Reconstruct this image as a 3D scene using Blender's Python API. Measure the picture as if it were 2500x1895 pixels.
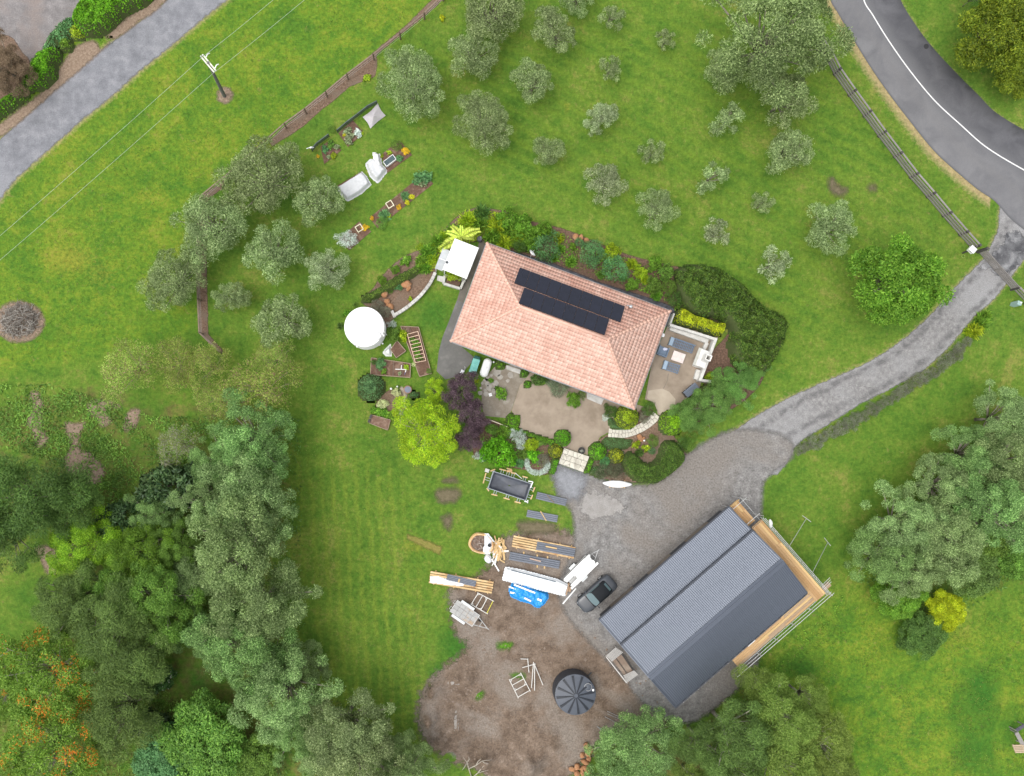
import bpy, math, random
import numpy as np
from mathutils import Vector, Matrix, noise as mnoise

for _o in list(bpy.data.objects):
    bpy.data.objects.remove(_o, do_unlink=True)
SC = bpy.context.scene
COL = SC.collection
R = math.radians

# ------------------------------------------------------------------ camera
# A drone hovering H metres up and looking straight down. CX,CY is the photo
# pixel right below it; PPM photo pixels make one metre on the ground.
CX, CY, H, PPM = 1090.0, 1060.0, 74.0, 24.0
cam_d = bpy.data.cameras.new('drone_camera')
cam = bpy.data.objects.new('drone_camera', cam_d)
COL.objects.link(cam)
cam.location = (0, 0, H)
cam_d.sensor_width = 36.0
cam_d.lens = 36.0 * H / (2500.0 / PPM)
cam_d.shift_x = (1250.0 - CX) / 2500.0
cam_d.shift_y = (CY - 947.5) / 2500.0
cam_d.clip_start = 1.0
cam_d.clip_end = 1500.0
SC.camera = cam
SC.render.resolution_x, SC.render.resolution_y = 1024, 776

# ------------------------------------------------------------------ light: bright overcast
SUN_EL, SUN_AZ = R(66), R(250)          # azimuth measured from +Y (picture up) clockwise
W = bpy.data.worlds.new('World'); SC.world = W; W.use_nodes = True
wn = W.node_tree.nodes; wl = W.node_tree.links
for n in list(wn): wn.remove(n)
sky = wn.new('ShaderNodeTexSky'); sky.sky_type = 'NISHITA'; sky.sun_disc = False
sky.sun_elevation = SUN_EL; sky.sun_rotation = SUN_AZ
sky.air_density = 1.6; sky.dust_density = 4.0; sky.ozone_density = 1.0
hsv = wn.new('ShaderNodeHueSaturation'); hsv.inputs['Saturation'].default_value = 0.22
bg = wn.new('ShaderNodeBackground'); bg.inputs['Strength'].default_value = 0.15
wo = wn.new('ShaderNodeOutputWorld')
wl.new(sky.outputs[0], hsv.inputs['Color']); wl.new(hsv.outputs[0], bg.inputs[0]); wl.new(bg.outputs[0], wo.inputs[0])
sun_d = bpy.data.lights.new('sun', 'SUN'); sun_d.energy = .8; sun_d.angle = R(60); sun_d.color = (1, .965, .91)
sun = bpy.data.objects.new('sun', sun_d); COL.objects.link(sun)
sd_ = Vector((math.sin(SUN_AZ) * math.cos(SUN_EL), math.cos(SUN_AZ) * math.cos(SUN_EL), math.sin(SUN_EL)))
sun.location = sd_ * 200
sun.rotation_euler = sd_.to_track_quat('Z', 'Y').to_euler()
SC.view_settings.view_transform = 'Standard'; SC.view_settings.look = 'None'
SC.view_settings.gamma = 1.0; SC.view_settings.exposure = 0.62
SC.view_settings.use_curve_mapping = False
try: SC.cycles.transparent_max_bounces = 24
except Exception: pass

# ------------------------------------------------------------------ photo pixels -> ground
def P(x, y, z=0.0):
    k = (H - z) / H / PPM
    return Vector(((x - CX) * k, -(y - CY) * k, z))
def crop(x0, y0, s):
    return lambda x, y, z=0.0: P(x0 + x / s, y0 + y / s, z)
D = crop(0, 0, 1 / 1.1302)
cA = crop(0, 0, 2.6024); cB = crop(700, 0, 2.6024); cC = crop(1550, 0, 2.3284); cD = crop(0, 600, 2.58)
cE = crop(0, 1245, 2.58); cF = crop(1650, 500, 2.58); cG = crop(800, 480, 4.414); cH = crop(1250, 480, 3.16)
cI = crop(820, 800, 4.413); cJ = crop(1150, 880, 3.6867); cK = crop(980, 1260, 3.95); cL = crop(1000, 1540, 3.95)
cM = crop(1400, 1220, 3.2242); cN = crop(1500, 1600, 2.212)
z1 = crop(1100, 850, 11.06); z2 = crop(1360, 1060, 15.8); z3 = crop(1160, 1120, 9.217); z4 = crop(1060, 1440, 11.06)
z5 = crop(1360, 1320, 8.3875); z6 = crop(1590, 760, 7.6235); z7 = crop(1780, 1220, 6.45); z8 = crop(1120, 1280, 11.978)
y1 = crop(1460, 1560, 11.98); y2 = crop(2300, 560, 8.385); y3 = crop(2400, 1740, 10.82); y4 = crop(740, 240, 9.318)
y5 = crop(880, 880, 9.317); y6 = crop(460, 110, 11.18); y7 = crop(2050, 900, 2.3956); y8 = crop(1450, 1620, 3.626)
def pts(f, *xy, z=0.0): return [f(a, b, z) for a, b in xy]

# ------------------------------------------------------------------ materials
MATS = {}
def _new(name):
    m = bpy.data.materials.new(name); m.use_nodes = True
    nt = m.node_tree
    for n in list(nt.nodes): nt.nodes.remove(n)
    return m, nt, nt.nodes, nt.links
def _c(c): return (c[0], c[1], c[2], 1)
def ramp(N, stops, interp='LINEAR'):
    r = N.new('ShaderNodeValToRGB'); r.color_ramp.interpolation = interp
    e = r.color_ramp.elements
    e[0].position, e[0].color = stops[0][0], _c(stops[0][1])
    e[1].position, e[1].color = stops[-1][0], _c(stops[-1][1])
    for p, c in stops[1:-1]:
        q = e.new(p); q.color = _c(c)
    return r
def noise_node(N, L, coord, scale, detail=5, rough=.55, dist=0.0):
    n = N.new('ShaderNodeTexNoise'); n.inputs['Scale'].default_value = scale
    n.inputs['Detail'].default_value = detail; n.inputs['Roughness'].default_value = rough
    n.inputs['Distortion'].default_value = dist
    L.new(coord, n.inputs['Vector'])
    return n
def math_node(N, L, op, a, b=None, c=None, clamp=False):
    n = N.new('ShaderNodeMath'); n.operation = op; n.use_clamp = clamp
    for i, v in enumerate((a, b, c)):
        if v is None: continue
        if isinstance(v, (int, float)): n.inputs[i].default_value = v
        else: L.new(v, n.inputs[i])
    return n.outputs[0]
def mix_col(N, L, fac, a, b, mode='MIX'):
    n = N.new('ShaderNodeMix'); n.data_type = 'RGBA'; n.blend_type = mode
    for i, v in ((0, fac), (6, a), (7, b)):
        if isinstance(v, (int, float)): n.inputs[i].default_value = v
        elif isinstance(v, tuple): n.inputs[i].default_value = _c(v)
        else: L.new(v, n.inputs[i])
    return n.outputs[2]
def map_range(N, L, v, a, b, c=0.0, d=1.0, smooth=False):
    n = N.new('ShaderNodeMapRange'); n.clamp = True
    if smooth: n.interpolation_type = 'SMOOTHSTEP'
    L.new(v, n.inputs[0])
    for i, q in ((1, a), (2, b), (3, c), (4, d)): n.inputs[i].default_value = q
    return n.outputs[0]
def attr(N, name):
    a = N.new('ShaderNodeAttribute'); a.attribute_name = name
    return a
def principled(N, rough=.8, spec=.3, metal=0.0):
    b = N.new('ShaderNodeBsdfPrincipled')
    b.inputs['Roughness'].default_value = rough; b.inputs['Metallic'].default_value = metal
    b.inputs['Specular IOR Level'].default_value = spec
    return b
def out(N, L, sh):
    o = N.new('ShaderNodeOutputMaterial'); L.new(sh, o.inputs['Surface'])

def mat(name, c1, c2=None, scale=4.0, rough=.75, bump=0.0, metal=0.0, spec=.3, c3=None, scale3=.6, bscale=None, alpha=None, stretch=None):
    if name in MATS: return MATS[name]
    m, nt, N, L = _new(name)
    tc = N.new('ShaderNodeTexCoord'); co = tc.outputs['Object']
    if stretch:
        mp = N.new('ShaderNodeMapping'); mp.inputs['Scale'].default_value = stretch
        L.new(co, mp.inputs['Vector']); co = mp.outputs[0]
    b = principled(N, rough, spec, metal)
    if c2 is None: c2 = tuple(v * .8 for v in c1)
    n1 = noise_node(N, L, co, scale, 6, .6)
    r1 = ramp(N, [(.32, c1), (.68, c2)]); L.new(n1.outputs[0], r1.inputs[0])
    colr = r1.outputs[0]
    if c3:
        n3 = noise_node(N, L, co, scale3, 5, .6)
        f = map_range(N, L, n3.outputs[0], .5, .68)
        colr = mix_col(N, L, f, colr, c3)
    oi = N.new('ShaderNodeObjectInfo')
    v = map_range(N, L, oi.outputs['Random'], 0, 1, .92, 1.08)
    hs = N.new('ShaderNodeHueSaturation'); L.new(v, hs.inputs['Value']); L.new(colr, hs.inputs['Color'])
    L.new(hs.outputs[0], b.inputs['Base Color'])
    if bump:
        nb = noise_node(N, L, co, bscale or scale * 4, 4, .6)
        bp = N.new('ShaderNodeBump'); bp.inputs['Strength'].default_value = bump; bp.inputs['Distance'].default_value = .05
        L.new(nb.outputs[0], bp.inputs['Height']); L.new(bp.outputs[0], b.inputs['Normal'])
    sh = b.outputs[0]
    if alpha is not None:
        t = N.new('ShaderNodeBsdfTransparent'); mx = N.new('ShaderNodeMixShader'); mx.inputs[0].default_value = alpha
        L.new(t.outputs[0], mx.inputs[1]); L.new(sh, mx.inputs[2]); sh = mx.outputs[0]
    out(N, L, sh); MATS[name] = m
    return m

def sheet_mat(name, stops, scale, big=None, bigscale=.12, amp=.35, width=.12, rough=.9, fine=None, fscale=18, bump=.4, track=None, spec=.2, rocky=None):
    """a ground sheet whose border frays into the grass: 'edge' holds the distance to its outline"""
    m, nt, N, L = _new(name)
    tc = N.new('ShaderNodeTexCoord'); co = tc.outputs['Object']
    b = principled(N, rough, spec)
    n1 = noise_node(N, L, co, scale, 8, .65)
    r1 = ramp(N, stops); L.new(n1.outputs[0], r1.inputs[0]); colr = r1.outputs[0]
    if big:
        n2 = noise_node(N, L, co, bigscale, 6, .6, .4)
        colr = mix_col(N, L, map_range(N, L, n2.outputs[0], .47, .62), colr, big)
    if track:
        c, lo, hi = track
        la = attr(N, 'lat').outputs['Fac']
        wob = noise_node(N, L, co, .5, 4); la2 = math_node(N, L, 'MULTIPLY_ADD', wob.outputs[0], .9, la)
        t1 = map_range(N, L, la2, lo, lo + .35); t2 = map_range(N, L, la2, hi, hi + .35, 1, 0)
        br = noise_node(N, L, co, 1.3, 5); tt = math_node(N, L, 'MULTIPLY', math_node(N, L, 'MULTIPLY', t1, t2), map_range(N, L, br.outputs[0], .35, .6))
        colr = mix_col(N, L, math_node(N, L, 'MULTIPLY', tt, .8), colr, c)
    nf = noise_node(N, L, co, fscale, 3, .7)
    v = map_range(N, L, nf.outputs[0], .25, .75, *(fine or (.72, 1.28)))
    hs = N.new('ShaderNodeHueSaturation'); L.new(v, hs.inputs['Value']); L.new(colr, hs.inputs['Color'])
    L.new(hs.outputs[0], b.inputs['Base Color'])
    bp = N.new('ShaderNodeBump'); bp.inputs['Strength'].default_value = bump; bp.inputs['Distance'].default_value = .06
    L.new(nf.outputs[0], bp.inputs['Height']); L.new(bp.outputs[0], b.inputs['Normal'])
    e = attr(N, 'edge').outputs['Fac']
    en = noise_node(N, L, co, 1.7, 7, .7)
    ee = math_node(N, L, 'ADD', e, math_node(N, L, 'MULTIPLY_ADD', en.outputs[0], 2 * amp, -amp))
    a = map_range(N, L, ee, -width, width)
    t = N.new('ShaderNodeBsdfTransparent'); mx = N.new('ShaderNodeMixShader')
    L.new(a, mx.inputs[0]); L.new(t.outputs[0], mx.inputs[1]); L.new(b.outputs[0], mx.inputs[2])
    out(N, L, mx.outputs[0]); MATS[name] = m
    return m

def leaf_mat(name, dark, light, mid=None, extra=None, frac=.1, trans=.3, rough=.55, vary=.32, bright=1.45, blossom=None):
    """foliage: every leaf carries its own random number (lc) and its clump's (cl)"""
    if name in MATS: return MATS[name]
    m, nt, N, L = _new(name)
    lc = attr(N, 'lc').outputs['Fac']; cl = attr(N, 'cl').outputs['Fac']
    mid = mid or tuple((a + b) / 2 for a, b in zip(dark, light))
    dark, mid, light = [tuple(min(.85, v * k) for v, k in zip(c, (bright, bright * 1.04, bright))) for c in (dark, mid, light)]
    st = [(0, dark), (.5, mid), (1, light)]
    if extra: st = [(p * (1 - frac), c) for p, c in st] + [(1 - frac + .004, extra), (1, extra)]
    r = ramp(N, st); L.new(lc, r.inputs[0]); colr = r.outputs[0]
    if blossom:      # flowers gather on some of the clumps
        f = math_node(N, L, 'MULTIPLY', math_node(N, L, 'GREATER_THAN', lc, .62), math_node(N, L, 'GREATER_THAN', cl, .74)); colr = mix_col(N, L, f, colr, blossom)
    oi = N.new('ShaderNodeObjectInfo')
    v = map_range(N, L, cl, 0, 1, 1 - vary, 1 + vary)
    v2 = math_node(N, L, 'MULTIPLY', v, map_range(N, L, oi.outputs['Random'], 0, 1, .88, 1.12))
    hs = N.new('ShaderNodeHueSaturation'); L.new(v2, hs.inputs['Value']); L.new(colr, hs.inputs['Color'])
    hu = map_range(N, L, oi.outputs['Random'], 0, 1, .49, .51); L.new(hu, hs.inputs['Hue'])
    b = principled(N, rough, .25); L.new(hs.outputs[0], b.inputs['Base Color'])
    tr = N.new('ShaderNodeBsdfTranslucent'); L.new(hs.outputs[0], tr.inputs['Color'])
    mx = N.new('ShaderNodeMixShader'); mx.inputs[0].default_value = trans
    L.new(b.outputs[0], mx.inputs[1]); L.new(tr.outputs[0], mx.inputs[2])
    out(N, L, mx.outputs[0]); MATS[name] = m
    return m

# ------------------------------------------------------------------ objects
def link(o, parent=None):
    COL.objects.link(o)
    if parent is not None: o.parent = parent
    return o
def tag(o, label=None, cat=None, group=None, kind=None):
    if label: o['label'] = label
    if cat: o['category'] = cat
    if group: o['group'] = group
    if kind: o['kind'] = kind
    return o
def thing(name, label, cat, loc=(0, 0, 0), rz=0.0, group=None):
    o = bpy.data.objects.new(name, None); o.empty_display_size = .3
    link(o); o.location = loc; o.rotation_euler = (0, 0, rz)
    return tag(o, label, cat, group)
def inst(name, mesh, parent=None, loc=(0, 0, 0), rz=0.0, scale=(1, 1, 1), material=None):
    o = bpy.data.objects.new(name, mesh); link(o, parent)
    o.location = loc; o.rotation_euler = (0, 0, rz); o.scale = scale
    if material is not None:
        if len(mesh.materials) == 0: mesh.materials.append(material)
        o.material_slots[0].link = 'OBJECT'; o.material_slots[0].material = material
    return o

class MB:
    """collects boxes, tubes, prisms ... and links them as ONE mesh"""
    def __init__(s): s.v = []; s.f = []
    def add(s, vs, fs):
        n = len(s.v); s.v += [tuple(q) for q in vs]; s.f += [tuple(i + n for i in f) for f in fs]; return s
    def box(s, c, d, rz=0.0, m=None):
        x, y, z = d[0] / 2, d[1] / 2, d[2] / 2
        vs = [Vector((a * x, b * y, e * z)) for e in (-1, 1) for a, b in ((-1, -1), (1, -1), (1, 1), (-1, 1))]
        mm = m or Matrix.Rotation(rz, 3, 'Z')
        vs = [mm @ q + Vector(c) for q in vs]
        return s.add(vs, [(3, 2, 1, 0), (4, 5, 6, 7), (0, 1, 5, 4), (1, 2, 6, 5), (2, 3, 7, 6), (3, 0, 4, 7)])
    def bar(s, a, b, w, h):
        """a straight board from a to b, w wide, h thick"""
        a, b = Vector(a), Vector(b); d = b - a; l = d.length
        q = d.to_track_quat('X', 'Z').to_matrix()
        return s.box((a + b) / 2, (l, w, h), m=q)
    def tube(s, a, b, r0, r1=None, n=8, cap=True):
        return s.path([a, b], [r0, r0 if r1 is None else r1], n, cap)
    def path(s, ps, rs, n=8, cap=True):
        ps = [Vector(p) for p in ps]
        if isinstance(rs, (int, float)): rs = [rs] * len(ps)
        vs = []; fs = []
        for i, p in enumerate(ps):
            d = (ps[min(i + 1, len(ps) - 1)] - ps[max(i - 1, 0)])
            if d.length < 1e-6: d = Vector((0, 0, 1))
            q = d.to_track_quat('Z', 'Y').to_matrix()
            for k in range(n):
                a = 2 * math.pi * k / n
                vs.append(p + q @ Vector((math.cos(a) * rs[i], math.sin(a) * rs[i], 0)))
        for i in range(len(ps) - 1):
            for k in range(n):
                k2 = (k + 1) % n
                fs.append((i * n + k, i * n + k2, (i + 1) * n + k2, (i + 1) * n + k))
        if cap:
            fs.append(tuple(reversed(range(n)))); fs.append(tuple((len(ps) - 1) * n + k for k in range(n)))
        return s.add(vs, fs)
    def prism(s, poly, z0, z1, top=1.0):
        n = len(poly); cx = sum(p[0] for p in poly) / n; cy = sum(p[1] for p in poly) / n
        ar = sum(poly[i][0] * poly[(i + 1) % n][1] - poly[(i + 1) % n][0] * poly[i][1] for i in range(n))
        if ar < 0: poly = list(reversed(poly))
        vs = [(p[0], p[1], z0) for p in poly] + [(cx + (p[0] - cx) * top, cy + (p[1] - cy) * top, z1) for p in poly]
        fs = [tuple(reversed(range(n))), tuple(range(n, 2 * n))] + [(i, (i + 1) % n, n + (i + 1) % n, n + i) for i in range(n)]
        return s.add(vs, fs)
    def lathe(s, prof, n=32, c=(0, 0, 0), cap=True):
        vs = []; fs = []
        for r, z in prof:
            for k in range(n):
                a = 2 * math.pi * k / n
                vs.append((c[0] + r * math.cos(a), c[1] + r * math.sin(a), c[2] + z))
        for i in range(len(prof) - 1):
            for k in range(n):
                k2 = (k + 1) % n
                fs.append((i * n + k, i * n + k2, (i + 1) * n + k2, (i + 1) * n + k))
        if cap:
            fs.append(tuple(reversed(range(n)))); fs.append(tuple((len(prof) - 1) * n + k for k in range(n)))
        return s.add(vs, fs)
    def blob(s, c, r, seed=0, rough=.18, nu=10, nv=7):
        vs = []; fs = []
        for j in range(nv + 1):
            ph = math.pi * j / nv
            for i in range(nu):
                th = 2 * math.pi * i / nu
                d = Vector((math.sin(ph) * math.cos(th), math.sin(ph) * math.sin(th), math.cos(ph)))
                k = 1 + rough * 2 * mnoise.noise(d * 1.3 + Vector((seed * 7.1, seed * 3.3, 0)))
                vs.append((c[0] + d.x * r[0] * k, c[1] + d.y * r[1] * k, c[2] + d.z * r[2] * k))
        for j in range(nv):
            for i in range(nu):
                i2 = (i + 1) % nu
                fs.append((j * nu + i, (j + 1) * nu + i, (j + 1) * nu + i2, j * nu + i2))
        return s.add(vs, fs)
    def face(s, ps): return s.add(ps, [tuple(range(len(ps)))])
    def mesh(s, name, material=None, smooth=False):
        me = bpy.data.meshes.new(name); me.from_pydata(s.v, [], s.f); me.validate(); me.update()
        if material is not None: me.materials.append(material)
        if smooth: me.polygons.foreach_set('use_smooth', [True] * len(me.polygons))
        return me
    def build(s, name, material=None, parent=None, smooth=False, bevel=0.0):
        o = bpy.data.objects.new(name, s.mesh(name, material, smooth)); link(o, parent)
        if bevel:
            b = o.modifiers.new('bevel', 'BEVEL'); b.width = bevel; b.segments = 2; b.limit_method = 'ANGLE'
        return o
def struct(o): o['kind'] = 'structure'; return o

def fast_mesh(name, co, quads, attrs=None, material=None, smooth=False):
    me = bpy.data.meshes.new(name)
    co = np.asarray(co, np.float32); quads = np.asarray(quads, np.int32)
    nf, k = quads.shape
    me.vertices.add(len(co)); me.vertices.foreach_set('co', co.ravel())
    me.loops.add(nf * k); me.loops.foreach_set('vertex_index', quads.ravel())
    me.polygons.add(nf)
    me.polygons.foreach_set('loop_start', np.arange(0, nf * k, k, dtype=np.int32))
    me.polygons.foreach_set('loop_total', np.full(nf, k, np.int32))
    if smooth: me.polygons.foreach_set('use_smooth', np.ones(nf, bool))
    for an, (dom, vals) in (attrs or {}).items():
        a = me.attributes.new(an, 'FLOAT', dom); a.data.foreach_set('value', np.asarray(vals, np.float32))
    me.update(calc_edges=True)
    if material is not None: me.materials.append(material)
    return me

# ---- signed distance to a polygon / a polyline (numpy)
def seg_dist(X, Y, poly, closed=True):
    n = len(poly); d = np.full(X.shape, 1e9)
    for i in range(n if closed else n - 1):
        ax, ay = poly[i][0], poly[i][1]; bx, by = poly[(i + 1) % n][0], poly[(i + 1) % n][1]
        vx, vy = bx - ax, by - ay; l2 = vx * vx + vy * vy + 1e-12
        t = np.clip(((X - ax) * vx + (Y - ay) * vy) / l2, 0, 1)
        d = np.minimum(d, np.hypot(X - ax - t * vx, Y - ay - t * vy))
    return d
def inside(X, Y, poly):
    n = len(poly); r = np.zeros(X.shape, bool)
    for i in range(n):
        ax, ay = poly[i][0], poly[i][1]; bx, by = poly[(i + 1) % n][0], poly[(i + 1) % n][1]
        if ay == by: continue
        c = ((ay > Y) != (by > Y)) & (X < (bx - ax) * (Y - ay) / (by - ay) + ax)
        r ^= c
    return r
def sdf(X, Y, poly):
    d = seg_dist(X, Y, poly)
    return np.where(inside(X, Y, poly), d, -d)
def smooth_line(ps, n=6, closed=False):
    ps = [Vector(p) for p in ps]; o = []; m = len(ps)
    for i in range(m if closed else m - 1):
        g = lambda k: ps[k % m] if closed else ps[max(0, min(m - 1, k))]
        a, b, c, d = g(i - 1), g(i), g(i + 1), g(i + 2)
        for j in range(n):
            t = j / n
            o.append(.5 * ((2 * b) + (c - a) * t + (2 * a - 5 * b + 4 * c - d) * t * t + (3 * b - a - 3 * c + d) * t ** 3))
    if not closed: o.append(ps[-1])
    return o
def sheet(name, poly, z, material, res=.3, pad=.45, center=None, zf=None, smooth_poly=True, kind='structure'):
    if smooth_poly: poly = smooth_line(poly, 5, True)
    xs = [p[0] for p in poly]; ys = [p[1] for p in poly]
    gx = np.arange(min(xs) - pad - res, max(xs) + pad + res, res); gy = np.arange(min(ys) - pad - res, max(ys) + pad + res, res)
    X, Y = np.meshgrid(gx, gy); S = sdf(X, Y, poly)
    nx, ny = len(gx), len(gy)
    idx = np.arange(nx * ny).reshape(ny, nx)
    q = np.stack([idx[:-1, :-1], idx[:-1, 1:], idx[1:, 1:], idx[1:, :-1]], -1).reshape(-1, 4)
    s = S.ravel(); keep = s[q].max(1) > -pad; q = q[keep]
    used = np.unique(q); rm = np.full(nx * ny, -1); rm[used] = np.arange(len(used)); q = rm[q]
    Z = np.full(s.shape, z) if zf is None else z + zf(X, Y, S).ravel()
    co = np.stack([X.ravel(), Y.ravel(), Z], 1)[used]
    at = {'edge': ('POINT', s[used])}
    if center is not None: at['lat'] = ('POINT', seg_dist(X, Y, center, False).ravel()[used])
    o = inst(name, fast_mesh(name, co, q, at, material, True))
    o['kind'] = kind
    return o
def gnoise(X, Y, sc, seed=0.0):
    v = np.empty(X.size)
    for i, (a, b) in enumerate(zip(X.ravel(), Y.ravel())):
        v[i] = mnoise.noise(Vector((a * sc + seed, b * sc - seed, seed)))
    return v.reshape(X.shape)

# ---- irregular stones: Voronoi cells of a rectangle, each shrunk for its joint
def clip_half(poly, px, py, nx, ny):
    o = []
    for i in range(len(poly)):
        a, b = poly[i], poly[(i + 1) % len(poly)]
        da = (a[0] - px) * nx + (a[1] - py) * ny; db = (b[0] - px) * nx + (b[1] - py) * ny
        if da <= 0: o.append(a)
        if (da < 0) != (db < 0) and abs(da - db) > 1e-9:
            t = da / (da - db); o.append((a[0] + (b[0] - a[0]) * t, a[1] + (b[1] - a[1]) * t))
    return o
def voronoi(w, h, seeds, joint):
    cells = []
    for i, (sx, sy) in enumerate(seeds):
        poly = [(joint, joint), (w - joint, joint), (w - joint, h - joint), (joint, h - joint)]
        for j, (tx, ty) in enumerate(seeds):
            if i == j: continue
            dx, dy = tx - sx, ty - sy; l = math.hypot(dx, dy)
            poly = clip_half(poly, (sx + tx) / 2 - dx / l * joint, (sy + ty) / 2 - dy / l * joint, dx / l, dy / l)
            if len(poly) < 3: break
        if len(poly) >= 3: cells.append(poly)
    return cells
# ================================================================== THE SETTING
def grass_mat():
    m, nt, N, L = _new('grass')
    tc = N.new('ShaderNodeTexCoord'); co = tc.outputs['Object']
    b = principled(N, .9, .15)
    nb = noise_node(N, L, co, .22, 8, .62, .6)
    nm = noise_node(N, L, co, .9, 6, .65, .3)
    ns = noise_node(N, L, co, 3.2, 6, .7)
    nf = noise_node(N, L, co, 2.6, 8, .85)
    s = math_node(N, L, 'ADD', math_node(N, L, 'MULTIPLY', nb.outputs[0], .40), math_node(N, L, 'MULTIPLY_ADD', nm.outputs[0], .32, math_node(N, L, 'MULTIPLY', ns.outputs[0], .28)))
    lawn = ramp(N, [(.36, (.048, .116, .014)), (.45, (.078, .160, .018)), (.53, (.112, .186, .023)), (.61, (.192, .208, .046))])
    L.new(s, lawn.inputs[0])
    padd = ramp(N, [(.36, (.044, .118, .015)), (.44, (.074, .164, .016)), (.51, (.116, .200, .018)), (.57, (.164, .222, .022)), (.64, (.215, .218, .044))])
    L.new(s, padd.inputs[0])
    pk = attr(N, 'pad').outputs['Fac']
    c = mix_col(N, L, pk, lawn.outputs[0], padd.outputs[0])
    # mown stripes
    for an, d, f, col in (('strA', (.46, .89, 0), 4.6, (.125, .205, .022)), ('strB', (1, .06, 0), 5.4, (.150, .215, .026))):
        vm = N.new('ShaderNodeVectorMath'); vm.operation = 'DOT_PRODUCT'; vm.inputs[1].default_value = d; L.new(co, vm.inputs[0])
        wob = noise_node(N, L, co, .35, 4)
        ph = math_node(N, L, 'MULTIPLY_ADD', wob.outputs[0], 5.0, math_node(N, L, 'MULTIPLY', vm.outputs['Value'], f))
        sn = map_range(N, L, math_node(N, L, 'SINE', ph), -.3, 1.0)
        k = math_node(N, L, 'MULTIPLY', math_node(N, L, 'MULTIPLY', sn, attr(N, an).outputs['Fac']), map_range(N, L, nm.outputs[0], .38, .62, .25, .95))
        c = mix_col(N, L, k, c, col)
    def blend(an, colr, nz, lo, hi, strength=1.0):
        a = attr(N, an).outputs['Fac']
        k = map_range(N, L, math_node(N, L, 'ADD', a, math_node(N, L, 'MULTIPLY_ADD', nz.outputs[0], 1.1, -.55)), lo, hi)
        return mix_col(N, L, math_node(N, L, 'MULTIPLY', k, strength), c, colr)
    sp = noise_node(N, L, co, 1.5, 5, .7, .4); c = mix_col(N, L, map_range(N, L, sp.outputs[0], .60, .70, 0, .6), c, (.205, .190, .058)); c = mix_col(N, L, map_range(N, L, sp.outputs[0], .40, .31, 0, .55), c, (.036, .098, .014))
    c = blend('lush', (.030, .118, .014), ns, .35, .8, .8)
    c = blend('dry', (.26, .24, .035), ns, .42, 1.0, .75)
    c = blend('woods', (.105, .075, .035), nm, .5, .85, .75)
    c = blend('bare', (.200, .130, .080), ns, .5, .85, .85)
    c = blend('verge', (.34, .265, .135), ns, .42, 1.0, .95)
    v = map_range(N, L, nf.outputs[0], .30, .70, .52, 1.50)
    hs = N.new('ShaderNodeHueSaturation'); L.new(v, hs.inputs['Value']); L.new(c, hs.inputs['Color'])
    L.new(hs.outputs[0], b.inputs['Base Color'])
    bp = N.new('ShaderNodeBump'); bp.inputs['Strength'].default_value = .9; bp.inputs['Distance'].default_value = .08
    L.new(nf.outputs[0], bp.inputs['Height']); L.new(bp.outputs[0], b.inputs['Normal'])
    out(N, L, b.outputs[0]); return m

# ---- outlines of roads and yards, from the photograph to the ground plane
ROAD_L = pts(cC, (1040, -400), (1060, -200), (1110, 0), (1150, 70), (1220, 190), (1330, 370), (1440, 530), (1570, 700), (1700, 860), (1830, 980), (1950, 1080), (2045, 1145), (2140, 1250), (2300, 1370), (2600, 1560))
ROAD_R = pts(cC, (1420, -400), (1450, -200), (1510, 0), (1600, 150), (1700, 280), (1830, 420), (1950, 540), (2050, 640), (2212, 740), (2450, 870), (2750, 1010))
LINE_C = pts(cC, (1215, -400), (1250, -200), (1300, 0), (1350, 85), (1440, 230), (1560, 400), (1700, 570), (1850, 710), (2000, 840), (2212, 968), (2450, 1090), (2700, 1210))
ROAD = ROAD_L + list(reversed(ROAD_R))
DRIVE_L = pts(cF, (2045, -10), (2038, 60), (2030, 160), (1950, 330), (1900, 380), (1740, 540), (1600, 700), (1470, 820), (1350, 910), (1200, 1000), (950, 1110), (720, 1210), (540, 1310), (400, 1400), (250, 1520), (100, 1590), (-60, 1700))
DRIVE_R = pts(cF, (2420, 150), (2260, 280), (2193, 345), (2100, 470), (2000, 600), (1880, 700), (1800, 800), (1700, 920), (1550, 1050), (1350, 1160), (1150, 1260), (950, 1390), (800, 1480), (740, 1540), (715, 1600), (640, 1700))
DRIVE = DRIVE_L + list(reversed(DRIVE_R))
DRIVE_C = [(DRIVE_L[i] + DRIVE_R[min(i, len(DRIVE_R) - 1)]) / 2 for i in range(1, len(DRIVE_L))]
YARD = pts(D, (1196, 1006), (1262, 1022), (1310, 1038), (1390, 1048), (1440, 1030), (1480, 985), (1580, 930), (1690, 940), (1712, 985), (1655, 1035), (1645, 1085), (1640, 1250), (1640, 1420), (1600, 1480), (1530, 1540), (1470, 1562), (1400, 1530), (1345, 1462), (1290, 1405), (1240, 1350), (1215, 1310), (1205, 1270), (1225, 1215), (1240, 1170), (1236, 1110), (1205, 1065))
DIRT = pts(D, (970, 1275), (1000, 1265), (1060, 1220), (1085, 1165), (1140, 1148), (1230, 1150), (1270, 1200), (1260, 1280), (1290, 1340), (1360, 1420), (1440, 1490), (1440, 1560), (1395, 1590), (1300, 1600), (1260, 1650), (1210, 1690), (1110, 1720), (1040, 1668), (960, 1635), (912, 1590), (902, 1530), (920, 1480), (960, 1440), (1010, 1400), (985, 1370), (975, 1320))
TRACK_R = pts(cA, (1700, -200), (1440, 0), (1300, 110), (1100, 280), (900, 440), (700, 620), (500, 780), (300, 960), (150, 1090), (60, 1180), (-20, 1300), (-160, 1500))
TRACK_L = pts(cA, (1300, -200), (1060, 0), (950, 90), (780, 220), (650, 310), (500, 430), (350, 560), (230, 680), (100, 790), (-20, 905), (-200, 1080))
TRACK = TRACK_R + list(reversed(TRACK_L))

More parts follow.
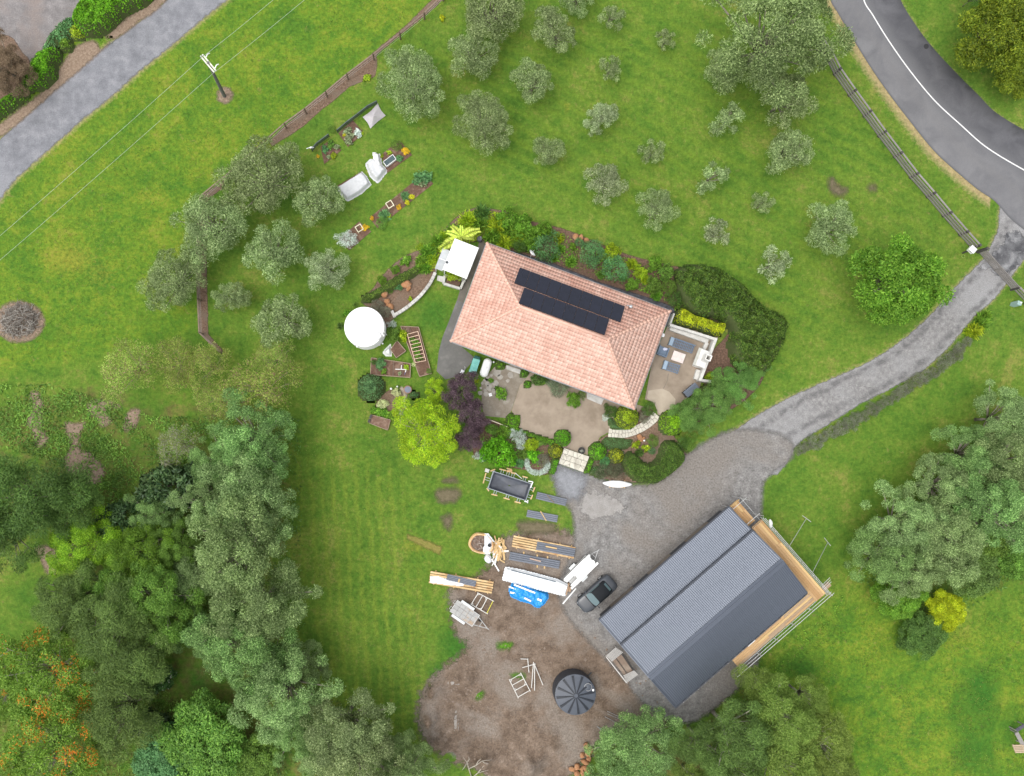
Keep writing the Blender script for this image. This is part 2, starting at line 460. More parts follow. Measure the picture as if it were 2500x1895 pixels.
# ---- the ground: one sheet, fine under the picture and coarse to the horizon
def ground():
    ax = lambda a, b, st: np.concatenate([[-600, -400, -250, -150, -100], np.arange(a, b, st), [100, 150, 250, 400, 600]])
    gx, gy = ax(-58, 72, .34), ax(-48, 58, .34)
    X, Y = np.meshgrid(gx, gy); nx, ny = len(gx), len(gy)
    idx = np.arange(nx * ny).reshape(ny, nx)
    q = np.stack([idx[:-1, :-1], idx[:-1, 1:], idx[1:, 1:], idx[1:, :-1]], -1).reshape(-1, 4)
    co = np.stack([X.ravel(), Y.ravel(), np.zeros(X.size)], 1)
    A = {k: np.zeros(X.shape) for k in ('pad', 'dry', 'lush', 'strA', 'strB', 'verge', 'woods', 'bare')}
    def area(k, poly, soft=1.5, v=1.0): A[k] = np.maximum(A[k], v * np.clip(.5 + sdf(X, Y, poly) / soft / 2, 0, 1))
    def blobs(k, f, lst):
        for x, y, rx, ry, v in lst:
            c = f(x, y); e = f(x + rx, y + ry); dx, dy = abs(e.x - c.x), abs(e.y - c.y)
            A[k] = np.maximum(A[k], v * np.exp(-(((X - c.x) / dx) ** 2 + ((Y - c.y) / dy) ** 2)))
    area('pad', pts(D, (-300, -300), (960, -300), (955, 0), (800, 125), (590, 300), (440, 430), (432, 720), (250, 760), (60, 800), (-300, 820)), 1.0)
    area('pad', pts(D, (1640, 1440), (1790, 1310), (1850, 1270), (2100, 1330), (2600, 1230), (2600, 2100), (1700, 2100), (1560, 1580)), 3)
    area('strA', pts(D, (980, 0), (1790, 0), (2100, 540), (1700, 800), (1460, 580), (1100, 440), (860, 330), (820, 130)), 4)
    area('strB', pts(D, (640, 1000), (860, 1010), (900, 1180), (930, 1330), (900, 1640), (700, 1600), (640, 1200)), 2)
    blobs('dry', D, [(150, 560, 80, 45, .85), (215, 590, 60, 60, .6), (330, 420, 90, 40, .5), (700, 60, 120, 60, .4), (760, 200, 70, 30, .4), (560, 60, 80, 60, .3),
                     (900, 1180, 60, 24, .7), (1100, 450, 100, 10, .3), (1700, 790, 50, 22, .5), (1480, 550, 120, 18, .45), (1750, 1480, 60, 40, .5), (1870, 1400, 60, 60, .5), (1960, 1560, 30, 80, .6), (2110, 1530, 60, 60, .4), (770, 960, 60, 60, .25), (720, 1180, 40, 90, .3), (930, 1040, 30, 40, .3), (960, 1180, 60, 20, .4),
                     (1380, 520, 40, 8, .5), (1225, 232, 12, 16, .8), (1280, 370, 16, 12, .5), (1640, 260, 20, 30, .5), (990, 260, 18, 20, .4)])
    blobs('lush', D, [(2120, 1500, 55, 90, .9), (2100, 1620, 45, 70, .9), (2185, 1570, 40, 100, .6), (1730, 1440, 70, 50, .7), (990, 1390, 60, 60, .9), (950, 1450, 40, 40, .8), (1160, 1060, 60, 30, .5), (1230, 1140, 20, 30, .6), (1250, 330, 60, 60, .45), (1000, 350, 40, 40, .35),
                      (940, 680, 70, 60, .7), (900, 620, 60, 60, .5), (1700, 1130, 60, 60, .35), (120, 720, 60, 40, .6), (310, 690, 60, 40, .5), (60, 1290, 70, 90, .5), (430, 1480, 40, 60, .8), (610, 1630, 40, 60, .6), (1180, 490, 60, 20, .3), (670, 280, 30, 40, .3), (710, 330, 12, 14, .8), (1780, 1290, 30, 30, .5), (1010, 610, 40, 40, .4)])
    blobs('bare', D, [(966, 1070, 22, 10, .75), (985, 1128, 12, 16, .6), (965, 1130, 8, 10, .7), (1150, 1138, 34, 12, .8), (1080, 1105, 14, 30, .3), (1570, 545, 50, 10, .45), (1640, 580, 40, 8, .4), (1760, 770, 30, 20, .35), (1700, 860, 26, 30, .55), (1690, 800, 8, 30, .5),
                      (1225, 250, 7, 14, .5), (1000, 1300, 12, 8, .5), (1660, 1560, 16, 20, .6), (1760, 1330, 26, 10, .6), (1730, 1400, 20, 12, .6), (1690, 1440, 12, 10, .5), (80, 900, 12, 45, .85), (160, 930, 20, 30, .9), (185, 1000, 18, 40, .9), (280, 905, 14, 14, .8), (225, 880, 30, 14, .7), (100, 1210, 12, 20, .9), (1915, 1590, 5, 8, .7),
                      (1805, 400, 20, 14, .75), (1887, 408, 6, 6, .95), (975, 1010, 8, 20, .4), (780, 970, 8, 26, .4), (870, 985, 4, 22, .35), (100, 860, 40, 8, .4), (1450, 110, 5, 5, .6), (1310, 170, 6, 6, .5), (1395, 345, 8, 6, .6), (1520, 398, 8, 6, .6), (1640, 455, 6, 6, .5), (1650, 590, 8, 8, .4)])
    area('lush', pts(cN, (1830, 150), (1960, 130), (2090, 180), (2110, 330), (2050, 430), (2090, 653), (1960, 660), (1950, 560), (1900, 640), (1810, 660), (1800, 520), (1860, 420), (1780, 330)), .5, .66)
    blobs('bare', D, [(x + 4, y + r * .5, 9, 7, .62) for x, y, r in ((1437, 88, 22), (1318, 150, 26), (1410, 330, 28), (1533, 385, 34), (1573, 260, 36), (1648, 440, 24), (1545, 505, 30), (1670, 572, 36), (1303, 398, 43), (1415, 452, 43), (1182, 330, 36), (1295, 257, 36), (1195, 70, 48), (1152, 178, 46))])
    area('woods', pts(D, (180, 800), (330, 840), (620, 830), (650, 1000), (640, 1400), (820, 1560), (860, 1700), (-200, 1900), (-200, 1380), (110, 1370), (120, 1230), (60, 1150), (-100, 1100), (-50, 860)), 2, .62)
    area('woods', pts(D, (1850, 1240), (2000, 1080), (2230, 900), (2400, 1230), (2060, 1330), (1960, 1380)), 2, .6)
    area('woods', pts(D, (1300, 1600), (1500, 1560), (1600, 1480), (1700, 1490), (1800, 1660), (1300, 1720)), 2, .8)
    dl = seg_dist(X, Y, ROAD_L, False); dr = seg_dist(X, Y, ROAD_R, False)
    A['verge'] = np.maximum(A['verge'], 1.15 * np.clip(1 - np.abs(dl - .1) / 1.5, 0, 1) * (sdf(X, Y, DRIVE) < -1.0))
    A['verge'] = np.maximum(A['verge'], .62 * np.clip(1 - dr / .7, 0, 1))
    for ln, w, v in ((DRIVE_L, .9, .72), (DRIVE_R[:9], .8, .7), (TRACK_R, 1.0, .85), (TRACK_L, 1.0, .8)):
        A['verge'] = np.maximum(A['verge'], v * np.clip(1 - seg_dist(X, Y, ln, False) / w, 0, 1))
    me = fast_mesh('ground', co, q, {k: ('POINT', v.ravel()) for k, v in A.items()}, grass_mat(), True)
    return struct(inst('ground', me))
ground()

# ---- the sealed road: a curved strip that knows how far across it each point lies
def ribbon(name, left, right, z, material, n=90, k=10):
    l = smooth_line(left, 8); r = smooth_line(right, 8)
    def at(ln, t):
        a = t * (len(ln) - 1); i = min(int(a), len(ln) - 2); return ln[i].lerp(ln[i + 1], a - i)
    def even(ln):
        d = [0]
        for i in range(1, len(ln)): d.append(d[-1] + (ln[i] - ln[i - 1]).length)
        o = []; j = 0
        for s in np.linspace(0, d[-1], n):
            while j < len(d) - 2 and d[j + 1] < s: j += 1
            o.append(ln[j].lerp(ln[j + 1], (s - d[j]) / max(1e-9, d[j + 1] - d[j])))
        return o
    l, r = even(l), even(r); co = []; lat = []
    for i in range(n):
        for j in range(k + 1):
            p = l[i].lerp(r[i], j / k); co.append((p.x, p.y, z)); lat.append(j / k)
    idx = np.arange(n * (k + 1)).reshape(n, k + 1)
    q = np.stack([idx[:-1, :-1], idx[:-1, 1:], idx[1:, 1:], idx[1:, :-1]], -1).reshape(-1, 4)
    return inst(name, fast_mesh(name, co, q, {'lat': ('POINT', lat)}, material, True))
def road_mat():
    m, nt, N, L = _new('asphalt')
    tc = N.new('ShaderNodeTexCoord'); co = tc.outputs['Object']; b = principled(N, .7, .35)
    n1 = noise_node(N, L, co, .35, 7, .62, .5); nf = noise_node(N, L, co, 22, 3, .7)
    la = attr(N, 'lat').outputs['Fac']
    # the inside lane is still wet: darker and smoother; the outside lane has dried pale
    wv = math_node(N, L, 'ADD', la, math_node(N, L, 'MULTIPLY_ADD', n1.outputs[0], .8, -.4))
    wet = map_range(N, L, wv, .42, .66)
    dryc = ramp(N, [(.35, (.130, .129, .136)), (.65, (.180, .178, .183))]); L.new(n1.outputs[0], dryc.inputs[0])
    wetc = ramp(N, [(.35, (.065, .065, .072)), (.65, (.115, .114, .122))]); L.new(n1.outputs[0], wetc.inputs[0])
    c = mix_col(N, L, wet, dryc.outputs[0], wetc.outputs[0])
    ed = map_range(N, L, la, 0, .035); c = mix_col(N, L, ed, (.10, .10, .105), c)
    ed2 = map_range(N, L, wv, .88, 1.05); c = mix_col(N, L, ed2, c, (.045, .045, .048))
    tr = map_range(N, L, math_node(N, L, 'ABSOLUTE', math_node(N, L, 'SUBTRACT', la, .30)), .02, .09, .45, 0); c = mix_col(N, L, tr, c, (.155, .152, .155))
    v = map_range(N, L, nf.outputs[0], .25, .75, .82, 1.18)
    hs = N.new('ShaderNodeHueSaturation'); L.new(v, hs.inputs['Value']); L.new(c, hs.inputs['Color']); L.new(hs.outputs[0], b.inputs['Base Color'])
    L.new(map_range(N, L, wet, 0, 1, .8, .5), b.inputs['Roughness'])
    bp = N.new('ShaderNodeBump'); bp.inputs['Strength'].default_value = .25; bp.inputs['Distance'].default_value = .02
    L.new(nf.outputs[0], bp.inputs['Height']); L.new(bp.outputs[0], b.inputs['Normal'])
    out(N, L, b.outputs[0]); return m
struct(ribbon('road', ROAD_L, ROAD_R, .030, road_mat()))
lc = smooth_line(LINE_C, 10)
lo = []; hi = []
for i, p in enumerate(lc):
    d = (lc[min(i + 1, len(lc) - 1)] - lc[max(i - 1, 0)]).normalized(); n_ = Vector((-d.y, d.x, 0)) * .058
    lo.append(p - n_); hi.append(p + n_)
struct(ribbon('road_marking', lo, hi, .034, mat('road_paint', (.80, .80, .78), (.58, .58, .57), 9, .6), 160, 1))
tag(MB().lathe([(.26, .034), (.26, .045), (.22, .05), (.22, .046), (.0, .046)], 20, cC(1655, 265), False).build('manhole_cover', mat('cast_iron', (.035, .035, .037), rough=.6)), 'dark round iron cover in the wet lane of the road', 'manhole cover')

GRAVEL = [(.30, (.150, .145, .143)), (.45, (.200, .194, .191)), (.55, (.245, .238, .233)), (.70, (.310, .300, .293))]
YGRAVEL = [(.30, (.125, .119, .114)), (.45, (.180, .173, .166)), (.55, (.220, .212, .204)), (.70, (.285, .275, .265))]
sheet('driveway', DRIVE, .012, sheet_mat('drive_gravel', GRAVEL, 2.2, (.265, .262, .262), .1, .28, .1, track=((.115, .112, .112), 1.15, 1.75), fscale=9, fine=(.68, 1.32)), .3, center=DRIVE_C, smooth_poly=False)
sheet('gravel_yard', YARD, .016, sheet_mat('yard_gravel', YGRAVEL, 1.3, (.195, .176, .158), .12, .5, .3, fscale=6, fine=(.58, 1.42)), .3)
# worn concrete apron at the yard's mouth
sheet('concrete_apron', pts(D, (1255, 1075), (1290, 1062), (1345, 1088), (1340, 1105), (1295, 1120), (1262, 1110)), .020, sheet_mat('apron', [(.35, (.25, .235, .22)), (.65, (.31, .295, .28))], 1.5, amp=1.1, width=.12), .25)
sheet('stone_chip_patch', pts(D, (1198, 1010), (1262, 1028), (1248, 1075), (1212, 1068)), .022, sheet_mat('blue_chip', [(.35, (.20, .205, .22)), (.65, (.265, .27, .285))], 2.5, amp=.9, width=.6), .25)
sheet('junction_seal', pts(y2, (760, 800), (930, 600), (1060, 470), (1260, 290), (1330, 90), (1600, 60), (1700, 300), (1700, 560), (1500, 760), (1220, 950), (1040, 860), (950, 800)), .020, sheet_mat('damp_seal', [(.35, (.055, .055, .06)), (.65, (.14, .14, .145))], .9, (.30, .30, .305), .45, .8, .1, rough=.6), .25)
def mound(X, Y, S):
    Z = np.zeros(X.shape)
    for x, y, r, h in ((930, 1490, 24, .9), (922, 1550, 24, 1.3), (935, 1610, 22, 1.1), (1000, 1462, 24, .6), (1040, 1645, 28, 1.1), (1110, 1660, 30, .9), (985, 1570, 30, .5), (1090, 1590, 30, .3), (1180, 1600, 40, .4), (965, 1645, 14, -.6), (1150, 1650, 20, .7)):
        c = D(x, y); s = r / 21.2
        Z += h * np.exp(-((X - c.x) ** 2 + (Y - c.y) ** 2) / s ** 2)
    w = np.clip(Z / .25, 0, 1)
    return Z * np.clip(S / .9, 0, 1) * (1 + .9 * gnoise(X, Y, .9, 3) + .5 * gnoise(X, Y, 2.3, 5)) + w * np.clip(S / 1, 0, 1) * (.08 * gnoise(X, Y, .9, 8) + .03)
sheet('dirt_yard', DIRT, .006, sheet_mat('dirt', [(.28, (.090, .063, .045)), (.45, (.146, .106, .077)), (.58, (.186, .138, .103)), (.72, (.262, .206, .162))], .9, (.215, .180, .150), .2, 1.4, .4, fscale=6, fine=(.6, 1.4), bump=.8), .3, zf=mound)
for i, (x, y, rx, ry) in enumerate([(985, 1560, 24, 44), (980, 1475, 34, 24), (1000, 1612, 30, 18), (1187, 1558, 9, 9), (930, 1520, 16, 30)]):
    sheet('clay_patch', [D(x + rx * math.cos(a), y + ry * math.sin(a)) for a in np.linspace(0, 6.28, 9)[:-1]], .011, MATS.get('clay') or sheet_mat('clay', [(.35, (.22, .195, .17)), (.65, (.33, .305, .28))], 1.6, amp=1.0, width=.6), .2, zf=mound)
for i, (x, y, rx, ry) in enumerate([(1030, 1498, 14, 12), (1014, 1545, 8, 14), (1062, 1612, 24, 12), (1186, 1574, 14, 10), (1150, 1640, 10, 6), (1090, 1395, 16, 8), (1120, 1460, 14, 6)]):
    sheet('grass_patch', [D(x + rx * math.cos(a), y + ry * math.sin(a)) for a in np.linspace(0, 6.28, 9)[:-1]], .013, MATS.get('weed') or sheet_mat('weed', [(.35, (.045, .15, .012)), (.65, (.11, .235, .018))], 3, amp=.6, width=.3), .2, zf=mound)

sheet('gravel_track', TRACK, .010, sheet_mat('track_gravel', [(.30, (.142, .145, .158)), (.5, (.200, .203, .220)), (.70, (.275, .275, .29))], .9, (.235, .237, .253), .09, .35, .15, fscale=9, fine=(.75, 1.25)), .4, smooth_poly=False)
sheet('grey_forecourt', pts(cA, (-200, -200), (700, -200), (560, 20), (480, 110), (340, 230), (230, 370), (90, 420), (-200, 470)), .008, sheet_mat('forecourt', [(.30, (.145, .133, .13)), (.5, (.20, .186, .184)), (.7, (.27, .25, .245))], .9, (.225, .19, .175), .2, .8, .3, fscale=9), .4)
MULCH = [(.28, (.082, .052, .036)), (.45, (.150, .097, .066)), (.58, (.215, .145, .102)), (.72, (.30, .215, .155))]
mulch = sheet_mat('mulch', MULCH, 5.5, (.175, .130, .095), .5, .16, .06, fscale=14, fine=(.6, 1.4), bump=.8)
pale_mulch = sheet_mat('pale_mulch', [(.3, (.16, .112, .078)), (.5, (.245, .178, .128)), (.7, (.34, .265, .20))], 4.5, amp=.35, width=.2, fscale=12)
soil = sheet_mat('soil', [(.3, (.075, .048, .034)), (.5, (.135, .082, .058)), (.7, (.22, .140, .10))], 5, amp=.12, width=.05, fscale=14, fine=(.6, 1.4), bump=.8)
sheet('mulch_strip', pts(cA, (640, 320), (700, 270), (580, 380), (420, 520), (300, 620), (120, 780), (0, 870), (-60, 850), (60, 740), (200, 640), (330, 520), (400, 400), (480, 300), (600, 260)), .014, pale_mulch, .3)
sheet('mulch_strip', pts(cA, (1060, -20), (1000, 60), (880, 140), (790, 210), (720, 250), (680, 230), (800, 120), (900, 40), (960, -40)), .014, pale_mulch, .3)
sheet('mulch_strip', pts(cA, (-60, 280), (60, 230), (140, 330), (190, 400), (160, 520), (60, 640), (-60, 660)), .014, mulch, .3)
# bark strips under the paddock fence and the orchard edge
sheet('bark_strip', pts(cB, (1020, -30), (960, -30), (900, 20), (760, 160), (580, 310), (380, 480), (180, 640), (0, 790), (-115, 900), (-90, 930), (20, 860), (110, 800), (220, 700), (300, 640), (400, 550), (480, 520), (560, 490), (575, 420), (570, 350), (700, 240), (840, 130), (950, 40)), .010, mulch, .2, smooth_poly=False)
sheet('bark_strip', pts(D, (486, 385), (470, 400), (432, 425), (420, 560), (428, 640), (432, 720), (442, 732), (480, 766), (484, 760), (450, 722), (448, 640), (446, 560), (450, 430), (480, 408)), .010, mulch, .2, smooth_poly=False)
sheet('bark_ring', [cA(1428 + 50 * math.cos(a), 606 + 50 * math.sin(a)) for a in np.linspace(0, 6.28, 13)[:-1]], .010, pale_mulch, .15)
sheet('bark_ring', [cD(140 + 158 * math.cos(a) - 20, 480 + 128 * math.sin(a)) for a in np.linspace(0, 6.28, 13)[:-1]], .010, pale_mulch, .2)
# garden beds round the house
sheet('garden_bed', pts(cG, (1600, 120), (1400, 210), (1200, 420), (1020, 570), (940, 590), (760, 690), (570, 870), (480, 1000), (360, 1120), (440, 1200), (560, 1340), (640, 1420), (720, 1300), (900, 1170), (1060, 1000), (1160, 830), (1330, 560), (1640, 480), (1800, 480), (2000, 200), (1800, 140)), .008, mulch, .2)
sheet('garden_bed', pts(cH, (-120, 120), (60, 170), (400, 250), (620, 340), (900, 450), (1200, 530), (1290, 570), (1250, 860), (1080, 800), (700, 680), (300, 520), (0, 420), (-170, 380), (-150, 200)), .009, soil, .2)
sheet('garden_bed', pts(cH, (1290, 860), (1650, 1000), (1640, 1090), (1500, 1250), (1480, 1420), (1540, 1560), (1680, 1450), (1760, 1350), (1700, 1100), (1600, 960)), .008, soil, .2)
sheet('garden_bed', pts(cJ, (30, 560), (170, 530), (340, 590), (720, 700), (800, 800), (690, 1020), (560, 1000), (300, 950), (120, 890), (20, 840)), .008, soil, .2)
sheet('garden_bed', pts(cJ, (1060, 870), (1180, 690), (1400, 640), (1640, 580), (1700, 520), (1840, 700), (1960, 830), (1990, 860), (1880, 960), (1700, 1090), (1500, 1100), (1200, 1070), (1060, 1030)), .008, mulch, .2)
sheet('garden_bed', pts(cJ, (1180, 380), (1240, 340), (1520, 440), (1600, 400), (1640, 470), (1560, 560), (1400, 630), (1250, 620), (1190, 520)), .009, soil, .2)
sheet('garden_bed', pts(cI, (560, 680), (700, 690), (735, 760), (720, 900), (640, 930), (470, 870), (430, 820)), .010, mulch, .2)
sheet('garden_bed', pts(cH, (1560, 1480), (1900, 1330), (1920, 1440), (1700, 1640), (1300, 1780), (1250, 1720), (1400, 1620)), .008, soil, .25)
sheet('damp_path', pts(cH, (-180, 380), (0, 420), (300, 510), (700, 670), (1080, 790), (1240, 850), (1260, 900), (1190, 1010), (1150, 1000), (1210, 880), (600, 680), (0, 470), (-200, 470)), .014, sheet_mat('painted_shade', [(.35, (.045, .046, .055)), (.65, (.10, .10, .115))], 2, amp=.15, width=.08, rough=.6), .2, smooth_poly=False)  # dark sheet painting the house's shade on the ground along its north side

# bare earth slips on the woodland slope
for cs in (((190, 940), (230, 920), (270, 1000), (262, 1120), (300, 1230), (230, 1280), (210, 1180), (170, 1110), (200, 1040)), ((410, 1120), (480, 1125), (540, 1120), (500, 1190), (510, 1290), (560, 1300), (640, 1380), (650, 1460), (560, 1520), (470, 1480), (410, 1370), (440, 1260)), ((560, 990), (640, 975), (755, 1015), (660, 1030), (700, 1110), (640, 1140), (610, 1080), (570, 1060)), ((810, 1050), (880, 1035), (850, 1140), (780, 1160))):
    sheet('bare_earth', pts(cD, *cs), .02, pale_mulch, .25)
sheet('bare_earth', pts(cE, (225, 250), (290, 225), (350, 270), (330, 330), (350, 400), (300, 400), (260, 320)), .02, pale_mulch, .25)
for cs in (((1105, 1020), (1125, 1010), (1150, 1050), (1205, 1080), (1190, 1105), (1140, 1108), (1108, 1070)), ((1335, 1055), (1360, 1052), (1368, 1078), (1340, 1085))):
    sheet('bare_earth', pts(cC, *cs), .012, MATS.get('worn') or sheet_mat('worn', [(.3, (.095, .085, .045)), (.7, (.19, .155, .10))], 3, amp=.45, width=.35), .15)
for cs in (((945, 1060), (990, 1058), (985, 1082), (950, 1084)), ((955, 1120), (975, 1115), (970, 1145)), ((1125, 1128), (1195, 1132), (1190, 1150), (1130, 1148)), ((960, 1035), (985, 1034), (984, 1042), (962, 1042))):
    sheet('bare_earth', pts(D, *cs), .012, MATS['worn'], .15)
sheet('dry_grass_patch', pts(cK, (65, 178), (225, 232), (392, 300), (368, 366), (200, 290), (55, 215)), .012, sheet_mat('straw_grass', [(.3, (.15, .155, .03)), (.7, (.27, .225, .07))], 3, amp=.3, width=.15), .15, smooth_poly=False)
# ================================================================== THE HOUSE
M_wall = mat('render_wall', (.62, .56, .48), (.55, .49, .42), 2, .85, .1)
M_glass = mat('window_glass', (.03, .04, .05), rough=.08, spec=.6)
M_white = mat('white_paint', (.80, .80, .79), (.74, .74, .73), 3, .5)
M_conc = mat('concrete', (.300, .245, .188), (.240, .192, .145), 1.0, .85, .15, c3=(.185, .145, .106), scale3=.35)
M_conc_w = mat('pale_concrete', (.56, .55, .52), (.44, .43, .40), 3, .85, .2, c3=(.36, .34, .31), scale3=1.2)
M_dkmetal = mat('dark_metal', (.05, .052, .058), rough=.45, spec=.4)
M_steel = mat('galvanised_steel', (.56, .57, .58), (.44, .45, .47), 6, .45, 0, .5)
def tile_mat():
    m, nt, N, L = _new('terracotta_tile')
    tc = N.new('ShaderNodeTexCoord'); co = tc.outputs['Object']; b = principled(N, .8, .2)
    tv = attr(N, 'tv').outputs['Fac']; gr = attr(N, 'grime_and_shade').outputs['Fac']; va = attr(N, 'vale').outputs['Fac']
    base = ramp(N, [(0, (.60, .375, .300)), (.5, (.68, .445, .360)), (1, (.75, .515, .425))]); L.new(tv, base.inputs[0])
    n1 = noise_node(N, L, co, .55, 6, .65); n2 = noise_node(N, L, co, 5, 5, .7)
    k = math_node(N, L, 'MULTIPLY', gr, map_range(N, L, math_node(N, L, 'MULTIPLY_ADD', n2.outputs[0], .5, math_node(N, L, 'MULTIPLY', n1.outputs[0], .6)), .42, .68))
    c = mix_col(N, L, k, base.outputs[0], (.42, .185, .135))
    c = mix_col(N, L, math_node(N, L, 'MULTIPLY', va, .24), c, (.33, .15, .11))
    L.new(c, b.inputs['Base Color']); out(N, L, b.outputs[0]); return m
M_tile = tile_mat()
hN, hE, hS, hW_ = P(1187.9, 593.3, 2.55), P(1636.7, 758.5, 2.55), P(1549, 1000.6, 2.55), P(1100, 833.4, 2.55)
hc = (hN + hE + hS + hW_) / 4
u = ((hE - hN) + (hS - hW_)).normalized(); hrz = math.atan2(u.y, u.x)
HL = ((hE - hN).length + (hS - hW_).length) / 4; HW = ((hW_ - hN).length + (hS - hE).length) / 4
EZ, PITCH = 2.55, math.tan(R(21.5)); RZ_ = EZ + HW * PITCH
house = thing('house', 'single-storey house with a faded pink tiled hip roof and black solar panels', 'house', (hc.x, hc.y, 0), hrz)
def h2l(p):
    d = Vector((p.x - hc.x, p.y - hc.y, 0)); d.rotate(Matrix.Rotation(-hrz, 3, 'Z')); return Vector((d.x, d.y, p.z))
MB().box((0, 0, 1.25), (HL * 2 - 1.2, HW * 2 - 1.2, 2.5)).build('wall', M_wall, house)
for sx, sy, w, y0, hh in ((-6, -1, 2.0, .9, 1.2), (-2.5, -1, 2.4, .05, 2.05), (1.5, -1, 1.8, .9, 1.2), (5.5, -1, 2.6, .05, 2.05), (-6, 1, 1.4, 1.1, 1.0), (-2, 1, 1.6, 1.1, 1.0), (3, 1, 1.6, 1.1, 1.0), (7, 1, 1.2, 1.1, 1.0)):
    wy = sy * (HW - .6)
    f = MB().box((sx, wy, y0 + hh / 2), (w + .12, .1, hh + .12)).build('window', M_white, house)
    MB().box((sx, wy + sy * .052, y0 + hh / 2), (w, .01, hh)).build('pane', M_glass, f)
for sx in (-1, 1):
    f = MB().box((sx * (HL - .6), .5, 1.1), (.1, 2.2, 2.1)).build('window', M_white, house)
    MB().box((sx * (HL - .548), .5, 1.1), (.01, 2.05, 1.95)).build('pane', M_glass, f)
MB().box((0, 0, EZ - .13), (HL * 2 - .1, HW * 2 - .1, .06)).build('soffit', M_white, house)
gut = MB()
for sy in (-1, 1): gut.box((0, sy * (HW + .01), EZ - .08), (HL * 2 + .12, .12, .11))
for sx in (-1, 1): gut.box((sx * (HL + .01), 0, EZ - .082), (.12, HW * 2 - .13, .11))
gut.build('gutter', mat('gutter_grey', (.30, .31, .33), rough=.5), house)
# roof: overlapping courses of barrel tiles, one mesh to a course
def courses(axis, sgn, grime_and_shade):
    """axis 'x': long slope at y = sgn*HW rising to the ridge; 'y': hip end"""
    half = HL if axis == 'x' else HW
    dep, rib = .36, .28; n = int(HW / dep + .999); rr = random.Random(hash((axis, sgn)) % 99 if False else (7 if axis == 'x' else 13) + sgn)
    for c in range(n):
        t0, t1 = c * dep, min(HW, (c + 1) * dep + .03)
        w0 = half - t0
        if w0 < .05: break
        st = rib / 6; k = int(2 * w0 / st) + 1; xs = np.linspace(-w0, w0, k + 1)
        co = []; q = []; tv = []; gv = []; va = []
        tid = {}
        for i, x in enumerate(xs):
            tt = min(t1, half - abs(x)); tt = max(tt, t0)
            ph = abs(math.sin(math.pi * x / rib)); bump = .055 * ph
            lift = .022
            for t, dz in ((t0 + .012, lift - .022), (t0, lift), (tt, 0.0)):
                z = EZ + t * PITCH + dz + bump + .012
                co.append((x, sgn * (HW - t), z) if axis == 'x' else (sgn * (HL - t), x, z))
        for i in range(k):
            a, b = 3 * i, 3 * (i + 1)
            f1, f2 = (a, b, b + 1, a + 1), (a + 1, b + 1, b + 2, a + 2)
            flip = (axis == 'x') == (sgn > 0)
            if flip: f1, f2 = f1[::-1], f2[::-1]
            q += [f1, f2]
            t = int(math.floor((xs[i] + half) / (rib * 1.0)))
            if t not in tid: tid[t] = rr.random()
            valley = 1 - abs(math.sin(math.pi * (xs[i] + xs[i + 1]) / 2 / rib))
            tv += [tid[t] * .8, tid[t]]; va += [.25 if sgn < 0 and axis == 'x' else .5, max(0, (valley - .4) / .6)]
            gv += [grime_and_shade, grime_and_shade]
        me = fast_mesh('tile_course', co, q, {'tv': ('FACE', tv), 'grime_and_shade': ('FACE', gv), 'vale': ('FACE', va)}, M_tile)
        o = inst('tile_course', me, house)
for a, s, g in (('x', 1, .75), ('x', -1, .25), ('y', -1, .6), ('y', 1, .1)): courses(a, s, g)  # weight mixes real grime with each slope's light and dark, painted into the tiles
M_cap = mat('ridge_tile', (.66, .42, .33), (.58, .35, .27), 3, .8)
rg = HL - HW
MB().path([(-rg, 0, RZ_ + .02), (rg, 0, RZ_ + .02)], .17, 10).build('ridge_cap', M_cap, house, True)
for sx in (-1, 1):
    for sy in (-1, 1):
        n = 18; o = MB()
        for i in range(n):
            a, b = i / n, (i + 1) / n + .012
            p0 = Vector((sx * (HL - HW * a), sy * HW * (1 - a), EZ + HW * a * PITCH + .03)); p1 = Vector((sx * (HL - HW * b), sy * HW * (1 - b), EZ + HW * b * PITCH + .03))
            o.path([p0, p1], [.150, .128], 8)
        o.build('hip_cap', M_cap, house, True)
# flue, satellite dish
def roof_z(p):
    l = h2l(p); t = min(HL - abs(l.x), HW - abs(l.y)); return EZ + t * PITCH
def roof_at(x, y):
    z = 3.5
    for _ in range(6): z = roof_z(P(x, y, z))
    return P(x, y, z)
fp = h2l(roof_at(1535, 752)); MB().lathe([(.09, -.3), (.09, .75), (.16, .76), (.17, .86), (.10, .95)], 14, fp).build('flue', M_steel, house, True)
MB().box((fp.x, fp.y, fp.z - .02), (.5, .5, .06)).build('flue_flashing', mat('lead_grey', (.33, .34, .36), rough=.5), house)
dp = P(1297, 624, 3.2)
dish = thing('satellite_dish', 'small white satellite dish above the gutter of the pink roof', 'satellite dish', (dp.x, dp.y, 2.5), R(40))
MB().path([(0, 0, -.1), (0, 0, .5), (.1, .1, .62)], .025, 8).build('mast', M_steel, dish)
MB().lathe([(.0, .0), (.16, .02), (.30, .09), (.38, .16), (.37, .17), (.29, .11), (.15, .04), (0, .02)], 22, (0, 0, 0), False).build('reflector', M_white, dish, True).matrix_local = Matrix.Translation((.12, .12, .65)) @ Matrix.Rotation(R(62), 4, 'Y')
MB().path([(.15, .12, .6), (.5, .2, .75), (.56, .2, .85)], .018, 6).build('feed_arm', M_steel, dish)
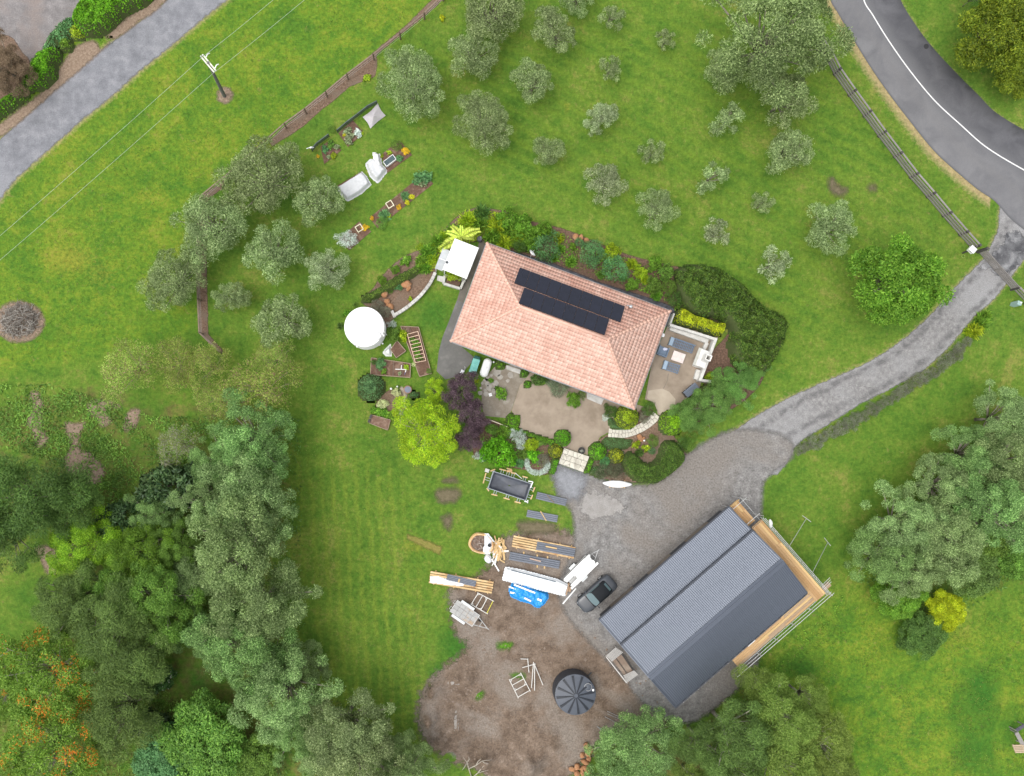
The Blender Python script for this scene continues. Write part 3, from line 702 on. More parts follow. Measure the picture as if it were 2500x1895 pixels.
# solar panels, black on black
M_cell = mat('solar_cell', (.010, .012, .022), (.014, .016, .03), 1.5, .22, 0, 0, .5)
M_pframe = mat('panel_frame', (.022, .023, .028), rough=.4)
sl = math.sqrt(1 + PITCH ** 2)
def panel_row(c4, n, label):
    a, b, c, d = [h2l(roof_at(*q)) for q in c4]
    x0, x1 = (a.x + d.x) / 2, (b.x + c.x) / 2; y1_, y0_ = (a.y + b.y) / 2, (c.y + d.y) / 2
    w = (x1 - x0) / n; hh = (y1_ - y0_) * sl + .03
    fm = MB(); fm.box((0, 0, 0), (w - .02, hh, .035)); cm = MB(); cm.box((0, 0, .02), (w - .05, hh - .035, .008))
    fme, cme = fm.mesh('panel_frame', M_pframe), cm.mesh('cell_sheet', M_cell)
    ym = (y0_ + y1_) / 2; zm = EZ + (HW - ym) * PITCH + .19
    for i in range(n):
        l = Vector((x0 + (i + .5) * w, ym, zm)); l.rotate(Matrix.Rotation(hrz, 3, 'Z'))
        p = thing('solar_panel', label, 'solar panel', (hc.x + l.x, hc.y + l.y, zm), hrz, 'solar panels on the pink roof')
        p.rotation_euler = (-math.atan(PITCH), 0, hrz); p.rotation_mode = 'XYZ'
        inst('panel_frame', fme, p); inst('cell_sheet', cme, p)
        r = MB().box((0, 0, -.06), (w, .05, .07)).mesh('mounting_rail', M_steel); inst('mounting_rail', r, p)
q = lambda x, y: (1250 + x / 3.16, 480 + y / 3.16)
panel_row([q(60, 555), q(872, 850), q(830, 970), q(12, 670)], 10, 'black solar panel in the longer row, nearer the gutter of the pink roof')
panel_row([q(92, 708), q(748, 950), q(712, 1068), q(48, 828)], 8, 'black solar panel in the shorter row, just below the ridge of the pink roof')

# ---------------------------------------------------------------- paving round the house
def slab(name, poly, z0, z1, m, b=0): return struct(MB().prism([(p.x, p.y) for p in poly], z0, z1).build(name, m, bevel=b))
slab('terrace', pts(cJ, (440, 225), (560, 90), (1560, 420), (1250, 640), (1160, 690), (1070, 860), (835, 790), (745, 735), (440, 615), (365, 450)), .0, .05, M_conc)
slab('old_paving', pts(cJ, (210, 60), (440, 30), (560, 130), (437, 230), (362, 452), (330, 520), (120, 500), (100, 420), (90, 200)), .0, .03, mat('mossy_paving', (.26, .225, .18), (.17, .14, .105), 1.6, .9, .3, c3=(.36, .33, .28), scale3=.8))
slab('patio', pts(z6, (330, 210), (420, 240), (1240, 480), (930, 1290), (900, 1430), (700, 1620), (560, 1700), (420, 1860), (230, 1960), (120, 1920), (60, 1700), (-120, 1640), (20, 900)), .0, .06, M_conc)
slab('patio_patch', pts(z6, (-60, 1480), (200, 1440), (330, 1500), (450, 1640), (430, 1800), (280, 1930), (140, 1900), (60, 1740), (-80, 1620)), .05, .065, mat('new_concrete', (.40, .34, .265), (.34, .285, .22), 1.2, .85))
slab('patio_crack', pts(z6, (215, 1440), (235, 1438), (300, 1300), (322, 1160), (308, 1160), (288, 1300)), .055, .064, mat('grout', (.22, .19, .15)))
slab('path_slab', pts(cI, (1302, -290), (1215, -60), (1150, 100), (1110, 250), (1085, 470), (1180, 560), (1340, 520), (1500, 330), (1300, 160), (1330, -20), (1400, -260)), .0, .03, mat('dark_concrete', (.155, .15, .14), (.10, .098, .092), 1.2, .6, .2, c3=(.21, .20, .185), scale3=.6))  # darker concrete along the west eave
slab('path_slab', pts(cG, (1640, 460), (1720, 500), (1560, 880), (1450, 1180), (1390, 1130), (1440, 960), (1500, 880), (1612, 560)), .0, .028, mat('dark_brown_concrete', (.17, .15, .12), (.11, .10, .085), 1.2, .6, .2))  # dark brownish concrete further up the same side
slab('doorstep', pts(cJ, (1040, 290), (1195, 345), (1170, 400), (1040, 345)), .04, .16, M_conc_w, .01)
slab('doorstep', pts(z1, (1510, 460), (1890, 590), (1870, 700), (1500, 570)), .02, .14, M_conc_w, .01)

M_stone = mat('pale_stone', (.60, .57, .49), (.47, .44, .37), 4, .85, .25, c3=(.40, .37, .31), scale3=1.5)
# curved path of fitted flagstones
path = smooth_line(pts(cJ, (1672, 488), (1620, 545), (1540, 600), (1450, 640), (1350, 662), (1235, 652)), 10)
def along(ln, s):
    for i in range(len(ln) - 1):
        d = (ln[i + 1] - ln[i]).length
        if s <= d or i == len(ln) - 2:
            t = (ln[i + 1] - ln[i]).normalized(); return ln[i] + t * s, Vector((-t.y, t.x, 0))
        s -= d
plen = sum((path[i + 1] - path[i]).length for i in range(len(path) - 1))
fpath = MB().prism([tuple(p.xy) for p in [along(path, s)[0] + along(path, s)[1] * .45 for s in np.linspace(0, plen, 24)] + [along(path, s)[0] - along(path, s)[1] * .45 for s in np.linspace(plen, 0, 24)]], 0, .035).build('flagstone_path', mat('mortar', (.16, .135, .105), (.12, .10, .08)))
struct(fpath)
rr = random.Random(4); seeds = []
for i in range(16):
    for j in range(2): seeds.append((plen * (i + .5 + rr.uniform(-.28, .28)) / 16, .45 * (j + .5) + rr.uniform(-.09, .09)))
for cell in voronoi(plen, .9, seeds, .018):
    w = []
    for s, t in cell:
        p, n_ = along(path, s); p = p + n_ * (t - .45); w.append((p.x, p.y))
    MB().prism(w, .02, .06 + rr.uniform(0, .012), .985).build('paving_stone', M_stone, fpath)
# stone steps down to the drive
a, b, c, d = pts(z2, (250, 535), (1225, 860), (1000, 1470), (50, 1130))
steps = struct(MB().prism([tuple(p.xy) for p in (a, b, c, d)], 0, .012).build('stone_steps', mat('mortar', (.16, .135, .105))))
for k in range(3):
    l0, r0, l1, r1 = a.lerp(d, k / 3), b.lerp(c, k / 3), a.lerp(d, (k + 1) / 3), b.lerp(c, (k + 1) / 3)
    zt = .36 - .12 * k
    MB().prism([tuple(p.xy) for p in (l0.lerp(l1, .04), r0.lerp(r1, .04), r1.lerp(r0, .03), l1.lerp(l0, .03))], .01, zt - .035).build('step_riser', mat('mortar', (.16, .135, .105)), steps)
    w = (r0 - l0).length; h_ = (l1 - l0).length
    sd = [(w * (i + .5 + rr.uniform(-.3, .3)) / 5, h_ * rr.uniform(.3, .7)) for i in range(5)] + [(w * rr.random(), h_ * rr.choice((.1, .9))) for _ in range(2)]
    for cell in voronoi(w, h_, sd, .012):
        pp = [l0.lerp(r0, s / w).lerp(l1.lerp(r1, s / w), t / h_) for s, t in cell]
        MB().prism([tuple(p.xy) for p in pp], zt - .05, zt + rr.uniform(0, .01), .98).build('paving_stone', M_stone, steps)
# loose flagstones in the gravel by the gas tank
for i, (x, y, r) in enumerate([(1255, 665, 100), (1340, 780, 70), (1615, 735, 75), (1545, 880, 45), (1000, 830, 60), (945, 870, 55), (985, 970, 55), (1080, 965, 35), (1210, 955, 80), (1060, 1075, 80), (1200, 1065, 40), (1150, 1110, 45), (960, 1240, 60), (1165, 1190, 50), (1100, 740, 40), (800, 1210, 55), (930, 1140, 45), (560, 920, 35), (860, 950, 35), (820, 1080, 30)]):
    c = z1(x, y, .03); rad = r / 11.06 / 24 * 1.25; n = rr.randint(5, 7); a0 = rr.random() * 6
    MB().prism([(c.x + rad * rr.uniform(.75, 1.15) * math.cos(a0 + 6.283 * k / n), c.y + rad * rr.uniform(.75, 1.15) * math.sin(a0 + 6.283 * k / n)) for k in range(n)], 0, .055, .96).build('flagstone', mat('grey_flag', (.36, .335, .295), (.27, .25, .22), 3, .9, .2))
for o in COL.objects:
    if o.name.startswith('flagstone') and not o.name.startswith('flagstone_path') and o.parent is None:
        tag(o, 'irregular grey flagstone set in the mossy paving by the white gas tank', 'flagstone', 'loose flagstones by the gas tank')

# ---------------------------------------------------------------- patio walls, fireplace, furniture
wall = thing('patio_wall', 'low pale concrete wall with a built-in bench round the patio', 'wall', (0, 0, 0))
def wallseg(name, a, b, th, h, m=M_conc_w, z0=0.0, par=wall):
    a, b = Vector((a.x, a.y, 0)), Vector((b.x, b.y, 0)); d = (b - a).normalized(); n_ = Vector((-d.y, d.x, 0)) * th / 2
    return MB().prism([tuple((q).xy) for q in (a - n_, b - n_, b + n_, a + n_)], z0, h).build(name, m, par, bevel=.02)
wallseg('garden_wall', z6(350, 255, .9), z6(1195, 520, .9), .26, .95)
wallseg('garden_wall', z6(1205, 500, .9), z6(905, 1290, .9), .30, 1.0)
wallseg('garden_wall', z6(890, 1278, .9), z6(1120, 1308, .9), .26, .9)
wallseg('side_wall', z6(350, 250, .8), z6(430, 40, .8), .16, .8)
wallseg('bench_seat', z6(350, 312, .42), z6(1060, 565, .42), .42, .45)
wallseg('bench_seat', z6(1040, 590, .42), z6(960, 750, .42), .36, .45)
wallseg('bench_seat', z6(880, 1090, .42), z6(830, 1270, .42), .42, .45)
f0 = z6(965, 880, 1.1)
fire = thing('outdoor_fireplace', 'white plastered outdoor fireplace with a square open chimney in the patio wall', 'fireplace', (f0.x, f0.y, 0), R(-20 + 0))
fire.rotation_euler[2] = R(-20.8)
M_plast = mat('white_plaster', (.74, .73, .70), (.62, .61, .58), 2, .85, .1, c3=(.52, .50, .47), scale3=1.5)
MB().box((0, 0, .55), (.95, 1.75, 1.1)).build('firebox', M_plast, fire, bevel=.02)
MB().box((-.48, 0, .22), (.01, .9, .6)).build('hearth_opening', mat('soot', (.015, .014, .013), rough=.95), fire)
MB().box((-.58, 0, 1.0), (.34, 1.85, .10)).build('mantel', mat('mantel_stone', (.50, .50, .45), (.40, .40, .36), 3), fire, bevel=.015)
ch = MB()
for dx, dy, sx, sy in ((-.24, 0, .09, .60), (.24, 0, .09, .60), (0, -.255, .39, .09), (0, .255, .39, .09)): ch.box((.12 + dx, dy, 1.70), (sx, sy, 1.3))
ch.build('chimney', M_plast, fire)
MB().box((.12, 0, 1.16), (.38, .41, .05)).build('flue_floor', MATS['soot'], fire)

M_blue = mat('blue_grey_paint', (.155, .205, .275), (.125, .17, .235), 4, .55)
def lounge(corners, name, label, arm=True, back=True):
    a, b, c, d = corners; ctr = (a + b + c + d) / 4; ux = ((b - a) + (c - d)) / 2; uy = ((a - d) + (b - c)) / 2
    rz = math.atan2(ux.y, ux.x); Lx, Ly = ux.length, uy.length
    t = thing(name, label, 'sofa frame', (ctr.x, ctr.y, .06), rz, None)
    for sy in (-1, 1): MB().box((0, sy * (Ly / 2 - .03), .30), (Lx, .06, .10)).build('side_rail', M_blue, t)
    for sx in (-1, 1): MB().box((sx * (Lx / 2 - .03), 0, .301), (.06, Ly - .12, .098)).build('end_rail', M_blue, t)
    n = int(Lx / .17)
    for i in range(1, n): MB().box((-Lx / 2 + Lx * i / n, 0, .31), (.065, Ly - .13, .025)).build('slat', M_blue, t)
    for k in (-.15, .2): MB().box((0, k * Ly, .275), (Lx - .13, .05, .03)).build('support_bar', M_blue, t)
    for sx in (-1, 1):
        for sy in (-1, 1): MB().box((sx * (Lx / 2 - .04), sy * (Ly / 2 - .04), .125), (.07, .07, .25)).build('leg', M_blue, t)
    if arm: MB().box((-Lx / 2 + .19, 0, .47), (.38, Ly, .24)).build('arm_box', mat('blue_grey_top', (.26, .34, .42), (.23, .30, .38), 4, .5), t, bevel=.02)
    if back:
        MB().box((.2, Ly / 2 - .03, .66), (Lx - .4, .05, .07)).build('back_rail', M_blue, t)
        for i in range(int(Lx / .3)): MB().box((-Lx / 2 + .5 + i * .3, Ly / 2 - .03, .48), (.05, .03, .28)).build('back_slat', M_blue, t)
    return t
lounge([z6(350, 480, .36), z6(800, 640, .36), z6(762, 785, .36), z6(315, 630, .36)], 'outdoor_sofa', 'blue-grey slatted sofa frame without cushions beside the bench wall')
lounge([z6(235, 918, .36), z6(540, 1010, .36), z6(490, 1165, .36), z6(195, 1070, .36)], 'outdoor_sofa', 'short blue-grey slatted sofa frame on the open side of the patio', True, False)
ac = z6(212, 745, .4); t = thing('armchair', 'dark blue-grey square outdoor armchair against the house eave', 'armchair', (ac.x, ac.y, .06), R(-20))
MB().box((0, 0, .3), (.9, .9, .12)).build('seat', M_blue, t, bevel=.02)
for sx in (-1, 1): MB().box((sx * .48, 0, .45), (.1, 1.0, .3)).build('armrest', M_blue, t, bevel=.02)
MB().box((0, -.48, .55), (.86, .1, .5)).build('backrest', M_blue, t, bevel=.02)
for sx in (-1, 1):
    for sy in (-1, 1): MB().box((sx * .4, sy * .4, .12), (.06, .06, .24)).build('leg', M_blue, t)
cu = z6(262, 705, .5); tag(MB().blob((0, 0, 0), (.26, .17, .07), 3).build('cushion', mat('pale_cushion', (.62, .66, .78), (.5, .53, .68), 5), None, True), 'crumpled pale blue cushion on the armchair', 'cushion').location = (cu.x, cu.y, .49)
a, b, c, d = [z6(*q, .42) for q in ((430, 732), (645, 805), (580, 978), (358, 895))]; ctr = (a + b + c + d) / 4; ux = ((b - a) + (c - d)) / 2; uy = (a - d + b - c) / 2
t = thing('coffee_table', 'square pale pinkish stone-topped coffee table between the sofa frames', 'table', (ctr.x, ctr.y, .06), math.atan2(ux.y, ux.x))
MB().box((0, 0, .38), (ux.length, uy.length, .06)).build('tabletop', mat('pink_stone', (.62, .54, .50), (.52, .45, .42), 1.6, .6, c3=(.48, .40, .38), scale3=2.2), t, bevel=.01)
for sx in (-1, 1):
    for sy in (-1, 1): MB().box((sx * (ux.length / 2 - .08), sy * (uy.length / 2 - .08), .175), (.08, .08, .35)).build('leg', M_blue, t)
a, b, c, d = [z6(*q, .9) for q in ((808, 1325), (900, 1430), (682, 1605), (592, 1512))]; ctr = (a + b + c + d) / 4; ux = ((d - a) + (c - b)) / 2; uy = (a - b + d - c) / 2
t = thing('barbecue', 'slate-blue hooded barbecue standing by the clipped hedge at the patio corner', 'barbecue', (ctr.x, ctr.y, .06), math.atan2(ux.y, ux.x))
MB().box((0, 0, .42), (ux.length - .1, uy.length - .1, .70)).build('cabinet', M_dkmetal, t, bevel=.02)
M_bbq = mat('slate_lid', (.13, .15, .185), (.11, .13, .165), 4, .4, stretch=(1, 8, 1))
for k in range(4): MB().box((0, -uy.length * (.375 - .25 * k), .83 + .02 * (1 if k in (1, 2) else 0)), (ux.length, uy.length / 4 - .012, .10)).build('lid_panel', M_bbq, t, bevel=.01)
for sx in (-1, 1): MB().path([(sx * .4, -uy.length / 2 - .02, .72), (sx * .4, -uy.length / 2 - .08, .72)], .02).build('handle', M_steel, t)
for sx in (-1, 1):
    for sy in (-1, 1): MB().path([(sx * .5, sy * .2 - .02, .05), (sx * .5, sy * .2 + .02, .05)], .05, 12).build('castor', M_dkmetal, t)
c = z6(215, 448, 1.4); lamp = thing('patio_heater_head', 'white rounded lamp head showing beside the house eave', 'lamp', (c.x, c.y, .06))
MB().path([(0, 0, 0), (0, 0, 1.4)], .03).build('post', M_steel, lamp); MB().blob((0, 0, 1.45), (.16, .2, .1), 5, .1).build('lamp_shade', M_white, lamp, True)

# ---------------------------------------------------------------- lean-to greenhouse, planters, block wall
M_poly = mat('white_sheeting', (.80, .81, .82), (.74, .75, .77), 1.5, .35)
M_poly2 = mat('clear_sheeting', (.55, .57, .58), (.46, .48, .50), 2, .3, alpha=.82)
ZG = 2.25
gc = [cG(*q, ZG) for q in ((1440, 500), (1614, 552), (1500, 888), (1252, 790))]
gc[0] = gc[1] + (gc[3] - gc[2]); ctr = sum(gc, Vector()) / 4; ux = gc[1] - gc[0]; uy = gc[0] - gc[3]; rz = math.atan2(ux.y, ux.x)
pg = thing('garden_shelter', 'garden shelter roofed in white sheeting beside the tree fern', 'shelter', (ctr.x, ctr.y, 0), rz)
GL, GW = uy.length, ux.length
for k in range(5): MB().box((0, -GL / 2 + GL * (k + .5) / 5, ZG), (GW, GL / 5 - .02, .03)).build('roof_panel', M_poly, pg)
for k in range(6): MB().box((0, -GL / 2 + GL * k / 5, ZG + .022), (GW + .04, .05, .03)).build('batten', M_white, pg)
for sx in (-1, 1): MB().box((sx * (GW / 2 + .03), 0, ZG - .02), (.05, GL + .1, .09)).build('gutter', M_white, pg)
for sx in (-1, 1):
    for sy in (-1, 1): MB().box((sx * (GW / 2 - .1), sy * (GL / 2 - .1), ZG / 2 - .01), (.09, .09, ZG - .03)).build('post', M_white, pg)
gc = [cG(*q, 1.9) for q in ((1235, 578), (1310, 598), (1250, 785), (1163, 762))]; c2 = sum(gc, Vector()) / 4; l2 = Vector((c2.x - ctr.x, c2.y - ctr.y, 0)); l2.rotate(Matrix.Rotation(-rz, 3, 'Z'))
for k in (-1, 1): MB().box((l2.x, l2.y + k * .55, 1.92), (.80, 1.06, .025)).build('side_roof_panel', M_poly2, pg)
MB().box((l2.x, l2.y, 1.945), (.82, .05, .03)).build('batten', M_white, pg)
for k in (-1, 1): MB().box((l2.x - .34, l2.y + k * 1.0, .94), (.06, .06, 1.88)).build('post', M_white, pg)
c = cG(1285, 712, 2.3); tag(MB().lathe([(.05, 0), (.10, .02), (.12, .16), (.13, .17), (.11, .17), (.09, .05), (0, .05)], 14).build('plant_pot', mat('grey_pot', (.12, .13, .14)), None, True), 'small grey pot left on the white shelter roof', 'pot').location = (c.x, c.y, 2.265)
# raised concrete planter in front of the shelter
a, b, c, d = [cG(*q, .45) for q in ((1262, 850), (1470, 895), (1432, 990), (1248, 935))]
pl = thing('concrete_planter', 'square concrete planter with soil in front of the white shelter', 'planter', (0, 0, 0))
ctr2 = (a + b + c + d) / 4
for p0, p1 in ((a, b), (b, c), (c, d), (d, a)): wallseg('planter_wall', p0, p1, .24, .45, M_conc_w, par=pl)
MB().prism([tuple(ctr2.lerp(p, .75).xy) for p in (a, b, c, d)], .05, .36).build('soil', mat('soil_solid', (.09, .055, .038), (.16, .10, .07), 8, .95, .5), pl)
tag(MB().prism([tuple(p.xy) for p in pts(cG, (1185, 852), (1255, 865), (1235, 925), (1175, 905))], .0, .12).build('stone_block', M_conc_w, bevel=.03), 'pale stone block on the lawn beside the concrete planter', 'stone block')
# curved retaining wall of concrete blocks
rw = thing('retaining_wall', 'curved low retaining wall of pale concrete blocks round the mulched bed', 'wall', (0, 0, 0))
ln = smooth_line([cG(*q, .5) for q in ((1160, 815), (1110, 920), (1050, 1005), (985, 1080), (905, 1150), (820, 1215), (722, 1275))], 10)
tot = sum((ln[i + 1].xy - ln[i].xy).length for i in range(len(ln) - 1)); ln0 = [Vector((p.x, p.y, 0)) for p in ln]; nb = 15
for i in range(nb):
    p0, n0 = along(ln0, tot * i / nb + .012); p1, n1 = along(ln0, tot * (i + 1) / nb - .012)
    MB().prism([tuple(q.xy) for q in (p0 - n0 * .16, p1 - n1 * .16, p1 + n1 * .16, p0 + n0 * .16)], .28, .50).build('block', M_conc_w, rw, bevel=.015)
    MB().prism([tuple(q.xy) for q in (p0 - n0 * .14, p1 - n1 * .14, p1 + n1 * .14, p0 + n0 * .14)], 0, .275).build('block', M_conc_w, rw)
wallseg('end_block', cG(690, 1228, .5), cG(722, 1300, .5), .30, .48, M_conc_w, par=rw)
M_rock = mat('orange_rock', (.40, .20, .095), (.30, .145, .075), 3, .9, .5, c3=(.46, .30, .18), scale3=2)
def rocks(f, lst, label, group, k=1.0, squash=.7, m=None):
    for i, (x, y, r, s) in enumerate(lst):
        c = f(x, y, .1); rad = r / s / 24
        o = tag(MB().blob((0, 0, 0), (rad * rr.uniform(.85, 1.25), rad * rr.uniform(.7, 1.0), rad * squash), i + len(lst), .22, 12, 8).build('boulder', m or M_rock, None, True), label, 'boulder', group)
        o.location = (c.x, c.y, rad * squash * .75); o.rotation_euler = (rr.uniform(-.2, .2), rr.uniform(-.2, .2), rr.random() * 6)
rocks(cG, [(610, 1050, 42, 4.41), (640, 1130, 34, 4.41), (680, 1190, 32, 4.41), (850, 950, 48, 4.41), (872, 988, 30, 4.41), (655, 1165, 22, 4.41)], 'orange boulder in the mulched bed behind the curved block wall', 'boulders behind the block wall')
rocks(cL, [(1705, 1105, 30, 3.95), (1742, 1150, 30, 3.95), (1720, 1187, 30, 3.95), (1667, 1200, 28, 3.95), (1730, 1232, 32, 3.95), (1688, 1262, 34, 3.95), (1612, 1310, 40, 3.95), (1568, 1332, 30, 3.95), (1665, 1322, 25, 3.95), (1715, 1335, 40, 3.95), (1612, 1375, 32, 3.95), (1665, 1368, 28, 3.95)], 'orange-brown boulder in the heap at the edge of the dirt yard', 'boulder heap')
rocks(cJ, [(1515, 690, 26, 3.69), (1550, 705, 20, 3.69), (1480, 745, 20, 3.69), (1530, 720, 16, 3.69)], 'orange boulder in the garden bed below the flagstone path', 'boulders below the path')
rocks(cH, [(490, 315, 26, 3.16), (530, 325, 26, 3.16), (575, 340, 22, 3.16)], 'flat orange boulder edging the border behind the house', 'boulders edging the back border')

# ---------------------------------------------------------------- by the back door: cart, gas tank, trolley
a, b, c, d = [z1(*q, .9) for q in ((615, 265), (800, 320), (690, 690), (485, 640))]; ctr = (a + b + c + d) / 4; ux = (a - d + b - c) / 2; uy = (a - b + d - c) / 2
t = thing('garden_cart', 'dark green garden cart with a worn teal lid by the gas tank', 'cart', (ctr.x, ctr.y, .03), math.atan2(ux.y, ux.x))
CL, CW = ux.length, uy.length; M_grn = mat('dark_green_plastic', (.010, .085, .065), (.008, .065, .05), 4, .5)
MB().box((0, 0, .52), (CL + .1, CW, .55)).build('tub', M_grn, t, bevel=.04)
MB().box((0, 0, .83), (CL, CW - .02, .06)).build('lid', mat('teal_lid', (.22, .52, .46), (.10, .34, .30), 2.5, .6), t, bevel=.02)
MB().box((CL / 2 + .17, 0, .62), (.28, CW * .8, .32)).build('hopper', M_grn, t, bevel=.04)
for sx in (-.5, .5):
    for sy in (-1, 1): MB().path([(sx * CL * .7, sy * CW * .5 - .04, .2), (sx * CL * .7, sy * CW * .5 + .04, .2)], .2, 16).build('wheel', M_dkmetal, t)
c0, c1 = z1(1000, 390, .7), z1(905, 670, .7); dv = c1 - c0
t = thing('gas_tank', 'white capsule-shaped gas tank lying beside the house', 'gas tank', ((c0.x + c1.x) / 2, (c0.y + c1.y) / 2, .03), math.atan2(dv.y, dv.x))
gr, gl = .43, dv.length / 2
prof = [(gr * math.sin(k * math.pi / 12), -gl - gr * math.cos(k * math.pi / 12)) for k in range(0, 7)] + [(gr * math.sin(math.pi / 2 - k * math.pi / 12), gl + gr * math.sin(k * math.pi / 12)) for k in range(0, 7)]
o = MB().lathe(prof, 28, (0, 0, 0), False).build('vessel', mat('tank_white', (.84, .84, .83), (.80, .80, .79), 3, .35), t, True); o.matrix_local = Matrix.Translation((0, 0, .62)) @ Matrix.Rotation(R(90), 4, 'Y')
for k in (-1, 1): MB().box((k * gl * .7, 0, .14), (.14, .5, .28)).build('saddle', M_conc_w, t)
MB().lathe([(.13, .98), (.13, 1.06), (.1, 1.1), (0, 1.1)], 16, (0, 0, 0), False).build('valve_cover', M_white, t, True)
c = z1(310, 650, .5); t = thing('hand_trolley', 'small metal-framed wheeled trolley on the dark concrete', 'trolley', (c.x, c.y, .03), R(60))
MB().box((0, 0, .42), (.42, .34, .03)).build('tray', M_steel, t)
for sx in (-1, 1):
    for sy in (-1, 1): MB().path([(sx * .24, sy * .2, .06), (sx * .2, sy * .17, .8)], .015, 6).build('leg', M_steel, t)
    MB().path([(sx * .2, -.17, .8), (sx * .2, .17, .8)], .015, 6).build('rail', M_steel, t)
MB().path([(.24, -.1, .6), (.42, -.1, .75), (.55, -.02, .78), (.62, .06, .74)], .018, 8).build('handle', M_steel, t)
for sy in (-1, 1): MB().path([(-.24, sy * .25 - .02, .1), (-.24, sy * .25 + .02, .1)], .1, 14).build('wheel', M_dkmetal, t)
c = z1(1075, 1258, .3); t = thing('bucket', 'square white plastic bucket on the mossy flagstones', 'bucket', (c.x, c.y, .03), R(15))
MB().prism([(-.14, -.14), (.14, -.14), (.14, .14), (-.14, .14)], 0, .32, 1.15).build('tub', M_white, t, bevel=.02); MB().path([(-.16, 0, .3), (-.1, 0, .38), (.1, 0, .38), (.16, 0, .3)], .01, 6).build('handle', M_steel, t)
for f, x, y, lb in ((z1, 1160, 378, 'small round white garden light at the house wall by the gas tank'), (y5, 838, 597, 'round white garden light on the lawn below the vegetable beds'), (cI, 470, 186, 'white garden light below the white water tank'), (cI, 503, 172, 'white garden light closest to the rim of the white water tank'), (cJ, 1558, 722, 'round white garden light among orange boulders')):
    c = f(x, y, .3); t = thing('garden_light', lb, 'garden light', (c.x, c.y, 0)); MB().path([(0, 0, 0), (0, 0, .26)], .02, 6).build('stem', M_steel, t); MB().blob((0, 0, .32), (.1, .1, .1), 1, .02, 12, 8).build('globe', M_white, t, True)
c = z2(945, 640, .3); t = thing('planter_bowl', 'dark stone bowl at the top of the stone steps', 'planter', (c.x, c.y, .05))
MB().lathe([(.16, 0), (.30, .1), (.36, .26), (.36, .30), (.30, .29), (.27, .2), (0, .18)], 20, (0, 0, 0), False).build('bowl', mat('black_stone', (.035, .034, .033), (.07, .068, .065), 6), t, True)
MB().blob((.02, -.02, .24), (.2, .18, .1), 9, .4).build('gravel_top', mat('grey_moss', (.22, .22, .19), (.12, .13, .10), 9), t, True)
# white wrapped pack at the drive edge
c0, c1 = cJ(1195, 1110, .3), cJ(1438, 1118, .3); dv = c1 - c0
t = thing('wrapped_pack', 'long pack wrapped in white plastic at the edge of the gravel drive', 'wrapped pack', ((c0.x + c1.x) / 2, (c0.y + c1.y) / 2, .02), math.atan2(dv.y, dv.x))
MB().blob((0, 0, .2), (dv.length / 2 + .05, .36, .22), 4, .10, 22, 9).build('plastic_wrap', mat('white_plastic', (.82, .82, .82), (.72, .73, .75), 3, .35, .3), t, True)
for k in (-.7, .1, .8): MB().box((k, 0, .05), (.09, .8, .09)).build('bearer', mat('pine', (.60, .43, .22), (.52, .35, .17), 4), t)
MB().box((.1, -.34, .13), (1.1, .07, .07)).build('batten', MATS['pine'], t)
# ================================================================== THE SHED
sA, sB = cM(205, 945, 2.9), cM(1220, 65, 2.9); sG, sH = cM(800, 1640, 4.0), cM(1845, 725, 4.0)
sC, sDd = cM(375, 1150, 3.9), cM(1405, 260, 3.9); sE, sF = cM(600, 1395, 5.1), cM(1650, 490, 5.1)
su = ((sB - sA) + (sH - sG) + (sF - sE)); su.z = 0; su.normalize(); srz = math.atan2(su.y, su.x); sv = Vector((-su.y, su.x, 0))
sc = (sA + sB + sG + sH) / 4; sc.z = 0
ly = lambda p: (p - sc).dot(sv); lx = lambda p: (p - sc).dot(su)
Y0, Y1, Y2, Y3 = (ly(sA) + ly(sB)) / 2, (ly(sC) + ly(sDd)) / 2, (ly(sE) + ly(sF)) / 2, (ly(sG) + ly(sH)) / 2
SL = ((sB - sA).length + (sH - sG).length + (sF - sE).length) / 6; sx0 = 0.0
shed = thing('shed', 'large new shed with a dark grey ribbed metal roof and attached lean-to', 'shed', (sc.x, sc.y, 0), srz)
def steel_mat():
    m, nt, N, L = _new('roof_steel'); tc = N.new('ShaderNodeTexCoord'); co = tc.outputs['Object']
    b = principled(N, .34, .6, .5); n1 = noise_node(N, L, co, .7, 4, .6); r = ramp(N, [(.3, (.098, .112, .140)), (.7, (.108, .123, .153))]); L.new(n1.outputs[0], r.inputs[0])
    L.new(r.outputs[0], b.inputs['Base Color']); out(N, L, b.outputs[0]); MATS['roof_steel'] = m; return m
M_roof = steel_mat()
M_clad = mat('dark_cladding', (.065, .068, .075), rough=.6)
# walls: lean-to part and main part
for (ya, yb, za, zb) in ((Y0 - .55, Y1 - .1, 2.7, 3.4), (Y1 - .1, Y3 + .35, 3.75, 3.75)):
    w = MB(); L2 = SL - .3
    hi_, lo_ = max(ya, yb), min(ya, yb)
    w.box((0, (ya + yb) / 2, za / 2), (2 * L2, abs(ya - yb), za)); w.build('wall', M_clad, shed)
gb = MB()
for sx in (-1, 1):
    gb.add([(sx * (SL - .33), Y1 - .1, 3.75), (sx * (SL - .33), Y3 + .35, 3.75), (sx * (SL - .33), Y2, 4.95)], [(0, 1, 2), (2, 1, 0)])
gb.build('gable', M_clad, shed)
for k in range(3):
    xx = -SL + 3.2 + k * 5.0
    f = MB().box((xx, Y0 - .54, 1.3), (3.0, .08, 2.5)).build('door', mat('door_timber', (.20, .17, .14), (.15, .125, .105), 2), shed)
    MB().box((xx, Y0 - .49, 1.3), (.3, .05, .06)).build('handle', M_steel, f)
f = MB().box((-SL + .28, Y0 - 1.6, 1.6), (.1, 1.5, 1.1)).build('window', M_white, shed); MB().box((-SL + .22, Y0 - 1.6, 1.6), (.01, 1.38, .98)).build('pane', M_glass, f)
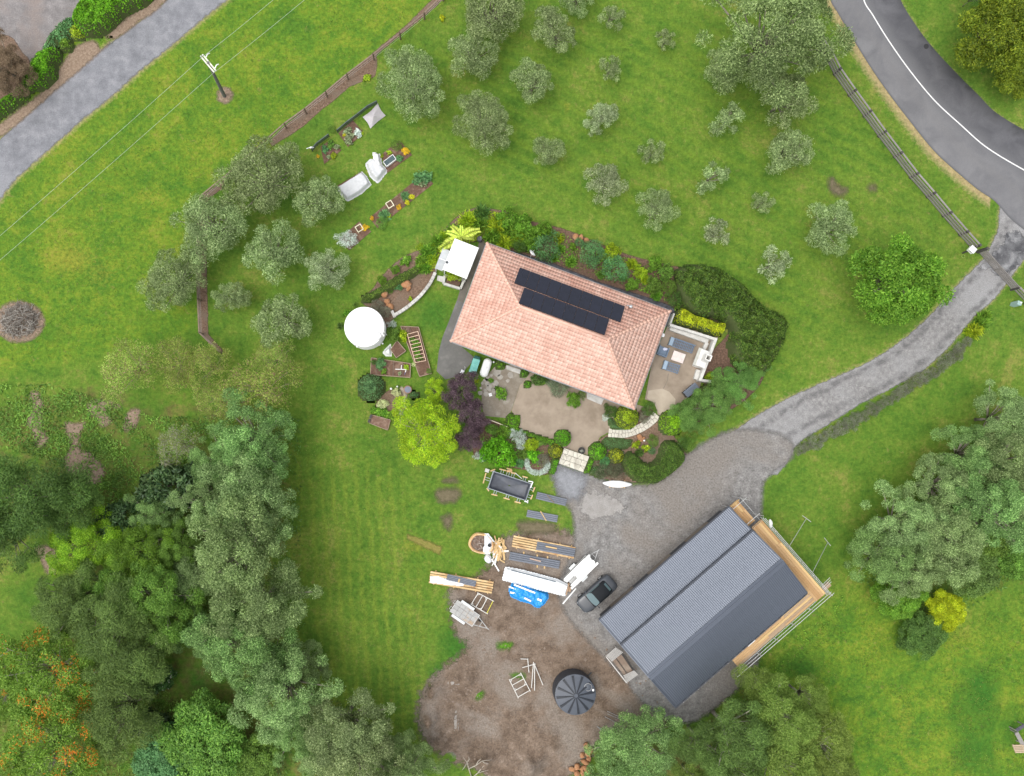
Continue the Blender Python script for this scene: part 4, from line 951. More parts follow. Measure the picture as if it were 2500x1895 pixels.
MB().box((-SL + .12, Y0 - 1.6, 2.25), (.4, 1.6, .05)).build('window_hood', M_white, shed)
NS = 22; SW = 2 * SL / NS
def sheets(ya, za, yb, zb, over, name='roof_sheet'):
    """one ribbed sheet, then copies of it side by side up the building"""
    prof = []; pitch = SW / 4
    for k in range(4):
        x = -SW / 2 + k * pitch
        prof += [(x, 0), (x + pitch * .42, 0), (x + pitch * .54, .036), (x + pitch * .86, .036), (x + pitch * .98, 0)]
    prof.append((SW / 2 + .004, 0)); rr_ = random.Random(int(abs(ya * 10)))
    d = Vector((0, yb - ya, zb - za)).normalized()
    a = Vector((0, ya, za)); b = Vector((0, yb, zb))
    co = []; q = []
    for x, z in prof: co += [(x, a.y, a.z + z), (x, b.y, b.z + z)]
    for i in range(len(prof) - 1):
        f = (2 * i, 2 * i + 2, 2 * i + 3, 2 * i + 1); q.append(f if yb > ya else f[::-1])
    me = fast_mesh(name, co, q, None, M_roof)
    for k in range(NS):
        o = inst(name, me, shed, (-SL + SW * (k + .5), rr_.uniform(-.012, .012), k % 2 * .003))
    o = MB()
    for k in range(NS):     # turned-down lips that break the eave line between sheets
        o.box((-SL + SW * (k + .5), a.y - d.y * .02, a.z - .03), (SW * .72, .05, .06))
    o.build('eave_trim', mat('trim_black', (.03, .031, .036), rough=.5), shed)
sheets(Y0, 2.9, Y1 - .25, 3.62, .1)
sheets(Y1, 3.9, Y2, 5.1, .1)
sheets(Y3, 4.0, Y2, 5.1, .1)
MB().box((0, Y1 + .10, 3.86), (2 * SL + .06, .17, .12)).build('gutter', mat('gutter_slate', (.06, .066, .08), rough=.4), shed)
MB().box((0, Y0 + .07, 2.86), (2 * SL + .06, .15, .10)).build('gutter', MATS['gutter_slate'], shed)
MB().box((0, Y3 - .07, 3.95), (2 * SL + .06, .15, .10)).build('gutter', MATS['gutter_slate'], shed)
MB().box((0, Y1 - .34, 3.66), (2 * SL + .02, .30, .05), m=Matrix.Rotation(R(-12), 3, 'X')).build('apron_flashing', M_roof, shed)
rc = MB(); rc.bar((-SL - .02, Y2 + .16, 5.11), (SL + .02, Y2 + .16, 5.11), .34, .03); rc.bar((-SL - .02, Y2 - .16, 5.112), (SL + .02, Y2 - .16, 5.112), .34, .03); rc.path([(-SL - .02, Y2, 5.13), (SL + .02, Y2, 5.13)], .06, 8)
rc.build('ridge_cap', M_roof, shed)
for sx in (-1, 1):
    for (ya, za, yb, zb) in ((Y0, 2.9, Y1 - .2, 3.62), (Y1, 3.9, Y2, 5.1), (Y3, 4.0, Y2, 5.1)):
        MB().bar((sx * (SL + .02), ya, za + .02), (sx * (SL + .02), yb, zb + .02), .10, .10).build('barge_flashing', M_roof, shed)
for k in range(9):
    MB().box((-SL + .9 + k * .95, Y3 - .19, 3.82), (.07, .1, .07)).build('gutter_bracket', M_white, shed)
MB().box((-SL + 9.6, Y3 - .22, 3.80), (.9, .12, .1)).build('spouting_offcut', M_white, shed)

# ---------------------------------------------------------------- scaffolding on two sides of the shed
M_pole = mat('scaffold_tube', (.62, .62, .61), (.50, .50, .50), 5, .4, 0, .35)
M_plk = [mat('plank_%d' % i, a, b, 3, .8, .15, stretch=(1, 6, 1)) for i, (a, b) in enumerate((((.50, .33, .17), (.42, .26, .13)), ((.43, .265, .125), (.36, .21, .095)), ((.40, .29, .19), (.31, .22, .145)), ((.60, .42, .20), (.50, .34, .16))))]
scaf = thing('scaffolding', 'steel tube scaffolding with timber plank decks along two sides of the shed', 'scaffolding', (sc.x, sc.y, 0), srz)
rs = random.Random(11)
def deck(x0, x1, y0, y1, z, n, along_x):
    for k in range(n):
        m = M_plk[rs.choice((0, 0, 2, 2, 1, 3))]
        if along_x:
            yy = y0 + (y1 - y0) * (k + .5) / n; cut = rs.uniform(.3, .7); xm = x0 + (x1 - x0) * cut
            for a, b in ((x0, xm + .1), (xm - .1, x1)):
                MB().box(((a + b) / 2, yy, z + (.03 if a > x0 else 0)), (b - a, abs(y1 - y0) / n - .015, .035)).build('plank', M_plk[rs.choice((0, 0, 2, 3))], scaf)
        else:
            xx = x0 + (x1 - x0) * (k + .5) / n; cut = rs.uniform(.3, .7); ym = y0 + (y1 - y0) * cut
            for a, b in ((y0, ym), (ym, y1)):
                MB().box((xx, (a + b) / 2, z + (.03 if b == y1 else 0)), (abs(x1 - x0) / n - .015, abs(b - a) + .1, .035)).build('plank', M_plk[rs.choice((0, 1, 2, 1, 3, 0))], scaf)
ex = SL + .22; sy_ = Y3 - .25
deck(ex + .05, ex + 1.0, Y0 - .2, Y1 + .15, 2.3, 4, False)
deck(ex + .05, ex + 1.30, Y1 + .1, Y3 - 1.5, 3.3, 5, False)
deck(SL - 9.6, ex + .6, sy_ - .1, sy_ - 1.25, 3.2, 5, True)
for y in np.linspace(Y0 - .3, Y3 - 1.5, 7):
    for x in (ex, ex + 1.38): MB().path([(x, y, 0), (x, y, 4.4 if x > ex else 3.2)], .028, 7).build('standard', M_pole, scaf)
    MB().path([(ex - .1, y, 3.2), (ex + 1.6, y, 3.2)], .026, 7).build('transom', M_pole, scaf)
for z in (2.25, 3.25, 3.75, 4.25):
    MB().path([(ex + 1.40, Y0 - (.2 if z < 3 else 2.6), z), (ex + 1.40, Y3 - 1.7, z)], .026, 7).build('ledger', M_pole, scaf)
for x in np.linspace(SL - 9.5, ex + 1.3, 6):
    for y in (sy_ - .05, sy_ - 1.32): MB().path([(x, y, 0), (x, y, 4.3 if y < sy_ - 1 else 3.1)], .028, 7).build('standard', M_pole, scaf)
    MB().path([(x, sy_ + .1, 3.13), (x, sy_ - 1.6, 3.13)], .026, 7).build('transom', M_pole, scaf)
for z, e in ((3.16, .3), (3.7, .0), (4.2, .5)):
    MB().path([(SL - 9.9 - e, sy_ - 1.36, z), (ex + 1.7, sy_ - 1.36, z)], .026, 7).build('ledger', M_pole, scaf)
MB().box((ex + .55, Y0 - .2, 2.5), (1.1, .04, .2)).build('toe_board', M_plk[3], scaf); MB().box((ex + .6, Y1 + .1, 3.5), (1.3, .04, .2)).build('toe_board', M_plk[2], scaf)
MB().box((ex + 1.6, sy_ - .9, 3.15), (1.3, .5, .12)).build('plank', M_plk[2], scaf)
for k in range(3): MB().path([(ex + 1.3 + k * .02, Y3 - .4 - k * .35, 4.0 - k * .3), (ex + 2.4, Y3 - .3 - k * .35, 4.05 - k * .3)], .024, 6).build('brace', M_pole, scaf)
# raking props from the scaffold to the lawn, each with a T foot
for (x0, y0, x1, y1_, ta, tb) in ((955, 722, 1215, 300, (1155, 252), (1290, 350)), (1318, 1140, 1555, 675, (1497, 598), (1600, 728))):
    a, b = z7(x0, y0, 3.2), z7(x1, y1_, .1); fa, fb = z7(*ta, .06), z7(*tb, .06)
    t = thing('raking_prop', 'thin steel raking prop with a T-shaped foot on the lawn beside the scaffolding', 'prop', (0, 0, 0), 0, 'raking props of the scaffolding')
    MB().path([a, b], .028, 7).build('strut', M_pole, t); MB().path([fa, fb], .03, 7).build('foot_bar', M_pole, t)
c = z7(655, 375, 3.35); tag(MB().blob((0, 0, 0), (.16, .42, .1), 7, .35).build('plastic_scrap', mat('white_scrap', (.75, .75, .72), (.6, .6, .57), 6), None, True), 'crumpled white plastic caught on the scaffolding corner', 'plastic').location = (c.x, c.y, 3.35)

# ================================================================== WATER TANKS
def tank(c, r, h, body, lidm, name, label, ribs, hatch, cat='water tank'):
    ribm = mat('lid_rib_black', (.026, .030, .038), rough=.4) if ribs == 12 else lidm
    t = thing(name, label, cat, (c.x, c.y, 0)); n = 48
    prof = [(r, 0)]
    for k in range(6): z = h * (k + .5) / 6.3; prof += [(r, z - .1), (r + .025, z - .06), (r + .025, z + .06), (r, z + .1)]
    prof += [(r, h - .05), (r - .03, h)]
    MB().lathe(prof, n, (0, 0, 0), False).build('wall', body, t, True)
    rise = .34
    MB().lathe([(r - .03, h), (r * .97, h + .01), (r * .1, h + rise), (0, h + rise)], n, (0, 0, 0), False).build('lid', lidm, t)
    for k in range(ribs):
        a = 2 * math.pi * (k + .3) / ribs; ca, sa = math.cos(a), math.sin(a); px, py = -sa, ca
        rib = MB(); vs = []
        for rad, w, dz in ((r * .10, .035, .05), (r * .55, .07, .09), (r * .93, .11, .10)):
            z = h + rise * (1 - (rad - r * .1) / (r * .88)) if rad > r * .1 else h + rise
            for s, e in ((-1, -.06), (-1, dz), (1, dz), (1, -.06)): vs.append((ca * rad + px * w * s, sa * rad + py * w * s, z + e))
        rib.add(vs, [(i * 4 + j, i * 4 + (j + 1) % 4, (i + 1) * 4 + (j + 1) % 4, (i + 1) * 4 + j) for i in range(2) for j in range(4)] + [(3, 2, 1, 0), (8, 9, 10, 11)])
        rib.build('lid_rib', ribm, t)
    hx, hy = hatch; hz = h + rise * (1 - math.hypot(hx, hy) / r)
    MB().lathe([(.34, hz - .1), (.34, hz + .08), (.31, hz + .11), (0, hz + .12)], 24, (hx, hy, 0), False).build('hatch', lidm, t, True); MB().lathe([(.34, hz + .0), (.39, hz + .03), (.385, hz + .06), (.34, hz + .07)], 24, (hx, hy, 0), False).build('hatch_rim', mat('rim_grey', (.38, .38, .38)), t)
    return t
M_blk = mat('black_polythene', (.040, .046, .058), (.032, .037, .047), 2, .42, spec=.5)
lc_ = cL(1602, 622, 1.85); hp = cL(1722, 547, 1.9)
t = tank(lc_, 2.05, 1.7, M_blk, mat('tank_lid_grey', (.070, .080, .100), (.058, .067, .085), 2, .45, spec=.5), 'water_tank', 'large black round water tank with a ribbed lid in the dirt yard', 12, (hp.x - lc_.x, hp.y - lc_.y))
vp = cL(1768, 570, 1.8); MB().box((vp.x - lc_.x, vp.y - lc_.y, 1.86), (.16, .2, .14)).build('inlet', M_white, t)
MB().path([(1.5, 1.3, .15), (1.9, 1.7, .12)], .06).build('outlet_pipe', M_blk, t)
wc = cG(392, 1402, 2.5); hp = cG(535, 1497, 2.7); M_wt = mat('white_polythene', (.86, .86, .86), (.82, .82, .82), 2, .4)
t = tank(wc, 1.98, 2.35, M_wt, M_wt, 'water_tank', 'large white round water tank on the lawn beside the garden beds', 8, (hp.x - wc.x, hp.y - wc.y))
for x, y in ((605, 1500), (318, 1620)):
    q_ = cG(x, y, 2.2) - wc; MB().box((q_.x * .99, q_.y * .99, 2.2), (.16, .16, .22)).build('bracket', M_white, t)
MB().path([(2.0, -.5, 2.2), (2.05, -.52, .1)], .05).build('downpipe', M_white, t)

# ================================================================== THE CAR
ca, cb = z5(482, 1392, .7), z5(1152, 800, .7); dv = ca - cb
car = thing('car', 'dark grey convertible car with its black soft top up, parked on the gravel', 'car', ((ca.x + cb.x) / 2, (ca.y + cb.y) / 2, .016), math.atan2(dv.y, dv.x))
M_paint = mat('graphite_paint', (.050, .055, .064), (.045, .05, .058), 2, .2, 0, 0, .6)
M_black = mat('soft_top', (.010, .012, .015), rough=.75); M_rub = mat('rubber', (.018, .018, .018), rough=.9); M_cglass = mat('car_glass', (.10, .15, .16), (.09, .135, .145), 2, .06, spec=.7)
CLh = dv.length / 2
st = [(-1, .55, .50, .66), (-.97, .74, .30, .80), (-.88, .84, .20, .93), (-.7, .89, .17, .97), (-.45, .90, .17, .97), (-.1, .89, .17, .95), (.2, .89, .17, .93), (.42, .885, .17, .92), (.62, .87, .18, .86), (.8, .83, .20, .79), (.92, .74, .24, .70), (.985, .58, .32, .60), (1.0, .45, .42, .54)]
co = []; q = []
for x, w, zb, zt in st:
    half = [(0, zb), (w * .85, zb), (w * .97, zb + .10), (w, zb + (zt - zb) * .5), (w * .965, zb + (zt - zb) * .78), (w * .86, zt - .03), (w * .6, zt + .01), (0, zt + .025)]
    ring = [(y, z) for y, z in half] + [(-y, z) for y, z in half[-2:0:-1]]
    co += [(x * CLh, y, z) for y, z in ring]
n = 14
for i in range(len(st) - 1):
    for k in range(n): q.append((i * n + k, (i + 1) * n + k, (i + 1) * n + (k + 1) % n, i * n + (k + 1) % n))
mb = MB(); mb.add(co, q); mb.add(co[:n], [tuple(range(n))]); mb.add(co[-n:], [tuple(reversed(range(n)))])
o = mb.build('body', M_paint, car, True); s_ = o.modifiers.new('s', 'SUBSURF'); s_.levels = s_.render_levels = 2
def loft(name, rows, m, par, smooth=True, sub=1):
    co = []; q = []; k = len(rows[0])
    for r_ in rows: co += r_
    for i in range(len(rows) - 1):
        for j in range(k - 1): q.append((i * k + j, i * k + j + 1, (i + 1) * k + j + 1, (i + 1) * k + j))
    o = MB().add(co, q).build(name, m, par, smooth)
    if sub: s = o.modifiers.new('s', 'SUBSURF'); s.levels = s.render_levels = sub
    return o
L_ = CLh
def arch(x, w, z, zb): return [(x, -w * 1.06, zb), (x, -w, z - .12), (x, -w * .86, z - .02), (x, 0, z + .03), (x, w * .86, z - .02), (x, w, z - .12), (x, w * 1.06, zb)]
loft('soft_top', [arch(-.66 * L_, .62, 1.02, .95), arch(-.52 * L_, .66, 1.24, .95), arch(-.3 * L_, .66, 1.36, .95), arch(-.02 * L_, .65, 1.38, .95), arch(.14 * L_, .63, 1.33, 1.18)], M_black, car)
loft('windscreen', [[(.15 * L_, y, 1.31 - .10 * abs(y)) for y in (-.62, -.3, 0, .3, .62)], [(.27 * L_, y, 1.15 - .06 * abs(y)) for y in (-.68, -.34, 0, .34, .68)], [(.43 * L_ - .06, -.74, .94), (.44 * L_, -.37, .955), (.45 * L_, 0, .96), (.44 * L_, .37, .955), (.43 * L_ - .06, .74, .94)]], M_cglass, car)
MB().add([(-.625 * L_, -.42, 1.085), (-.625 * L_, .42, 1.085), (-.525 * L_, .42, 1.255), (-.525 * L_, -.42, 1.255)], [(0, 1, 2, 3)]).build('rear_window', M_cglass, car)
for s in (-1, 1):
    MB().add([(-.4 * L_, s * .70, .97), (.36 * L_, s * .72, .96), (.16 * L_, s * .655, 1.27), (-.36 * L_, s * .675, 1.26)], [(0, 1, 2, 3)]).build('side_window', M_cglass, car)
    MB().box((.33 * L_, s * .97, .98), (.12, .2, .13)).build('mirror', M_paint, car, bevel=.03)
    MB().blob((.91 * L_, s * .56, .60), (.13, .12, .05), 2, .05).build('headlight', mat('lamp_glass', (.22, .23, .24), rough=.1), car, True)
    MB().blob((-.955 * L_, s * .56, .70), (.05, .12, .05), 2, .05).build('tail_light', mat('red_lamp', (.14, .012, .012), rough=.2), car, True)
    MB().box((-.05 * L_, s * .905, .80), (.18, .02, .03)).build('door_handle', M_paint, car)
    for x in (-.6, .62):
        w = MB().path([(x * L_, s * .74, .31), (x * L_, s * .90, .31)], .31, 24).build('wheel', M_rub, car); MB().path([(x * L_, s * .89, .31), (x * L_, s * .912, .31)], .21, 16).build('rim', M_steel, w)
MB().box((.985 * L_, 0, .45), (.06, .55, .14)).build('grille', M_rub, car); MB().box((1.005 * L_, 0, .42), (.015, .34, .10)).build('number_plate', mat('plate', (.62, .66, .55)), car)
MB().bar((.46 * L_, -.75, .95), (.46 * L_, .75, .95), .06, .03).build('wiper_cowl', M_rub, car)
car.scale = (1, 1.07, 1)

# ================================================================== TRAILERS
M_gal = mat('trailer_grey', (.50, .50, .49), (.40, .40, .39), 5, .5, 0, .3)
def trailer(a, b, w, tip, label, floor, nx, ny, mudL, flat):
    """a = rear middle, b = front middle, tip = coupling"""
    dv = b - a; t = thing('trailer', label, 'trailer', ((a.x + b.x) / 2, (a.y + b.y) / 2, .02), math.atan2(dv.y, dv.x)); l = dv.length
    for s in (-1, 1): MB().box((0, s * (w / 2 - .03), .50), (l, .06, .10)).build('side_rail', M_gal, t)
    for s in (-1, 1): MB().box((s * (l / 2 - .03), 0, .501), (.06, w - .12, .098)).build('end_rail', M_gal, t)
    for i in range(nx):
        for j in range(ny): MB().box((-l / 2 + .06 + (l - .12) * (i + .5) / nx, -w / 2 + .06 + (w - .12) * (j + .5) / ny, .54), ((l - .12) / nx - .02, (w - .12) / ny - .02, .02)).build('floor_panel', floor, t)
    if not flat:
        for s in (-1, 1): MB().box((0, s * (w / 2), .68), (l, .03, .28)).build('side_board', M_gal, t)
    for s in (-1, 1):
        MB().box((-.08 * l, s * (w / 2 + .16), .62), (mudL, .26, .03)).build('mudguard', mat('pale_guard', (.66, .68, .68), (.58, .60, .60), 4), t)
        wh = MB().path([(-.08 * l, s * (w / 2 + .07), .31), (-.08 * l, s * (w / 2 + .25), .31)], .3, 20).build('wheel', M_rub, t); MB().path([(-.08 * l, s * (w / 2 + .24), .31), (-.08 * l, s * (w / 2 + .262), .31)], .17, 14).build('rim', M_gal, wh)
    tl = tip - (a + b) / 2; tl.z = 0; tl.rotate(Matrix.Rotation(-t.rotation_euler[2], 3, 'Z'))
    for s in (-1, 1): MB().path([(l / 2 - .1, s * w * .36, .46), (tl.x, tl.y, .46)], .04, 8).build('drawbar', M_gal, t)
    MB().path([(l / 2 + (tl.x - l / 2) * .42, -w * .2, .46), (l / 2 + (tl.x - l / 2) * .42, w * .2, .46)], .03, 8).build('cross_bar', M_gal, t)
    MB().blob((tl.x + .08, tl.y, .5), (.14, .06, .06), 1, .05).build('coupling', M_gal, t, True)
    return t, l
t, l = trailer(z4(525, 430, .55), z4(1130, 845, .55), 1.40, z4(1440, 1042, .45), 'low flat-deck trailer with rusty grey floor panels on the dirt', mat('worn_deck', (.40, .395, .38), (.31, .305, .295), 6, .7, c3=(.42, .26, .13), scale3=.9), 5, 3, 1.55, True)
MB().path([(l / 2 + .35, .1, .12), (l / 2 + .35, .28, .12)], .14, 14).build('jockey_wheel', M_rub, t); MB().path([(l / 2 + .35, .19, .1), (l / 2 + .35, .19, .8)], .025).build('jockey_stand', M_dkmetal, t)
for s in (-1, 1): MB().path([(-l / 2, s * .35 - .15, .5), (-l / 2 - .18, s * .35 - .15, .5), (-l / 2 - .18, s * .35 + .15, .5), (-l / 2, s * .35 + .15, .5)], .02, 6).build('ramp_handle', M_steel, t)
ta, tb = z5(250, 850, .7), z5(695, 395, .7)
t, l = trailer(ta, tb, 1.42, z5(838, 203, .45), 'box trailer piled with long white boards beside the parked car', M_gal, 3, 2, .75, False)
trz = t.rotation_euler[2]
def put(o, p, z, rz): o.location = (p.x, p.y, z); o.rotation_euler = (0, 0, rz); return o
wb = [(-.60, 2.0, .3, .22, 0), (-.33, 2.2, .0, .22, 0), (-.05, 1.5, .5, .22, 0), (.22, 1.6, .45, .22, 0), (.50, 2.35, .0, .24, 0), (-.48, 2.25, -.15, .22, 1), (.36, 2.2, -.05, .22, 1), (-.14, 1.55, .5, .24, 1), (.60, 1.9, -.25, .2, 1), (.1, 1.3, .6, .22, 2)]
M_wboard = mat('white_board', (.84, .84, .82), (.78, .78, .76), 4, .5)
tc_ = (ta + tb) / 2; td = (tb - ta).normalized(); tn = Vector((-td.y, td.x, 0))
for i, (off, ln_, sh, w, lay) in enumerate(wb):
    p = tc_ + tn * off + td * sh
    put(tag(MB().box((0, 0, 0), (ln_ * 1.55, w, .10), rs.uniform(-.02, .02)).build('weatherboard', M_wboard, None, bevel=.01), 'long white board in the load on the box trailer', 'board', 'white boards on the box trailer'), p, .95 + lay * .112, trz)

# ================================================================== BUILDING MATERIALS
M_pine = mat('pine', (.60, .43, .22), (.52, .35, .17), 4); M_pine2 = mat('stained_pine', (.66, .50, .29), (.50, .33, .16), 3, .8, c3=(.33, .18, .08), scale3=1.1)
def quadframe(f, cs, z):
    a, b, c, d = [f(*q_, z) for q_ in cs]; ctr = (a + b + c + d) / 4; ux = ((b - a) + (c - d)) / 2; uy = ((a - d) + (b - c)) / 2
    return ctr, math.atan2(ux.y, ux.x), ux.length, uy.length, a, b, c, d
def timber_pack(cs, n, z, name, label, f=cK):
    ctr, rz, l, w, *_ = quadframe(f, cs, z); t = thing(name, label, 'timber pack', (ctr.x, ctr.y, .01), rz)
    for lay in range(2):
        for k in range(n): MB().box((rs.uniform(-.04, .04), -w / 2 + w * (k + .5) / n, .16 + lay * .11), (l, w / n - .07, .095)).build('plank', M_pine2 if rs.random() < .5 else M_pine, t)
    for k in (-.42, -.1, .25, .44): MB().box((k * l, 0, .055), (.1, w + .2, .09)).build('bearer', M_pine, t)
    return t, ctr, rz, l, w
def roofing_stack(cs, z, label, n=2, f=cK, base=0.02):
    ctr, rz, l, w, *_ = quadframe(f, cs, z); t = thing('roofing_sheet_stack', label, 'roofing sheets', (ctr.x, ctr.y, base), rz)
    for lay in range(n):
        co = []; q = []; nr = 4; p = w / nr
        prof = []
        for k in range(nr): y = -w / 2 + k * p; prof += [(y, 0), (y + p * .26, 0), (y + p * .32, .10), (y + p * .90, .10), (y + p * .96, 0)]
        prof.append((w / 2, 0))
        for s, dz in ((1, 0), (-1, -.008)):
            for y, z_ in prof: co += [(-l / 2, y, z_ + dz), (l / 2, y, z_ + dz)]
        m_ = len(prof)
        for i in range(m_ - 1): q += [(2 * i, 2 * i + 1, 2 * i + 3, 2 * i + 2), (2 * m_ + 2 * i, 2 * m_ + 2 * i + 2, 2 * m_ + 2 * i + 3, 2 * m_ + 2 * i + 1)]
        inst('ribbed_sheet', fast_mesh('ribbed_sheet', co, q, None, mat('sheet_steel', (.175, .19, .225), (.155, .17, .20), 2, .45, 0, 0, .5)), t, (rs.uniform(-.03, .03) * lay, 0, .03 + lay * .03))
    return t, ctr, rz
_, p1c, p1r, p1l, p1w = timber_pack(((1090, 185), (1680, 300), (1660, 415), (1062, 300)), 5, .35, 'timber_pack', 'pack of yellow pine planks with grey roofing sheets on its far end')
roofing_stack(((1312, 250), (1682, 312), (1664, 398), (1302, 325)), .45, 'short grey roofing sheets lying on the far end of a timber pack', 2, base=.30)
timber_pack(((285, 530), (890, 632), (870, 752), (262, 650)), 5, .35, 'timber_pack', 'pack of yellow pine planks partly under white wrapping, next to the lawn')
roofing_stack(((445, 568), (722, 620), (712, 692), (438, 612)), .45, 'short grey roofing sheets lying across the middle of the pack beside the lawn', 2, base=.30)
roofing_stack(((1050, 345), (1530, 435), (1520, 510), (1040, 425)), .25, 'long stack of grey roofing sheets on bearers between two timber packs', 5)
roofing_stack(((1400, 745), (2060, 905), (2025, 1065), (1365, 900)), .1, 'grey ribbed roofing sheets on the grass touching the gravel yard', 3, z3)
roofing_stack(((1185, 1150), (1870, 1275), (1840, 1435), (1160, 1310)), .1, 'grey ribbed roofing sheets on the grass with a pale stick across them', 3, z3)
def stick(f, a, b, z, w, h, m, label, name='batten', group=None):
    p, q_ = f(*a, z), f(*b, z); d = q_ - p
    return put(tag(MB().box((0, 0, 0), (d.length, w, h)).build(name, m, None, bevel=.006), label, 'timber', group), (p + q_) / 2, z, math.atan2(d.y, d.x))
stick(z3, (1470, 1180), (1600, 1400), .26, .09, .045, M_pine, 'pale stick lying across roofing sheets on the grass')
stick(z3, (1620, 820), (1780, 1000), .26, .07, .045, mat('brown_stick', (.25, .19, .13)), 'brown stick lying across roofing sheets beside the gravel yard')
stick(cK, (1390, 292), (1500, 314), .50, .14, .05, M_pine, 'short pale plank on the sheets of the timber pack')
stick(cK, (1238, 410), (1345, 438), .44, .13, .05, mat('pink_plank', (.52, .38, .30)), 'short pinkish plank on the long stack of roofing sheets')
stick(cK, (560, 605), (550, 640), .50, .17, .05, M_pine, 'pale block standing on the roofing sheets of the pack by the lawn')
for i, (x, y) in enumerate(((1180, 355), (1310, 383), (1410, 400), (1310, 486), (1380, 496))):
    stick(cK, (x, y - 12), (x - 1, y + 12), .06, .14, .09, M_pine, 'yellow pine bearer end sticking out beside the long sheet stack', 'bearer', 'bearers of the long sheet stack')
# white wrapped packs
def draped(name, poly, h, m, label, cat, wr=.05, edge=.3, z0=.02, seed=2, base=0.0):
    xs = [p.x for p in poly]; c = Vector((sum(xs) / len(xs), sum(p.y for p in poly) / len(poly), 0)); lp = [Vector((p.x - c.x, p.y - c.y, 0)) for p in poly]
    def zf(X, Y, S):
        k = np.clip(S / edge, 0, 1); k = k * k * (3 - 2 * k)
        return base + (h - base) * k + wr * np.clip(S / .15, 0, 1) * (gnoise(X, Y, 2.2, seed) + .6 * gnoise(X, Y, 5.5, seed + 3) + .4 * np.abs(gnoise(X, Y, 3.1, seed + 9)))
    o = sheet(name, lp, z0, m, .07, .02, zf=zf, smooth_poly=False); del o['kind']; o.location = (c.x, c.y, 0)
    return tag(o, label, cat)
M_wrap = mat('white_wrap', (.80, .81, .82), (.66, .69, .72), 2.5, .35, .3)
draped('wrapped_timber_pack', pts(cK, (1005, 492), (1160, 520), (1350, 570), (1500, 610), (1610, 665), (1575, 768), (1300, 700), (1150, 660), (975, 612), z=.3), .62, M_wrap, 'long timber pack wrapped in torn white plastic', 'wrapped pack', .10, .14, base=.35)
stick(cK, (1060, 522), (1490, 634), .72, .10, .03, mat('strap_grey', (.12, .15, .18)), 'dark strap lying along the white wrapped timber pack', 'strap')
put(tag(MB().box((0, 0, 0), (.12, 1.2, .5)).build('end_board', mat('raw_board', (.42, .29, .19), (.33, .22, .14), 3)), 'brown board at the end of the white wrapped pack', 'timber'), cK(1600, 700, .3), .28, R(-14))
draped('wrapping_sheet', pts(cK, (285, 590), (345, 588), (470, 625), (600, 652), (590, 675), (450, 660), (280, 640), z=.42), .09, M_wrap, 'loose white wrapping over one end of the timber pack by the lawn', 'plastic sheet', .03, .06, .33)
draped('blue_tarpaulin', pts(cK, (1075, 648), (1200, 662), (1330, 715), (1410, 740), (1420, 790), (1380, 850), (1330, 890), (1290, 880), (1262, 852), (1150, 822), (1060, 780), (1038, 720), z=.3), .62, mat('blue_tarp', (.012, .30, .72), (.010, .22, .58), 3, .35, .25, spec=.5), 'bright blue tarpaulin draped over a stack on the dirt', 'tarpaulin', .20, .26)
for i, (a, b, w) in enumerate((((1085, 662), (1290, 742), .16), ((1035, 680), (1100, 706), .14), ((1048, 735), (1098, 750), .18), ((1185, 790), (1250, 822), .17), ((1312, 800), (1352, 818), .22))):
    stick(cK, a, b, .74 if i in (0, 3, 4) else .66, w, .05, M_wboard, 'white board weighing down the blue tarpaulin', 'board', 'boards on the blue tarpaulin')
stick(z5, (115, 1296), (388, 978), .06, .12, .06, M_wboard, 'single long white board on the gravel beside the car', 'board')
stick(z5, (238, 1215), (330, 1090), .04, .05, .03, mat('grey_offcut', (.32, .32, .36)), 'thin grey offcut on the gravel by the long white board', 'offcut')
stick(z5, (245, 1045), (275, 945), .10, .26, .12, mat('raw_board', (.42, .29, .19)), 'short pale block next to the end of the white wrapped pack', 'timber_block')
# rubbish bag and offcuts
c = z8(640, 570, .5); bag = thing('bulk_bag', 'open orange bulk bag full of building rubbish', 'bulk bag', (c.x, c.y, 0))
rim = [(290, 600), (330, 430), (500, 255), (650, 290), (780, 290), (900, 370), (1010, 500), (1020, 700), (960, 800), (800, 880), (560, 860), (400, 780), (320, 680)]
top = [z8(x, y, .8) - c for x, y in rim]; n = len(top)
co = []; q = []
for k_, (sc_, z) in enumerate(((1.0, 0.0), (1.12, .35), (1.0, .78), (.97, .82), (.84, .62), (.8, .3))):
    for p in top: co.append((p.x * sc_ * .98, p.y * sc_ * .98, z + (.06 * math.sin(k_ * 3 + p.x * 5) if z > .1 else 0)))
for i in range(5):
    for k in range(n): q.append((i * n + k, i * n + (k + 1) % n, (i + 1) * n + (k + 1) % n, (i + 1) * n + k))
MB().add(co, q).build('bag_wall', mat('orange_weave', (.74, .40, .17), (.80, .58, .34), 2, .7), bag, True).modifiers.new('s', 'SUBSURF').render_levels = 2
MB().prism([(p.x * .8, p.y * .8) for p in top], .02, .42).build('rubbish_fill', mat('rubbish', (.20, .14, .11), (.12, .085, .065), 5, .9, .6, c3=(.30, .26, .22), scale3=3), bag)
def rel(f, x, y, z, c): p = f(x, y, z); return Vector((p.x - c.x, p.y - c.y, z))
for i in range(26):
    p = rel(z8, rs.uniform(380, 760), rs.uniform(380, 780), .46, c); put(tag(MB().box((0, 0, 0), (rs.uniform(.1, .5), rs.uniform(.03, .12), .04)).build('scrap', mat('scrap_%d' % (i % 3), ((.24, .17, .13), (.34, .28, .24), (.12, .09, .075))[i % 3]), bag)), p, .46 + rs.random() * .06, rs.random() * 3)
b_ = draped('plastic_sheet', pts(z8, (760, 300), (850, 290), (1000, 480), (960, 700), (900, 860), (760, 880), (720, 740), (780, 600), z=.8), .20, M_wrap, 'white plastic sheet hanging over the rim of the orange bag', 'plastic sheet', .08, .2, .68)
